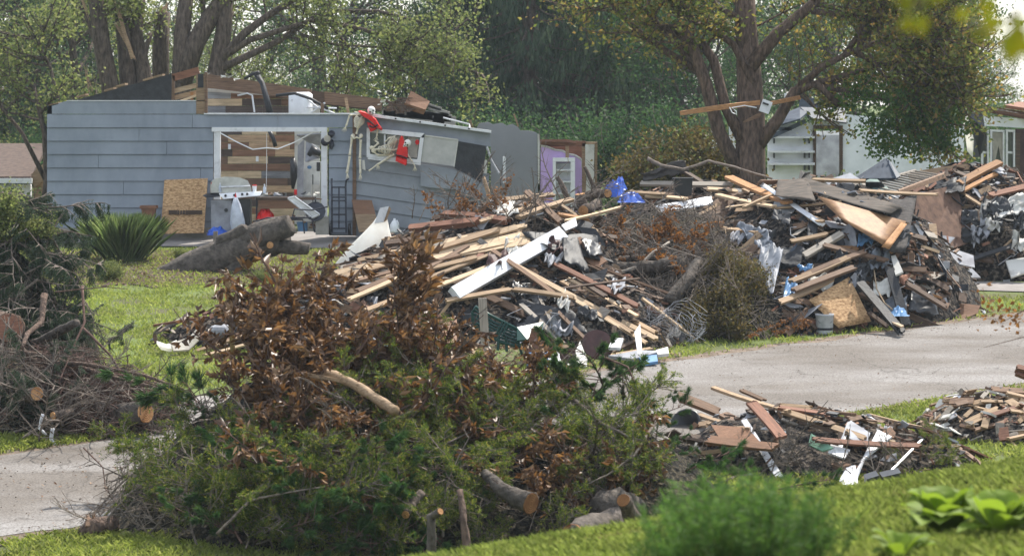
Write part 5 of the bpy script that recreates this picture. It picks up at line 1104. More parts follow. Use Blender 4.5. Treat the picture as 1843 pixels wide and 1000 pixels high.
part('sheet', 'cloth', tp, shroud, True)
# stakes
plank(P(407,488,42.6), G(421,662), .075, .04, 'tan', 'tall thin wooden stake standing left of the dead leafy branches', 'stake', name='stake', up=Vector((0,-1,0)), jag=.03)
plank(P(868,536,43.6), P(874,640,43.6), .13, .06, 'greywood', 'weathered grey post standing in front of the lumber heap', 'post', name='post', up=Vector((0,-1,0)), jag=.01)
plank(P(1395,540,48.2), P(1397,602,48.2), .13, .1, 'redwood', 'short reddish post standing at the left of the white bucket', 'post', name='post', up=Vector((0,-1,0)), jag=.02)
plank(P(388,415,58.6), P(388,452,58.6), .09, .06, 'greywood', 'small grey post behind the fallen trunk', 'post', name='post', up=Vector((0,-1,0)), jag=.02)
# green chair
def pt(x, y, Y=44.6): return P(x, y, Y)
ch = T('garden_chair', 'dark green plastic garden chair tipped over among the boards', 'chair', pt(915,600))
part('back_slats', 'greenpl', ch, lambda b: [b.tube([pt(852+i*1.5,556+i*8), pt(890+i*1.5,580+i*8-i*1.6), pt(935,596+i*5.4)], .02, 5) for i in range(6)])
part('back_frame', 'greenpl', ch, lambda b: (b.tube([pt(935,594),pt(880,566),pt(856,552),pt(850,562),pt(852,580),pt(862,592)], .028, 6), b.tube([pt(862,592),pt(900,615),pt(935,624)], .025, 6)), True)
part('cross_rails', 'greenpl', ch, lambda b: [b.tube([pt(905+i*5,577+i*2,44.55), pt(893+i*5,600+i*3,44.5)], .015, 5) for i in range(3)])
part('seat', 'greenpl', ch, lambda b: b.slab([pt(930,590),pt(978,580,44.9),pt(976,600,44.7),pt(948,612,44.4),pt(930,614,44.4)], .04))
for q in ([(898,598),(896,630)],[(910,606),(912,632)],[(932,612),(940,640)],[(968,604),(962,630)]): part('leg', 'greenpl', ch, lambda b: b.tube([pt(*q[0]), pt(*q[1])], .024, 6))
mk('terracotta_board', 'redwood', 'terracotta coloured board standing on end beside the green chair', 'board', lambda b: b.slab([pt(957,590,44.3),pt(976,588,44.3),pt(966,642,44.2),pt(942,646,44.2)], .03), 960, 620, 44.3)
cr = T('crate', 'light blue plastic crate on the ground below the green chair', 'crate', G(968,660))
part('tub', 'bluepl', cr, lambda b: (b.box(G(967,662)+Vector((0,0,.12)), (.32,.26,.22), None, 1.08),))
part('rim', 'bluepl', cr, lambda b: b.box(G(967,662)+Vector((0,0,.225)), (.38,.31,.03)))
mk('table_top', 'maroon', 'round dark red table top leaning in the lumber heap', 'table top', lambda b: b.lathe([(.25,-.012),(.255,0),(.25,.012)], P(1076,620,44.9), 24, Matrix.Rotation(R(62), 3, 'X') @ Matrix.Rotation(R(10), 3, 'Y')), 1076, 620, 44.9)
mk('bowl', 'maroon', 'dark brown bowl lying on the road edge beside the white carton', 'bowl', lambda b: b.lathe([(.03,-.08),(.1,-.05),(.13,.03),(.12,.03),(.08,-.03)], P(1022,640,44), 16, Matrix.Rotation(R(70), 3, 'X')), 1022, 640, 44, smooth=True)
for i, (q, m_, lb) in enumerate([([(985,642),(1012,626),(1008,655),(992,662)],'white','white carton beside the light blue crate'),([(1030,645),(1044,616),(1057,648),(1056,662)],'drywall','cream triangular panel standing on the road edge'),([(1000,652),(1056,646),(1056,656),(1002,664)],'drywall','long cream carton lying on the road edge'),([(1103,610),(1122,611),(1116,628),(1095,627)],'white','white square tile leaning near the round dark table top'),([(1095,642),(1150,632),(1190,634),(1140,648)],'greypanel','crumpled white sheet on the ground at the right tip of the lumber heap'),([(1150,644),(1182,640),(1184,652),(1156,656)],'bluepl','flat blue box on the ground at the right tip of the lumber heap'),([(840,635),(872,618),(876,632),(850,646)],'tan','small tan board scrap in the leaf litter'),([(1180,632),(1202,626),(1204,638),(1184,640)],'drywall','cream block at the right tip of the lumber heap'),([(792,575),(822,572),(824,618),(794,620)],'ply','brown box standing left of the weathered grey post'),([(1142,600),(1152,585),(1156,640),(1148,640)],'white','thin white strip standing at the right tip of the lumber heap')]):
    mk('junk_piece', m_, lb, 'debris', lambda b: b.slab([P(x, y, 44.1+.02*(660-y)) for x, y in q], .05), q[0][0], q[0][1], 44.3)
mk('fibreglass_sheet', 'curtain', 'translucent yellowish curved panel lying at the edge of the lawn', 'panel', lambda b: b.slab([P(308,618,45.4),P(340,608,45.6),P(362,583,45.8),P(358,612,45.6),P(340,630,45.3),P(312,632,45.2)], .03), 335, 615, 45.5)
mk('white_cloth', 'cloth', 'crumpled white cloth at the left tip of the lumber heap', 'cloth', lambda b: b.slab([P(282,616,45.5),P(300,622,45.4),P(318,614,45.5),P(308,630,45.3),P(290,626,45.3)], .06), 300, 620, 45.4)
mk('grey_sack', 'greypanel', 'dark grey sack at the left tip of the lumber heap', 'sack', lambda b: b.ball(P(398,596,46.2), .2, (1.1,.8,.62), 9), 398, 600, 46.2)
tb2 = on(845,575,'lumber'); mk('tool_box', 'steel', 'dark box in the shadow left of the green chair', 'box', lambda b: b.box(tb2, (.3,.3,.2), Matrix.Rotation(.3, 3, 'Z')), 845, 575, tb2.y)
def randcloth(key, n, boxpx, mats, where, seed):
    rr = random.Random(seed)
    for i in range(n):
        x, y = rr.uniform(boxpx[0], boxpx[2]), rr.uniform(boxpx[1], boxpx[3]); sx, sy = rr.uniform(9,24), rr.uniform(7,16); m_ = mats[i % len(mats)]; j = lambda: rr.uniform(-5,5); sk_ = rr.uniform(-9,9)
        col = {'blackpl':'black plastic','greypanel':'grey cloth','cloth':'white cloth','drywall':'pale insulation','bluepl':'blue cloth','sheet':'clear plastic','maroon':'dark red cloth','black':'black felt'}[m_]
        o = drape(key, 'crumpled_sheet', m_, 'crumpled piece of '+col+' caught in the '+where, 'sheet', [(x-sx+j(),y-sy+sk_),(x+sx,y-sy+j()),(x+sx+j(),y+sy+j()),(x-sx,y+sy+sk_)], rr.uniform(.05,.2), .015, rr.uniform(.08,.2), 9); o['group'] = 'crumpled '+col+' in the '+where
randcloth('lumber', 14, (800,440,1130,610), ['blackpl','greypanel','black','drywall','maroon','greypanel','blackpl'], 'middle lumber heap', 61)
randcloth('wreck', 22, (1270,400,1640,570), ['blackpl','greypanel','drywall','black','sheet','black','bluepl','blackpl'], 'wreckage left of the far driveway', 62)
randcloth('far', 10, (1740,350,1840,470), ['drywall','blackpl','greypanel','black'], 'heap beside the far driveway', 63)
rr9 = random.Random(64)
for key, bx, n, wh in (('lumber',(850,470,1120,600),5,'middle lumber heap'),('wreck',(1300,400,1640,560),7,'wreckage left of the far driveway'),('far',(1740,360,1830,460),3,'heap beside the far driveway')):
    for i in range(n):
        x, y = rr9.uniform(bx[0], bx[2]), rr9.uniform(bx[1], bx[3]); q = [tow(on(x+rr9.uniform(-30,30), y+j_*10+rr9.uniform(-8,8), key), .32+rr9.uniform(0,.1)) for j_ in range(5)]
        tag(quick('cable', 'blackpl' if i % 2 else 'greypanel', '', '', lambda b: b.tube([q[0].lerp(q[1], .5)]+q[1:], .007, 5), q[0]), ('thin black' if i % 2 else 'thin grey')+' cable trailing over the '+wh, 'cable', ('black' if i % 2 else 'grey')+' cables on the '+wh)
# ---- brush between the heaps: logs with cut ends
def logt(name, label, pts, r0, r1, m='bark', key=None, Y=None, cut0=False, cut1=True, knots=0, lift=.05, n=12, cm='cut'):
    q = [P(x, y, (Y if not hasattr(Y, '__len__') else Y[i])) if Y else tow(on(x, y, key), lift+.15) for i, (x, y) in enumerate(pts)]
    c = sum(q, Vector())/len(q); o = T(name, label, 'log', c); rr = random.Random(int(pts[0][0]*7)); b = MB(); L_ = len(q); Q = []; RR = []
    for i in range(L_-1):
        for s_ in range(4): t_ = s_/4; Q.append(q[i].lerp(q[i+1], t_)); RR.append(r0+(r1-r0)*(i+t_)/(L_-1))
    Q.append(q[-1]); RR.append(r1); Q = [Q[0]]+[v+Vector((rr.gauss(0,1), rr.gauss(0,1), rr.gauss(0,1)))*r0*.06 for v in Q[1:-1]]+[Q[-1]]
    b.tube(Q, [r_*rr.uniform(.94,1.06) for r_ in RR], n); b.rough(min(.05, r0*.22), 5 if r0 > .08 else 9); part_ = b.build('bark', m, None, True, Matrix.Translation(c)); part_.location = (0,0,0); part_.parent = o
    for on_, a, c_, r_ in ((cut0, Q[0], Q[1], r0), (cut1, Q[-1], Q[-2], r1)):
        if on_:
            d = (a-c_).normalized(); part('cut_end', cm, o, lambda b: b.tube([a-d*.01, a+d*.012], [r_*.93, r_*.91], n))
    return o
logt('log', 'thick cut log standing on end in the brush beside the squared tan beam', [(1056,410),(1052,385),(1044,350)], .12, .1, 'bark', Y=51.3)
logt('log', 'short log with its round cut end facing out below the standing cut log', [(1075,368),(1050,379)], .11, .1, 'bark', Y=[51.2,50.4])
logt('log', 'log lying toward the blue tarp with a cut end', [(1058,352),(1075,347),(1094,348)], .09, .08, 'bark', Y=[51.8,51.6,51.2])
logt('log', 'long grey log lying level in the brush between the heaps', [(1090,486),(1160,482),(1228,474)], .13, .12, 'log', 'brush', cut1=False, lift=.2)
logt('log', 'grey log rising to the right in the brush between the heaps', [(1205,545),(1235,505),(1258,470)], .13, .09, 'log', 'brush', cut1=False, lift=.25)
logt('branch', 'pale curved bare branch in front of the level grey log', [(1100,495),(1150,480),(1175,455),(1205,436)], .035, .025, 'greywood', 'brush', cut1=False, lift=.35, n=7)
logt('log', 'thin grey log crossing behind the pale curved branch', [(1080,470),(1160,463),(1210,468)], .06, .05, 'log', 'brush', cut1=False, lift=.1)
logt('branch', 'long thin branch arching over the wreckage in front of the maple', [(1165,285),(1190,298),(1230,305),(1275,290),(1320,300),(1390,322)], .04, .02, 'twig', Y=52.5, cut1=False, n=6)
logt('branch', 'grey branch stub standing in front of the purple room', [(1072,345),(1062,320),(1052,300)], .05, .03, 'bark', Y=52, cut1=False, n=7)
logt('branch', 'forked grey branch leaning in front of the white bookcase', [(1022,360),(1012,335),(1003,318)], .06, .04, 'bark', Y=52.5, cut1=False, n=7)
logt('branch', 'splintered brown branch standing at the top of the twiggy lumber heap', [(884,372),(878,345),(870,318)], .05, .03, 'tan', Y=51.3, cut1=False, n=6)
# wire mesh
wm = T('wire_fence_roll', 'tangled roll of grey wire fencing at the foot of the brush', 'wire fence', P(1215,580,46.6))
def wires(b):
    rr = random.Random(4)
    for i in range(26):
        x = 1160+i*4.1; y0 = 560-10*math.sin(i*.25)+rr.uniform(-5,5); q = [P(x+rr.uniform(-4,4)+j*rr.uniform(-2,2), y0+j*8+rr.uniform(-2,2), 46.6+.15*math.sin(j+i)) for j in range(7)]; b.tube(q, .004, 4)
    for j in range(12):
        q = [P(1160+i*11+rr.uniform(-3,3), 552+j*5+14*math.sin(i*.7+j*.3)-(10-i)*.4+rr.uniform(-2,2), 46.5+.12*math.sin(i*1.7+j)) for i in range(11)]; b.tube(q, .004, 4)
part('mesh', 'greypanel', wm, wires)
# ---- named things of the wreckage heap
k_ = 'wreck'
WB = [(1310,318,1420,365,.14,.05,'orangewood','thick orange board pointing up at the left top of the wreckage'),
 (1270,405,1345,355,.3,.05,'brown','broad brown board rising left of the dark curved panels'),
 (1190,428,1330,345,.16,.05,'brown','long brown board sloping up beside the white gutter'),
 (1215,410,1300,365,.06,.04,'tan','thin tan board under the long brown board'),
 (1255,408,1365,418,.10,.05,'tan','level tan board above the clear plastic sheet'),
 (1290,350,1395,372,.09,.04,'pine','pale board just right of the black bin'),
 (1270,340,1330,345,.07,.05,'pine','short pale board right of the black bin'),
 (1150,330,1320,332,.10,.05,'greywood','long level grey board behind the black bin'),
 (1130,345,1200,350,.07,.05,'tan','tan board left of the black bin'),
 (1160,352,1240,358,.06,.04,'pine','thin pale board below the black bin'),
 (1340,340,1480,400,.12,.05,'tan','tan board with a white face sloping down to the right'),
 (1320,465,1370,420,.10,.06,'tan','tan board rising left of the clear plastic sheet'),
 (1300,500,1365,440,.12,.05,'brown','brown board rising behind the clear plastic sheet'),
 (1445,462,1520,418,.11,.06,'greywood','weathered grey beam in the middle of the wreckage'),
 (1420,435,1492,420,.07,.04,'tan','thin tan board above the weathered grey beam'),
 (1420,508,1530,462,.09,.05,'tan','long tan board sloping up below the weathered grey beam'),
 (1425,524,1540,480,.09,.05,'brown','brown board parallel below the long tan board'),
 (1400,545,1500,500,.10,.04,'tan','tan board above the strand board sheet'),
 (1440,498,1560,452,.08,.04,'brown','dark board ending at the orange brown door panel'),
 (1480,440,1600,470,.08,.04,'brown','brown board behind the black slanting planks'),
 (1545,505,1625,600,.12,.05,'black','black plank slanting to the ground right of the strand board sheet'),
 (1600,480,1632,590,.13,.04,'black','steep black plank right of the yellow wire'),
 (1628,508,1705,555,.10,.05,'darkwood','dark plank sloping down to the grass at the right end of the wreckage'),
 (1560,560,1600,590,.07,.04,'darkwood','short dark plank on the ground below the yellow wire'),
 (1460,323,1560,326,.05,.05,'tan','thin pale rail across the top of the wreckage'),
 (1545,342,1690,350,.05,.03,'tan','tan lath behind the slatted railing'),
 (1600,455,1640,420,.07,.04,'orangewood','orange board left of the big plywood sheet'),
]
for r_ in WB: bp2(k_, *r_[:4], r_[4]*1.25, *r_[5:], lift=.5)
bp2(k_, 1408,482,1566,592,.11,.045,'redwood','long split board leaning from the wreckage down to the grass', lift=.35, jag=.2)
M['charred'] = mat('dark_weathered_panel', (.13,.105,.085), (.045,.04,.036), scale=4, stretch=(.6,5,5), bump=.4, rough=.9)
drape(k_, 'curved_roofing', 'charred', 'dark curved roof panel arching over the top of the wreckage', 'panel', [(1395,330),(1450,320),(1625,372),(1600,385)], .75, .07, .03, 6)
drape(k_, 'curved_roofing', 'charred', 'inner face of the dark curved panel at the top of the wreckage', 'panel', [(1400,322),(1452,325),(1470,362),(1395,352)], .6, .05, .04, 6)
drape(k_, 'fallen_door', 'door', 'orange brown door panel lying under the dark curved panel', 'panel', [(1470,352),(1630,398),(1600,448),(1510,392)], .6, .06, .01, 4)
drape(k_, 'fallen_door', 'orangewood', 'narrow orange edge panel hanging at the right end of the door panel', 'panel', [(1622,400),(1632,403),(1600,448),(1586,444)], .7, .05, .01, 4)
drape(k_, 'shingle_strip', 'shingle', 'grey shingled strip at the right end of the wreckage', 'shingles', [(1600,360),(1650,350),(1628,455),(1590,452)], .45, .05, .05, 8)
drape(k_, 'plastic_sheeting', 'sheet', 'upper bunch of clear plastic sheeting on the wreckage', 'plastic sheet', [(1325,402),(1368,400),(1400,445),(1362,448)], .35, .012, .10, 16)
drape(k_, 'plastic_sheeting', 'sheet', 'long hanging fold of clear plastic sheeting on the wreckage', 'plastic sheet', [(1368,440),(1410,446),(1392,526),(1362,512)], .4, .012, .10, 16)
drape(k_, 'strand_board_sheet', 'osb', 'torn strand board sheet propped beside the white bucket', 'board', [(1455,540),(1528,498),(1568,578),(1510,590)], .15, .02, .015, 5)
drape(k_, 'steel_gutter', 'alu', 'pale bent metal gutter lying left of the long brown board', 'gutter', [(1180,368),(1280,354),(1284,368),(1182,386)], .25, .03, .03, 5)
drape(k_, 'white_trim', 'white', 'white trim board sloping down across the upper wreckage', 'board', [(1395,350),(1402,346),(1484,402),(1474,406)], .3, .04, .005, 3)
drape(k_, 'white_trim', 'alu', 'grey metal strip sloping down beside the white trim board', 'strip', [(1362,330),(1370,326),(1486,402),(1480,408)], .35, .03, .005, 3)
drape(k_, 'roofing_felt', 'black', 'black felt square hanging below the white trim board', 'felt', [(1392,378),(1424,385),(1420,405),(1388,394)], .35)
drape(k_, 'roofing_felt', 'black', 'black felt sheet under the weathered grey beam', 'felt', [(1400,440),(1450,446),(1440,480),(1396,470)], .15)
drape(k_, 'roofing_felt', 'blackpl', 'torn black plastic at the foot of the steep black plank', 'felt', [(1640,520),(1680,530),(1690,566),(1634,560)], .1)
drape(k_, 'shingle_mound', 'shingle', 'mound of grey shingles behind the black bin', 'shingles', [(1150,312),(1225,288),(1245,308),(1160,322)], .2, .04, .08, 8)
drape(k_, 'green_sheet', 'greypanel', 'dull green sheet at the top of the wreckage left of the slatted railing', 'sheet', [(1520,335),(1575,320),(1610,350),(1545,350)], .1, .03, .03, 5, [53,53.5,52,52]); bpy.data.objects['green_sheet'].data.materials[0] = mat('dull_green_sheet', (.16,.22,.2), (.1,.14,.13))
drape(k_, 'grey_sheet', 'greypanel', 'grey sheet below the slatted railing', 'sheet', [(1530,345),(1620,352),(1600,378),(1545,368)], .1, .03, .02, 5, [52.5,52.5,51.2,51.4])
drape(k_, 'blue_scrap', 'bluepl', 'small pale blue cloth in the middle of the wreckage', 'cloth', [(1434,478),(1462,474),(1460,484),(1440,488)], .25, .03, .06)
mk('steel_roof_section', 'slate', 'dark blue metal roof section with raised seams behind the slatted railing', 'roof panel', lambda b: (b.slab([P(1537,323,53.5),P(1594,287,53.75),P(1614,322,53.2)], .05), b.slab([P(1594,286,53.75),P(1600,290,53.8),P(1620,318,53.2),P(1613,322,53.1)], .04), [b.tube([P(1550+i*12,322,53.4), P(1562+i*9.2,311-i*5.5,53.6)], .018, 4) for i in range(5)]), 1580, 315, 53.5)
rl = T('railing', 'wooden railing with many slats lying flat on top of the wreckage', 'railing', P(1630,330,52.5))
part('rail', 'greywood', rl, lambda b: b.prism([P(1560,331,53),P(1648,306,54.5),P(1650,309,54.5),P(1562,335,53)], [p+Vector((0,.04,.02)) for p in (P(1560,331,53),P(1648,306,54.5),P(1650,309,54.5),P(1562,335,53))]))
part('rail', 'brown', rl, lambda b: b.prism([P(1618,343,51.8),P(1700,312,53.5),P(1703,320,53.5),P(1620,350,51.8)], [p+Vector((0,.06,.02)) for p in (P(1618,343,51.8),P(1700,312,53.5),P(1703,320,53.5),P(1620,350,51.8))]))
for i in range(11): t_ = i/10; part('slat', 'greywood', rl, lambda b: b.tube([P(1562+86*t_,333-25*t_,53+1.5*t_), P(1618+80*t_,346-30*t_,51.9+1.5*t_)], .022, 4))
bn = T('storage_bin', 'black plastic bin standing on top of the wreckage', 'bin', P(1229,354,51.8))
part('tub', 'blackpl', bn, lambda b: b.box(P(1229,337,51.8), (.3,.28,.3), None, 1.12)); part('rim', 'blackpl', bn, lambda b: b.box(P(1229,321,51.8), (.37,.35,.025)))
bk = T('bucket', 'dirty white bucket with a dark band standing at the foot of the wreckage', 'bucket', G(1484,601)); gg = G(1484,601)
part('body', 'bucket', bk, lambda b: b.lathe([(.135,0),(.14,.03),(.15,.3),(.158,.31),(.158,.34),(.145,.34),(.14,.3)], gg, 22), True)
part('dark_band', 'steel', bk, lambda b: b.lathe([(.1435,.07),(.146,.11)], gg, 22)); part('handle', 'steel', bk, lambda b: b.tube([gg+Vector((-.155,0,.3)), gg+Vector((-.1,-.12,.2)), gg+Vector((.1,-.12,.2)), gg+Vector((.155,0,.3))], .004, 4))
mk('tarpaulin', 'bluetarp', 'crumpled bright blue tarpaulin left of the black bin', 'tarp', lambda b: (crumple(b, 1105,352,20,14,52.6,seed=3), crumple(b, 1135,362,22,9,52.2,seed=6), crumple(b, 1115,340,12,12,52.9,seed=8)), 1110, 345, 52.6)
mk('yellow_cable', 'pine', 'yellow cable looping down over the wreckage to the grass', 'cable', lambda b: b.tube([P(1560,462,49.2),P(1573,485,48.8),P(1578,520,48.4),P(1592,545,48.1),P(1612,562,48)], .012, 5), 1580, 520, 48.3)
mk('yellow_cable', 'pine', 'yellow cable hanging in a loop above the clear plastic sheet', 'cable', lambda b: b.tube([P(1288,418,50.2),P(1305,412,50.1),P(1308,430,50),P(1300,445,49.9),P(1292,448,49.9)], .01, 5), 1300, 430, 50)
mk('blue_bag', 'bluepl', 'pale blue plastic bag on the grass at the foot of the black planks', 'bag', lambda b: crumple(b, 1618,565,15,7,47.9,seed=5), 1618, 565, 47.9)
mk('lath', 'pine', 'short pale lath lying on the grass in front of the pale blue bag', 'board', lambda b: b.slab([P(1600,578,47.6),P(1604,577,47.7),P(1627,587,47.3),P(1622,589,47.2)], .03), 1612, 582, 47.5)
mk('drywall_shard', 'drywall', 'tall white shard sticking up beside the steep black plank', 'drywall', lambda b: b.slab([P(1604,462,49),P(1612,460,49),P(1626,490,48.6),P(1612,496,48.6)], .04), 1612, 480, 48.8)
drape('wreck', 'rusty_sheet', 'redwood', 'rusty brown panel beside the tall white shard', 'panel', [(1615,498),(1650,485),(1652,510),(1628,520)], .1, .03, .03, 4, [48.8,49.5,49.5,48.8])
# ---- far heap beside driveway
mk('plywood_sheet', 'streaky', 'large upright brown plywood sheet beside the far driveway', 'plywood', lambda b: b.slab([P(1650,350,55.2),P(1722,332,55.9),P(1742,438,54.8),P(1660,466,54.2),P(1640,450,54.2)], .03), 1690, 430, 55)
for q, m_, lb, Y in [([(1676,470),(1690,433),(1706,438),(1712,456),(1736,470),(1752,478),(1740,492),(1700,484)],'drywall','large white broken plasterboard piece on the grass beside the plywood sheet',54.2),([(1735,408),(1780,414),(1762,440)],'white','white triangular panel above the plasterboard',55),([(1733,408),(1737,408),(1764,441),(1760,443)],'bluepl','blue edged strip beside the white triangular panel',54.9),
    ([(1810,470),(1845,464),(1850,490),(1820,500)],'drywall','white plasterboard piece at the right end beside the far driveway',54.5),([(1740,395),(1800,385),(1805,400),(1745,408)],'slate','grey green sheet right of the plywood sheet',55.4),([(1640,345),(1700,325),(1704,330),(1645,352)],'red','red and white strip along the top of the plywood sheet',55.6),
    ([(1670,318),(1710,304),(1725,310),(1690,330)],'white','white sheet at the top of the far heap',56.5),([(1700,488),(1745,480),(1765,500),(1710,502)],'greypanel','grey felt sheet under the white plasterboard',54.0)]:
    mk('broken_sheet', m_, lb, 'panel', lambda b: b.slab([P(x, y, Y+.012*(470-y)) for x, y in q], .04), q[0][0], q[0][1], Y)
for r_ in [(1640,345,1727,300,.2,.06,'redwood','broad red brown beam at the top of the far heap'),(1725,332,1800,292,.16,.08,'orangewood','split orange beam end pointing right at the top of the far heap'),(1730,345,1795,312,.09,.05,'orangewood','lower orange beam pointing right at the top of the far heap'),(1780,352,1850,335,.14,.05,'redwood','long reddish board at the right edge of the far heap'),(1735,350,1770,372,.06,.04,'tan','tan stick behind the plywood sheet'),(1790,462,1825,428,.04,.03,'tan','thin stick over the right part of the far heap'),(1740,470,1830,440,.1,.04,'black','black plank in the middle of the far heap'),(1700,455,1790,470,.12,.05,'darkwood','dark plank behind the white plasterboard')]: bp2('far', *r_)
drape('far', 'roofing_felt', 'black', 'black felt draped at the top of the far heap', 'felt', [(1690,328),(1740,316),(1735,345),(1700,350)], .2)
drape('far', 'insulation', 'drywall', 'pale insulation fluff at the top right of the far heap', 'insulation', [(1790,362),(1843,350),(1850,378),(1800,385)], .2, .03, .12, 14)
# ---- low near heap
k_ = 'near'
NB = [(1217,712,1300,745,.13,.06,'brown','thick brown beam end at the upper left of the near heap'),(1300,745,1525,842,.13,.05,'brown','long dark sided beam across the near heap'),(1282,697,1420,740,.06,.04,'tan','thin board with a bright top edge behind the near heap'),(1405,738,1560,790,.08,.04,'tan','second thin bright edged board behind the near heap'),(1330,700,1380,722,.05,.03,'brown','small brown stick behind the near heap'),
 (1255,745,1345,772,.08,.04,'tan','tan board right of the black bucket'),(1270,790,1400,805,.12,.04,'ply','pinkish brown plank in the near heap'),(1350,722,1410,790,.12,.04,'redwood','red brown board tipped up in the near heap'),(1460,790,1660,802,.07,.03,'redwood','flat reddish board reaching right from the near heap'),(1570,880,1660,790,.02,.02,'alu','thin metal rod leaning at the right of the near heap')]
for r_ in NB: bp2(k_, *r_[:4], r_[4]*1.2, *r_[5:], lift=.3)
for q, m_, lb in [([(1334,757),(1344,754),(1410,858),(1396,860)],'white','long white board leaning down the front of the near heap'),([(1533,862),(1580,774),(1605,786),(1556,826),(1540,868)],'white','wide white corner piece leaning in the near heap'),([(1510,866),(1525,840),(1540,838),(1545,872),(1520,874)],'white','lower white panel in front of the wide corner piece'),([(1525,760),(1533,757),(1510,820),(1502,820)],'white','thin white upright strip in the near heap'),([(1530,757),(1566,780),(1560,800),(1528,790)],'greypanel','grey panel behind the white corner piece'),([(1460,780),(1500,806),(1480,812),(1455,800)],'green2','pale green board in the middle of the near heap'),([(1280,765),(1345,770),(1372,800),(1300,796)],'ply','pinkish planked panel beside the black bucket'),([(1495,800),(1530,810),(1520,825),(1490,815)],'white','curved white scrap in the middle of the near heap')]:
    if m_ == 'green2': M['green2'] = mat('pale_green_board', (.2,.36,.26), (.15,.28,.2))
    mk('broken_board', m_, lb, 'board', lambda b: b.slab([tow(on(x, y, k_), .22) for x, y in q], .025), q[0][0], q[0][1], 36)
nb = on(1240,770,k_); o = T('black_bucket', 'black plastic tub tipped on its side at the left of the near heap', 'bucket', nb)
part('shell', 'blackpl', o, lambda b: b.lathe([(.12,-.16),(.2,.14),(.215,.14),(.215,.17),(.19,.17),(.11,-.12)], nb, 16, Matrix.Rotation(R(55), 3, 'X') @ Matrix.Rotation(R(-20), 3, 'Y')), True)
for q, lb in [([(1560,862),(1582,855),(1586,880),(1562,884)],'black box at the front of the near heap'),([(1588,858),(1622,850),(1624,876),(1590,882)],'black crate beside the black box at the front of the near heap')]:
    mk('black_box', 'blackpl', lb, 'box', lambda b: b.prism([P(x, y, 34.3) for x, y in q], [P(x, y, 34.3)+Vector((0,.3,.02)) for x, y in q]), q[0][0], q[0][1], 34.3)
for r_ in [(1695,735,1785,718,.09,.03,'tan','pale board at the top of the right edge heap'),(1660,752,1668,785,.08,.04,'tan','short upright board at the left of the right edge heap'),(1770,752,1843,728,.07,.04,'redwood','reddish board at the right edge of the photo'),(1750,775,1860,745,.05,.04,'brown','brown rail crossing the right edge heap'),(1780,700,1850,705,.1,.04,'brown','dark board at the very right edge above the heap'),(1735,765,1800,735,.12,.03,'tan','orange tan board in the middle of the right edge heap')]: bp2('edge', *r_, lift=.1)
for (x0, y0, x1, y1) in [(1826,660,1850,672),(1822,668,1850,690)]: plank(P(x0,y0,41), P(x1+30,y1,41), .1, .05, 'redwood', 'red brown board end poking in at the right edge above the road'+(' (lower one)' if y0 > 665 else ' (upper one)'), 'board')
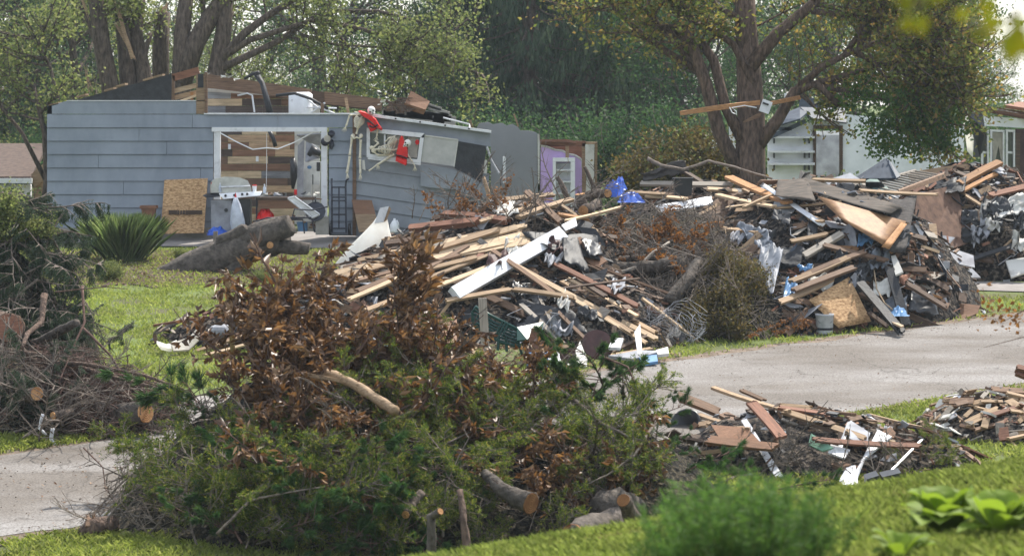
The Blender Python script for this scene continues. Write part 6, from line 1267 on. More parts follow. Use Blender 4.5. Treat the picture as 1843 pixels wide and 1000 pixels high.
# ================================================================== BRANCHES
def spray(name, kind, seed, L_=1.0):
    global rnd
    rnd = random.Random(seed); o = bpy.data.objects.new(name, None); C.objects.link(o); b = MB()
    main = []; p = Vector((0,0,0)); d = Vector((1,0,.1))
    for i in range(7):
        main.append(p.copy()); d = (d+Vector((0, U(-.18,.18), U(-.14,.12)))).normalized(); p = p+d*L_/6
    r0 = .016*L_**.5; b.tube(main, [r0*(1-.75*i/6) for i in range(7)], 5); sides = [main]
    nside = {'magnolia': 7, 'cedar': 16, 'pine': 9, 'spruce': 14, 'bare': 9, 'rust': 9}[kind]
    for k in range(nside):
        t_ = U(.15, 1); i = min(5, int(t_*6)); q = main[i].lerp(main[i+1], t_*6-i); s_ = rnd.choice((-1, 1)); l = L_*U(.2,.45)*(1.1-.5*t_)
        z0 = U(-.5,.5) if kind in ('magnolia','bare','rust') else U(-.15,.15)
        dd = (Vector((.75, s_*.8, z0))).normalized(); pts = [q]; sag_ = {'spruce': -.4, 'pine': .08}.get(kind, 0)
        for j in range(4): dd = (dd+Vector((U(-.2,.2), U(-.2,.2), U(-.2,.2)+sag_*.3))).normalized(); pts.append(pts[-1]+dd*l/4)
        b.tube(pts, [r0*.4*(1-.8*j/4)+.0012 for j in range(5)], 4); sides.append(pts)
        if kind in ('bare','cedar','rust'):
            for _ in range(3):
                j = rnd.randrange(1, 4); e = (dd+Vector((U(-.9,.9), U(-.9,.9), U(-.6,.6)))).normalized(); p3 = [pts[j], pts[j]+e*l*.2, pts[j]+e*l*.35+Vector((U(-.03,.03),U(-.03,.03),U(-.03,.03)))]; b.tube(p3, [.003,.0022,.001], 3); sides.append(p3)
    st = b.build('stem', 'twigr' if kind in ('magnolia','pine') else 'twig', o, False); kids = [st]
    c = []; dr = []; nr = []
    def along(): s_ = rnd.choice(sides); i = rnd.randrange(len(s_)-1); return s_[i].lerp(s_[i+1], U(0,1)), (s_[i+1]-s_[i]).normalized()
    if kind == 'magnolia':
        for _ in range(125): q, t_ = along(); c.append(q); dr.append(t_*.5+Vector((U(-.8,.8), U(-.8,.8), U(-1.3,.2))))
        n = len(c); kids.append(leaves('leaves', c, dr, NP.uniform(.09,.18,n), NP.uniform(.035,.07,n), 'dead', o, fold=.35, nrm=NP.normal(size=(n,3)), curl=.15))
    elif kind == 'rust':
        for _ in range(130): q, t_ = along(); c.append(q); dr.append(t_*.3+Vector((U(-1,1), U(-1,1), U(-1,.3))))
        n = len(c); kids.append(leaves('leaves', c, dr, NP.uniform(.04,.09,n), NP.uniform(.025,.06,n), 'rust', o, fold=.35, nrm=NP.normal(size=(n,3))))
    elif kind == 'cedar':
        for _ in range(120):
            q, t_ = along(); s_ = rnd.choice((-1,1)); ax = (t_*.8+Vector((U(-.3,.3), s_*U(.4,1), U(-.5,.3)))).normalized(); sd_ = ax.orthogonal(); sd_.rotate(Matrix.Rotation(U(0,6.28), 3, ax)); l = U(.07,.15)
            for k2 in range(9):
                u_ = k2/9; c.append(q+ax*l*u_); dr.append(ax+sd_*((-1)**k2)*(1.0-.5*u_)+Vector((0,0,U(-.15,.15))))
        n = len(c); kids.append(leaves('foliage', c, dr, NP.uniform(.03,.06,n), NP.uniform(.010,.018,n), 'arbor', o))
    elif kind == 'pine':
        for s_ in sides:
            for _ in range(5 if s_ is not main else 9):
                i = rnd.randrange(1, len(s_)-1) if s_ is main else rnd.choice([2,3,3]); t_ = (s_[min(i+1, len(s_)-1)]-s_[i]).normalized(); q = s_[i].lerp(s_[min(i+1, len(s_)-1)], U(.3,1))
                for _ in range(26): c.append(q+t_*U(-.02,.02)); dr.append(t_*1.1+Vector((U(-.7,.7), U(-.7,.7), U(-.9,.4))))
        n = len(c); kids.append(leaves('needles', c, dr, NP.uniform(.08,.15,n), np.full(n, .0048), 'pineN', o, curl=.1))
    elif kind == 'spruce':
        for s_ in sides:
            for i in range(len(s_)-1):
                for _ in range(3):
                    q = s_[i].lerp(s_[i+1], U(0,1)); h = U(.05,.25)
                    for m_ in range(14): c.append(q+Vector((U(-.01,.01), U(-.01,.01), -h*m_/14))); dr.append(Vector((U(-1,1), U(-1,1), -.9)))
        n = len(c); kids.append(leaves('needles', c, dr, NP.uniform(.03,.05,n), np.full(n, .011), 'spruce', o))
    return (o, kids)
mag = Spawn([spray('magnolia_branch', 'magnolia', 200+i, 1.0+.15*i) for i in range(4)])
ced = Spawn([spray('cedar_branch', 'cedar', 210+i, .8+.15*i) for i in range(4)])
pin = Spawn([spray('pine_branch', 'pine', 220+i, 1.0+.2*i) for i in range(3)])
spr = Spawn([spray('spruce_branch', 'spruce', 230+i, .9+.2*i) for i in range(4)])
bar = Spawn([spray('bare_branch', 'bare', 240+i, 1.0+.25*i) for i in range(4)])
rus = Spawn([spray('leafy_branch', 'rust', 250+i, .6+.15*i) for i in range(3)])
rnd = random.Random(55)
def inpoly(x, y, poly):
    c = False; n = len(poly)
    for i in range(n):
        x1, y1 = poly[i]; x2, y2 = poly[(i+1) % n]
        if (y1 > y) != (y2 > y) and x < (x2-x1)*(y-y1)/(y2-y1)+x1: c = not c
    return c
def rp(poly):
    xs_ = [p[0] for p in poly]; ys_ = [p[1] for p in poly]
    while True:
        x, y = U(min(xs_), max(xs_)), U(min(ys_), max(ys_))
        if inpoly(x, y, poly): return x, y
def fill(sp, key, poly, n, label, cat, group, out=.35, dn=.0, lift=.05, s0=.8, s1=1.15, back=.3, upb=.25, cx=None):
    for i in range(n):
        x, y = rp(poly); p = on(x, y, key); nn = norm_at(p.x, p.y, key)
        th = U(0, 6.283); t_ = Vector((math.cos(th), math.sin(th)*.7, U(-.3,.5)-dn)); d = (t_+nn*out+Vector((0,0,upb))).normalized(); s_ = U(s0, s1)
        q = p-d*back*s_+nn*lift; sp(rnd.randrange(9), frame(q, d, nn, s_, U(-.6,.6)), label, cat, group)
LM = 'branch with curled dead brown leaves in the foreground brush pile'; LC = 'dark green cedar branch in the foreground brush pile'; LP = 'long needled pine branch in the foreground brush pile'
fill(mag, 'front', [(400,640),(470,560),(740,560),(800,640),(780,760),(620,880),(480,860),(380,720)], 66, LM, 'branch', 'dead leafy branches of the foreground pile')
fill(mag, 'front', [(580,800),(720,790),(720,960),(600,940)], 8, LM, 'branch', 'dead leafy branches of the foreground pile', s0=.5, s1=.8)
fill(mag, 'front', [(830,700),(960,640),(1000,720),(1120,780),(1160,900),(960,930),(850,850),(820,780)], 30, LM, 'branch', 'dead leafy branches of the foreground pile', s0=.6, s1=.9)
fill(ced, 'front', [(690,625),(790,620),(820,720),(900,760),(880,900),(760,960),(600,940),(640,760)], 62, LC, 'branch', 'cedar branches of the foreground pile', s0=.6, s1=.95)
fill(ced, 'front', [(210,840),(330,760),(480,790),(620,860),(600,980),(300,960),(200,930)], 62, LC, 'branch', 'cedar branches of the foreground pile', s0=.6, s1=.95)
fill(ced, 'front', [(880,700),(1150,730),(1220,860),(1100,900),(900,800)], 36, LC, 'branch', 'cedar branches of the foreground pile', s0=.6, s1=.9)
fill(ced, 'front', [(330,920),(1000,920),(1000,1000),(330,1000)], 26, LC, 'branch', 'cedar branches of the foreground pile', s0=.5, s1=.8)
fill(pin, 'front', [(380,850),(700,840),(820,930),(780,1000),(400,1000)], 38, LP, 'branch', 'pine branches of the foreground pile', s0=.6, s1=.9, dn=.3)
fill(pin, 'front', [(960,690),(1120,690),(1180,780),(1050,800)], 10, LP, 'branch', 'pine branches of the foreground pile', s0=.6, s1=.9)
fill(bar, 'front', [(220,820),(400,700),(760,640),(1000,680),(1200,820),(1100,960),(300,960)], 22, 'thin bare grey branch tangled over the foreground brush pile', 'branch', 'bare branches of the foreground pile', out=.5, s0=.5, s1=.9)
# dead leafy sprays standing above the pile
for i, (x0, y0, x1, y1, s_, Y) in enumerate([(520,600,478,452,1,34.5),(700,600,686,440,1,34.6),(735,600,740,480,1,34.7),(600,640,570,500,1,34.8),(420,700,380,590,1,34.4),(470,660,450,520,1,34.2),(790,660,820,560,1,34.5),(560,720,485,470,1.55,34.6),(600,700,520,520,1.3,34.3),(740,690,690,455,1.6,34.8),(720,660,735,500,1.25,34.4),(760,680,790,560,1.1,34.2),(640,720,560,560,1.2,34.0),(620,700,640,570,1.1,34.6),(480,740,440,590,1.1,34.3),(520,700,500,560,1.2,34.9),(700,720,650,560,1.2,34.1),(660,740,600,600,1.1,33.9),(560,740,520,640,1.0,33.8),(780,720,800,620,.9,34.3),(430,720,370,620,1.0,34.2),(740,640,700,480,1.0,34.5),(545,640,480,500,1.0,34.7)]):
    a, c = P(x0, y0, Y+.2), P(x1, y1, Y); mag(i, frame(a, c-a, Vector((0,-1,.3)), (c-a).length/1.15, U(-1,1)), 'dead brown leafy branch arching up out of the top of the foreground brush pile', 'branch', 'tall dead leafy branches')
for i, (x0, y0, x1, y1, s_, Y) in enumerate([(900,720,880,630,.7,34.2),(960,740,940,640,.75,34),(1000,740,1040,680,.6,34)]):
    a, c = P(x0, y0, Y+.1), P(x1, y1, Y); mag(i, frame(a, c-a, Vector((0,-1,.3)), (c-a).length/1.1, U(-1,1)), 'dead leafy branch standing up at the right shoulder of the foreground brush pile', 'branch', 'dead leafy branches at the right shoulder')
for i, (x0, y0, x1, y1, Y, lb) in enumerate([(400,760,200,630,34.6,'airy pine branch reaching up and left over the driveway'),(420,800,300,700,34.5,'airy pine branch hanging over the left end of the pile'),(380,790,320,730,34.2,'short pine branch at the left end of the foreground pile'),(1080,760,1010,660,34.2,'airy pine branch standing up in front of the pale road'),(1130,770,1090,650,34.0,'loose pine branch beside the airy one at the road')]):
    a, c = P(x0, y0, Y), P(x1, y1, Y); pin(i, frame(a, c-a, Vector((0,-1,.6)), (c-a).length/1.2, U(-.5,.5)), lb, 'branch')
for i, (q, r_, lb, m_) in enumerate([([(1000,695),(1040,725),(1080,760),(1130,785),(1165,795)],.028,'long grey branch arching over the right shoulder of the foreground pile','twig'),([(780,690),(740,740),(700,755),(640,760)],.012,'thin grey branch looping left of the cedar clump','twig'),([(1080,640),(1130,660),(1150,705),(1162,780)],.016,'dark arched twig standing up in front of the road','twigr'),([(390,960),(450,900),(520,885),(585,875)],.02,'thin pale branch curving over the needles at lower left','twig'),([(800,800),(860,770),(930,768),(1000,740)],.014,'curved twig across the middle of the foreground pile','twig'),([(150,805),(185,840),(190,880),(215,905)],.01,'dark crooked twig over the road at the left of the pile','twigr'),([(560,640),(600,700),(640,745)],.02,'grey twig in front of the dead leaves','twig'),([(1180,760),(1140,820),(1100,850),(1060,870)],.02,'bare branch sloping down at the right of the foreground pile','twig')]):
    logt('branch', lb, q, r_, r_*.4, m_, **(dict(Y=[34.0-.2*j for j in range(len(q))]) if i in (2,5) else dict(key='front', lift=.45)), cut1=False, n=6)
logt('broken_limb', 'splintered pale broken limb on top of the foreground brush pile', [(712,740),(670,712),(620,682),(580,668)], .065, .055, 'tan', key='front', lift=.75, cut1=False)
mk('limb_splinter', 'tan', 'long pointed splinter at the end of the pale broken limb', 'splinter', lambda b: splinter(b, tow(on(620,684,'front'),.9), tow(on(535,672,'front'),.9), .05, 7, 9), 580, 675, 33.8)
logt('log', 'thick log at lower right of the foreground pile with an orange cut end', [(1130,935),(1080,950),(1030,968)], .19, .17, 'log', cm='cutd', Y=[31.9,31.3,30.7])
logt('log', 'upper grey log behind the thick log at lower right', [(1140,915),(1110,905),(1075,915)], .16, .15, 'log', Y=[32.2,31.9,31.7], cut1=False)
logt('log', 'cut stub pointing up right of the thick log', [(1150,950),(1135,925),(1122,900)], .09, .08, 'bark', cm='cutd', Y=[31.5,31.3,31.0])
logt('log', 'twisted stump like log with an orange cut end in the lower middle', [(872,850),(900,878),(930,895),(955,905)], .05, .13, 'log', cm='cutd', key='front', lift=.4)
logt('branch', 'crooked upright bare stub in the foreground needles', [(776,1000),(777,955),(775,930),(792,920)], .05, .04, 'log', Y=[30.2,30.2,30.2,30.1], n=8)
logt('branch', 'small cut branch pointing up right in the foreground needles', [(760,885),(742,905),(730,925)], .05, .05, 'bark', key='front', lift=.5, n=8)
logt('branch', 'reddish upright stem in the lower middle of the pile', [(842,1000),(835,940),(828,880)], .05, .035, 'bark2', Y=[30.4,30.5,30.7], cut1=False, n=7)
sb = T('splintered_stump', 'short broken stump with ragged reddish splinters at the left foot of the pile', 'stump', P(165,960,32.2))
part('bark', 'bark2', sb, lambda b: b.tube([P(150,965,32.2), P(165,950,32.2), P(205,945,32.4)], [.1,.12,.12], 10), True); part('splinters', 'brown', sb, lambda b: splinter(b, P(165,950,32.2), P(160,932,32.2), .08, 9, 3))
fill(bar, 'front', [(150,900),(240,860),(300,960),(180,970)], 12, 'fine bare twigs at the left foot of the foreground brush pile', 'twigs', 'fine twigs at the left foot', s0=.4, s1=.7)
def twigstuff(key, n, label, seed, m='twig', l0=.15, l1=.7):
    rr = random.Random(seed); b = MB()
    for _ in range(n):
        x, y = pick(key, rr, 1.0); nn = norm_at(x, y, key); p = Vector((x, y, surf(x, y, [key])+rr.uniform(-.08,.07))); L_ = rr.uniform(l0, l1)
        d = Vector((rr.gauss(0,1), rr.gauss(0,.8), rr.gauss(0,.6))); d = (d-nn*d.dot(nn)*.5).normalized(); e = d.orthogonal()*rr.uniform(-.12,.12)*L_; r_ = rr.uniform(.003,.009)
        b.tube([p-d*L_/2, p+e, p+d*L_/2], [r_, r_*.8, r_*.4], 3)
    tag(b.build('twigs', m), label, 'twigs', kind='stuff')
twigstuff('brush', 1700, 'countless grey twigs matted over the brush between the heaps', 1, 'twig')
twigstuff('front', 1000, 'countless thin twigs matted over the foreground brush pile', 2)
twigstuff('left', 1300, 'countless thin twigs matted over the heap at the left road edge', 3, 'twigr')
twigstuff('conifer', 500, 'countless thin twigs in the spruce heap at the left edge', 4)
# ---- middle brush
fill(rus, 'brush', [(1080,420),(1200,400),(1280,440),(1240,500),(1100,510)], 34, 'branch with orange brown leaves in the middle brush', 'branch', 'orange leaved branches of the middle brush', s0=.6, s1=1)
fill(bar, 'brush', [(1070,380),(1180,370),(1300,430),(1370,520),(1380,600),(1180,620),(1090,540)], 60, 'grey bare branch tangled in the brush between the heaps', 'branch', 'bare branches of the middle brush', s0=.5, s1=1.0)
ol = Spawn([bush_proto('leafy_twig_clump', 'olive', 71, .7, .12, 12, .055, nst=8)])
rnd = random.Random(56)
for i in range(15):
    x, y = rp([(1270,480),(1350,490),(1375,600),(1240,620),(1230,560)]); p = on(x, y, 'brush'); ol(0, Matrix.Translation(p-Vector((0,0,.15))) @ Euler((U(-.9,.9), U(-.9,.9), U(0,6))).to_matrix().to_4x4() @ Matrix.Scale(U(.6,1), 4), 'clump of wilted olive leaved twigs at the right of the middle brush', 'twigs', 'olive twig clumps')
fill(bar, 'lumber', [(740,380),(870,345),(1000,380),(1060,350),(1080,400),(880,410),(760,410)], 40, 'bare twiggy branch on top of the lumber heap', 'branch', 'bare branches on the lumber heap', s0=.5, s1=.9, out=.5)
fill(rus, 'lumber', [(760,370),(900,340),(960,380),(800,400)], 12, 'branch with brown leaves on top of the lumber heap', 'branch', 'brown leaved branches on the lumber heap', s0=.5, s1=.8)
for i, (x, y, s_) in enumerate([(1350,618,.5),(1375,610,.6),(1400,606,.6),(1425,604,.5),(1385,618,.5)]):
    p = G(x, y); rus(i, frame(p+Vector((-.1,0,.08)), Vector((1, U(-.5,.5), .35)), Vector((0,0,1)), s_*1.2, U(-.5,.5)), 'bright orange dead leaves lying on the verge at the road edge', 'branch', 'orange leafy twigs on the verge')
# twigs in front of the house
for i, (x0, y0, x1, y1, Y, lb) in enumerate([(800,390,720,330,53,'thin twiggy branch with few orange leaves before the sagging wall'),(860,380,790,330,53,'reddish twig before the black siding'),(900,375,905,300,52.6,'thin green leaved vine stem before the grey wall stub'),(1010,360,982,280,53,'crooked dark twig in front of the purple wall')]):
    a, c = P(x0, y0, Y), P(x1, y1, Y); (rus if i < 1 else bar)(i, frame(a, c-a, Vector((0,-1,.3)), (c-a).length/1.1, U(-.5,.5)), lb, 'branch')
# ---- left heap: spruce mass and branches
fill(spr, 'conifer', [(-20,360),(60,350),(100,420),(120,560),(90,640),(-20,650)], 64, 'drooping dark spruce branch of the uprooted heap at the left edge', 'branch', 'spruce branches of the left heap', s0=.7, s1=1.1, dn=.5, upb=-.1)
fill(spr, 'conifer', [(60,480),(130,560),(150,660),(80,680),(0,640)], 26, 'drooping dark spruce branch of the uprooted heap at the left edge', 'branch', 'spruce branches of the left heap', s0=.6, s1=1.0, dn=.6, upb=-.2)
wb2 = Spawn([bush_proto('leafy_shoot', 'leafy', 81, .9, .12, 16, .07, nst=9)]); rnd = random.Random(4)
for i, (x, y, s_, lb) in enumerate([(15,400,.75,'leafy green shoots on top of the spruce heap'),(60,392,.6,'yellow green shoots at the right top of the spruce heap'),(-10,360,.8,'leafy shoots at the very left edge above the spruce heap')]):
    wb2(0, Matrix.Translation(P(x, y+40, 42.5)) @ Matrix.Rotation(i*2., 4, 'Z') @ Matrix.Scale(s_, 4), lb, 'shoots')
LL = [([(-20,640),(60,650),(160,655),(260,675),(330,700)],.035,'bark2','long reddish sapling trunk reaching right from the left heap'),([(-20,625),(80,640),(190,675),(290,700)],.045,'bark2','thick reddish sapling above the long one in the left heap'),([(20,600),(90,690),(130,720),(160,745)],.03,'bark','grey sapling sloping down through the left heap'),([(148,515),(152,580),(125,640),(105,690)],.02,'twigr','dark thin crooked sapling standing up in the left heap'),([(80,530),(75,580),(50,600),(40,625)],.05,'bark2','rough reddish limb standing beside the red cut root'),
      ([(-10,700),(60,735),(120,770),(180,775)],.03,'twig','low grey branch at the front of the left heap'),([(100,660),(170,720),(220,755),(262,775)],.03,'bark2','reddish branch lying over the big cut log'),([(40,680),(130,690),(200,740),(240,770)],.02,'twig','thin branch crossing the big cut log'),([(-20,760),(80,752),(160,742),(210,728)],.03,'bark','dark branch at the foot of the left heap'),([(0,715),(80,708),(180,716)],.04,'bark','dark level branch in the middle of the left heap'),([(100,525),(150,520),(190,516),(230,520)],.01,'twigr','thin drooping spruce twig over the lawn'),([(150,590),(200,640),(235,700),(300,722),(350,728)],.02,'twigr','slender branch sweeping right over the apron')]
for q, r_, m_, lb in LL: logt('branch', lb, q, r_, r_*.5, m_, Y=[39.6-.35*j for j in range(len(q))], cut1=False, n=7)
logt('log', 'smooth grey pole end sticking out of the spruce heap', [(60,618),(100,600),(138,580)], .07, .06, 'log', Y=[41,40.6,40.2], cut1=False)
logt('log', 'big dark cut log with a bright orange end at the right of the left heap', [(150,760),(205,750),(262,742)], .17,.15, 'log', Y=[39.2,38.6,38.2])
logt('log', 'log end with a bright cut face in the middle of the left heap', [(30,720),(50,714),(66,708)], .10, .1, 'bark', Y=[38.9,38.4,38.0])
logt('log', 'small log end with a dull cut face below the bright one', [(120,735),(128,742),(96,748)], .06, .06, 'bark', Y=[38.6,38.2,38.0])
logt('log', 'large dull red cut root face at the left edge', [(-20,600),(0,594),(16,590)], .24, .22, 'bark2', Y=[41.4,40.6,40.1]); [setattr(c_.data, 'name', 'cut_end') or c_.data.materials.__setitem__(0, M['redwood']) for c_ in bpy.data.objects if c_.parent and c_.parent.get('label','').startswith('large dull red') and c_.name.startswith('cut')]
fill(bar, 'left', [(-20,660),(120,650),(260,700),(280,780),(150,810),(-20,800)], 50, 'thin bare branch tangled in the heap at the left road edge', 'branch', 'bare branches of the left heap', s0=.5, s1=1.1)
fill(spr, 'left', [(0,640),(110,650),(160,720),(60,780),(-20,760)], 14, 'spruce twig lying in the heap at the left road edge', 'branch', 'spruce twigs of the left heap', s0=.4, s1=.7)
for i, q in enumerate([[(95,770),(92,790),(104,806),(118,800)],[(78,745),(70,770),(84,782)]]):
    logt('root', ['pale curled peeled root at the front of the left heap','pale frayed root above the curled one'][i], q, .03, .015, 'white', Y=37.7, cut1=False, n=6)
# ---- fallen trunk in the garden bed
ft = T('fallen_trunk', 'big fallen grey tree trunk with sawn stubs lying in front of the forecourt', 'trunk', P(420,490,56.2))
def tk(b):
    q = [P(x, y, Y) for x, y, Y in [(262,500,56.6),(300,495,56.4),(340,485,56.3),(380,470,56.2),(420,452,56.2),(455,440,56.2),(490,432,56.2),(512,428,56.1)]]
    b.tube(q, [.16,.22,.27,.31,.33,.34,.32,.26], 16); b.tube([P(440,440,56.2), P(462,425,56.1), P(500,412,56), P(520,408,55.9)], [.28,.27,.24,.2], 12); b.tube([P(400,445,56.2), P(425,425,56.1), P(440,410,56)], [.2,.15,.1], 10)
    b.tube([P(500,440,56.1), P(530,446,55.9), P(553,450,55.8)], [.17,.13,.12], 10); b.tube([P(420,470,56.1), P(415,492,56), P(425,508,56)], [.2,.12,.09], 10); b.tube([P(330,480,56.2),P(350,462,56.2)], [.15,.1], 8)
part('bark', 'log', ft, lambda b: (tk(b), b.rough(.10, 2.6)), True); part('cut_stub', 'cut', ft, lambda b: b.lathe([(.07,-.03),(.065,.015)], P(486,441,55.82), 14, Matrix.Rotation(R(85), 3, 'X')))
M['log'].node_tree
# ornamental grass + shrubs in the bed
og = G(222,470); rn = NP; n = 3600
cc = np.stack([NP.normal(og.x,.13,n), NP.normal(og.y,.12,n), np.full(n, og.z)], 1); dd_ = np.stack([(cc[:,0]-og.x)*1.2+NP.normal(0,.22,n), (cc[:,1]-og.y)*1.2+NP.normal(0,.2,n), np.full(n,1.0)], 1); dd_ = unit(dd_); hh = NP.uniform(.55,1.15,n)
oo_ = bpy.data.objects.new('ornamental_grass', None); C.objects.link(oo_); s_ = unit(np.cross(dd_, NP.normal(size=(n,3))))*.0042; mid = cc+dd_*hh[:,None]*.55; hz_ = dd_*np.array([1,1,0]); tip = cc+dd_*hh[:,None]*.92+hz_*hh[:,None]*.35*hh[:,None]
npmesh('blades', np.stack([cc-s_, cc+s_, mid+s_, tip, mid-s_], 1), 5, 'bladed', oo_, [[0,1,2],[0,2,3],[0,3,4]]); tag(oo_, 'tall clump of ornamental grass in the garden bed before the grey house', 'ornamental grass')
sh = Spawn([bush_proto('small_shrub', 'leafy', 91, .45, .07, 22, .035, nst=10)])
for i, (x, y, s_, lb) in enumerate([(195,505,1.0,'small yellow green shrub right in front of the ornamental grass'),(470,508,.6,'small green weed under the fallen trunk'),(330,470,.7,'low green plant left of the fallen trunk'),(1380,608,.4,'small weed by the reddish post')]):
    sh(0, Matrix.Translation(G(x, y)) @ Matrix.Rotation(i, 4, 'Z') @ Matrix.Scale(s_, 4), lb, 'shrub')
def litter(name, label, n, poly, L_, m='litter', key=None):
    c = []; 
    for _ in range(n):
        x, y = rp(poly); p = (on(x, y, key) if key else G(x, y)); c.append(list(p+Vector((0,0,U(.01,.05)))))
    nn = len(c); tag(leaves(name, c, NP.normal(size=(nn,3))*np.array([1,1,.35]), NP.uniform(.5,1.4,nn)*L_, NP.uniform(.2,.7,nn)*L_, m, fold=.2, nrm=np.tile([0,0,1.],(nn,1))+NP.normal(0,.4,(nn,3))), label, 'leaf litter', kind='stuff')
rnd = random.Random(6)
litter('leaf_litter', 'brown leaves and bark chips scattered over the garden bed', 2600, [(90,460),(300,462),(480,466),(600,480),(590,512),(300,516),(90,512)], .07)
litter('leaf_litter', 'dead leaves and plaster crumbs strewn in front of the lumber heap', 1500, [(780,600),(950,620),(1210,628),(1230,650),(1000,668),(800,640)], .07)
litter('road_crumbs', 'twigs and crumbs scattered along the far edge of the road', 500, [(1000,672),(1250,640),(1843,566),(1843,580),(1250,655),(1010,690)], .035)
litter('road_crumbs', 'twigs, mud and crumbs along the near edge of the road', 700, [(0,962),(200,925),(1150,800),(1450,745),(1843,684),(1843,700),(1450,765),(200,945)], .04)
litter('road_crumbs', 'stray chips and leaves lying over the middle of the road', 260, [(1150,700),(1843,590),(1843,680),(1300,740)], .028)
litter('road_crumbs', 'small chips lying on the road at lower left', 160, [(0,830),(280,795),(200,900),(0,960)], .05)
litter('leaf_litter', 'leaves and splinters at the foot of the near heap', 900, [(1200,840),(1500,870),(1700,860),(1700,800),(1640,800),(1300,850)], .05)
# fine weedy foliage at the foot of the near heap
fill(bar, 'near', [(1230,800),(1500,840),(1660,820),(1640,870),(1300,870)], 26, 'thin bare twig tangled at the front of the near heap', 'branch', 'bare twigs of the near heap', s0=.4, s1=.8, out=.6)
fill(ced, 'near', [(1620,780),(1700,790),(1720,840),(1600,860)], 6, 'dark green cedar twig at the right end of the near heap', 'branch', 'cedar twigs of the near heap', s0=.4, s1=.6)
for i, (x0, y0, x1, y1, Y) in enumerate([(1180,830,1230,780,33.6),(1200,860,1300,820,33.4),(1180,800,1190,740,33.8),(1230,870,1330,850,33.2),(1400,880,1480,860,33.4),(1290,830,1240,810,33.5)]):
    a, c = P(x0, y0, Y), P(x1, y1, Y); pin(i, frame(a, c-a, Vector((0,-.5,1)), (c-a).length/.9, U(-.5,.5)), 'yellowish pine branch lying between the foreground pile and the near heap', 'branch', 'pine branches between the piles')
# ---- near slope: shrub, hosta, leaves hanging in at the right
def feathery(seed, H=.55, Wd=.28, n=3600):
    o = bpy.data.objects.new('feathery_shrub', None); C.objects.link(o); b = MB(); rr = random.Random(seed); c = []; d = []
    for k in range(34):
        a = rr.uniform(0, 6.28); q = Vector((rr.gauss(0,.06), rr.gauss(0,.06), 0)); dv = Vector((math.cos(a)*rr.uniform(.05,.6), math.sin(a)*rr.uniform(.05,.6), 1)).normalized(); l = H*rr.uniform(.6,1.1); pts = [q+dv*l*t_+Vector((0,0,-.08*t_*t_)) for t_ in (0,.35,.7,1)]; b.tube(pts, [.004,.003,.002,.001], 4)
        for _ in range(n//34): t_ = rr.random()**.7; i = min(2, int(t_*3)); c.append(list(pts[i].lerp(pts[i+1], t_*3-i))); d.append((rr.gauss(0,1), rr.gauss(0,1), rr.uniform(-.2,1.2)))
    st = b.build('stems', 'leafy', o); nn = len(c); return (o, [st, leaves('foliage', c, d, NP.uniform(.02,.06,nn), np.full(nn,.006), 'leafs', o)])
M['leafs'] = LEAF('feathery_green', [(.045,.10,.025),(.08,.155,.035),(.14,.23,.06)], thin=.45)
fs_ = Spawn([feathery(301), feathery(302)]); rnd = random.Random(12)
FS = [(1215,15.5,.8),(1260,15,1.0),(1310,14.6,1.15),(1350,15.2,1.05),(1400,14.8,1.0),(1300,13.6,1.1),(1360,13.6,1.1),(1240,13.8,1.0),(1430,14,.95),(1190,14.6,.7),(1460,15.2,.7)]
for i, (px, Y, s_) in enumerate(FS):
    x = (px-921.5)/F*Y; fs_(i, Matrix.Translation((x, Y, terrain(x, Y)-.03)) @ Matrix.Rotation(i, 4, 'Z') @ Matrix.Scale(s_*1.12, 4), 'soft feathery green shrub clump on the near slope at the bottom', 'shrub', 'feathery shrubs on the near slope')
def hosta(px, Y, label, n=22, L_=.26, seed=1):
    rr = random.Random(seed); x = (px-921.5)/F*Y; o = T('hosta', label, 'plant', (x, Y, terrain(x, Y)))
    for k in range(n):
        a = rr.uniform(0, 6.28); el = rr.uniform(.55,1.35); l = L_*rr.uniform(.7,1.15); w_ = l*.52; d = Vector((math.cos(a)*math.cos(el), math.sin(a)*math.cos(el), math.sin(el))); s_ = Vector((-math.sin(a), math.cos(a), 0)); vs = []; m_ = 7
        for i in range(m_+1):
            t_ = i/m_; p = Vector((x, Y, terrain(x, Y)))+d*(.04+l*t_)+Vector((0,0,-l*.42*t_**2.4)); ww = w_*math.sin(math.pi*min(1, t_*.93+.07))**.8*.5; up = Vector((0,0,.25*ww))
            vs += [p-s_*ww+up, p-s_*ww*.4+up*.1, p, p+s_*ww*.4+up*.1, p+s_*ww+up]
        part('leaf', 'hosta', o, lambda b: b.add(vs, [(i*5+j, i*5+j+1, (i+1)*5+j+1, (i+1)*5+j) for i in range(m_) for j in range(4)]), True)
hosta(1700, 15.6, 'large lime green hosta plant on the near slope at lower right', 34, .40, 3)
hosta(1800, 15.0, 'second hosta clump at the lower right corner', 26, .36, 5)
hosta(1620, 14.6, 'small low hosta left of the large one', 14, .25, 8)
hb_ = T('overhanging_branch', 'blurred yellow green maple twigs hanging in at the top right corner', 'branch', P(1850, -40, 5.5))
q5 = [P(1900,-60,5.6),P(1830,20,5.5),P(1780,60,5.4),P(1740,30,5.4)]; q6 = [P(1900,30,5.6),P(1830,75,5.5),P(1800,100,5.4)]; q7 = [P(1720,-60,5.3),P(1660,0,5.3),P(1630,35,5.3)]
part('twigs', 'twig', hb_, lambda b: [b.tube(q, [.004,.003,.002,.0015][:len(q)], 5) for q in (q5, q6, q7)])
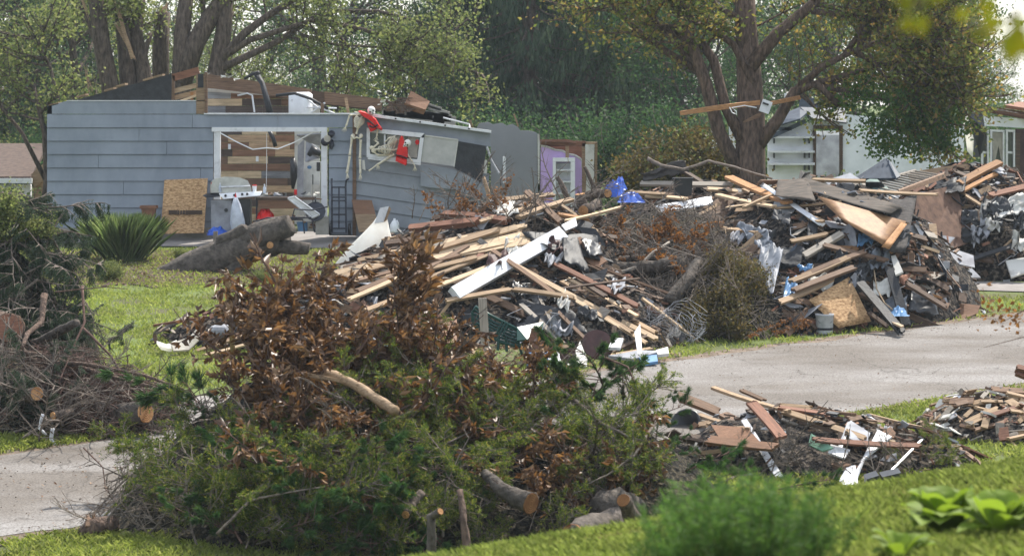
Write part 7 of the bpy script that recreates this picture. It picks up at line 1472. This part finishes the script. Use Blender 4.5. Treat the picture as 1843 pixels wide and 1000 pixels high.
def bigl(b, p, d, l):
    d = Vector(d).normalized(); s_ = d.cross(Vector((0,1,.2))).normalized(); p = Vector(p)
    for sgn, dd in ((0, d), (.7, (d+s_*.9).normalized()), (-.7, (d-s_*.9).normalized())):
        ll = l*(1 if sgn == 0 else .75); q = dd.cross(Vector((0,1,0))).normalized()*ll*.22; b.add([p, p+dd*ll*.5+q+Vector((0,-.004,0)), p+dd*ll, p+dd*ll*.5-q-Vector((0,-.004,0))], [(0,1,2),(0,2,3)])
rr = random.Random(2)
for px, py in [(1640,20),(1625,45),(1650,60),(1675,5),(1690,-5),(1735,30),(1760,20),(1770,55),(1790,45),(1805,80),(1820,95),(1800,110),(1835,70),(1840,100),(1815,60),(1780,75),(1835,40),(1848,90)]:
    part('leaf', 'oleaf', hb_, lambda b: bigl(b, P(px+rr.uniform(-6,6), py-14, 5.4+rr.uniform(-.15,.15)), (rr.uniform(-1,1), rr.uniform(-.3,.3), rr.uniform(-1.2,.2)), rr.uniform(.035,.05)))
rb = T('overhanging_twig', 'twig with small orange leaves reaching in from the right edge above the road', 'branch', P(1860,560,27))
q8 = [P(1900,575,27),P(1843,560,27),P(1800,555,27),P(1765,520,27)]; q9 = [P(1900,600,27),P(1843,606,27),P(1790,620,27),P(1770,625,27)]; q10 = [P(1900,540,27),P(1840,560,27),P(1812,575,27),P(1765,572,27)]
part('twigs', 'twigr', rb, lambda b: [b.tube(q, [.006,.005,.003,.002], 5) for q in (q8, q9, q10)])
cs = []
for q in (q8, q10): 
    for _ in range(45): i = rr.randrange(1, 3); v = q[i].lerp(q[i+1], rr.random()); cs.append(list(v+Vector((rr.gauss(0,.05), rr.gauss(0,.05), rr.gauss(0,.05)-.02))))
cs = np.array(cs)-np.array(rb['org']); leaves('leaves', cs, NP.normal(size=(len(cs),3)), NP.uniform(.03,.07,len(cs)), NP.uniform(.02,.045,len(cs)), 'rust', rb, nrm=NP.normal(size=(len(cs),3))+np.array([0,-1,0]))
for s_ in (mag, ced, pin, spr, bar, rus, ol, wb2, sh, fs_, wb): s_.clean()
# ================================================================== HAZE
hb = MB(); hb.box((0, 95, 14), (300, 240, 40))
hz = hb.build('haze', [], None)
hm = bpy.data.materials.new('haze'); hm.use_nodes = True; t = hm.node_tree; t.nodes.clear()
pv = t.nodes.new('ShaderNodeVolumePrincipled'); pv.inputs['Color'].default_value = (.78,.89,1,1); pv.inputs['Density'].default_value = .00034; pv.inputs['Anisotropy'].default_value = .35
oo = t.nodes.new('ShaderNodeOutputMaterial'); t.links.new(pv.outputs[0], oo.inputs['Volume']); hz.data.materials.append(hm)
tag(hz, 'thin bluish haze hanging in front of the wood', 'haze', kind='stuff')
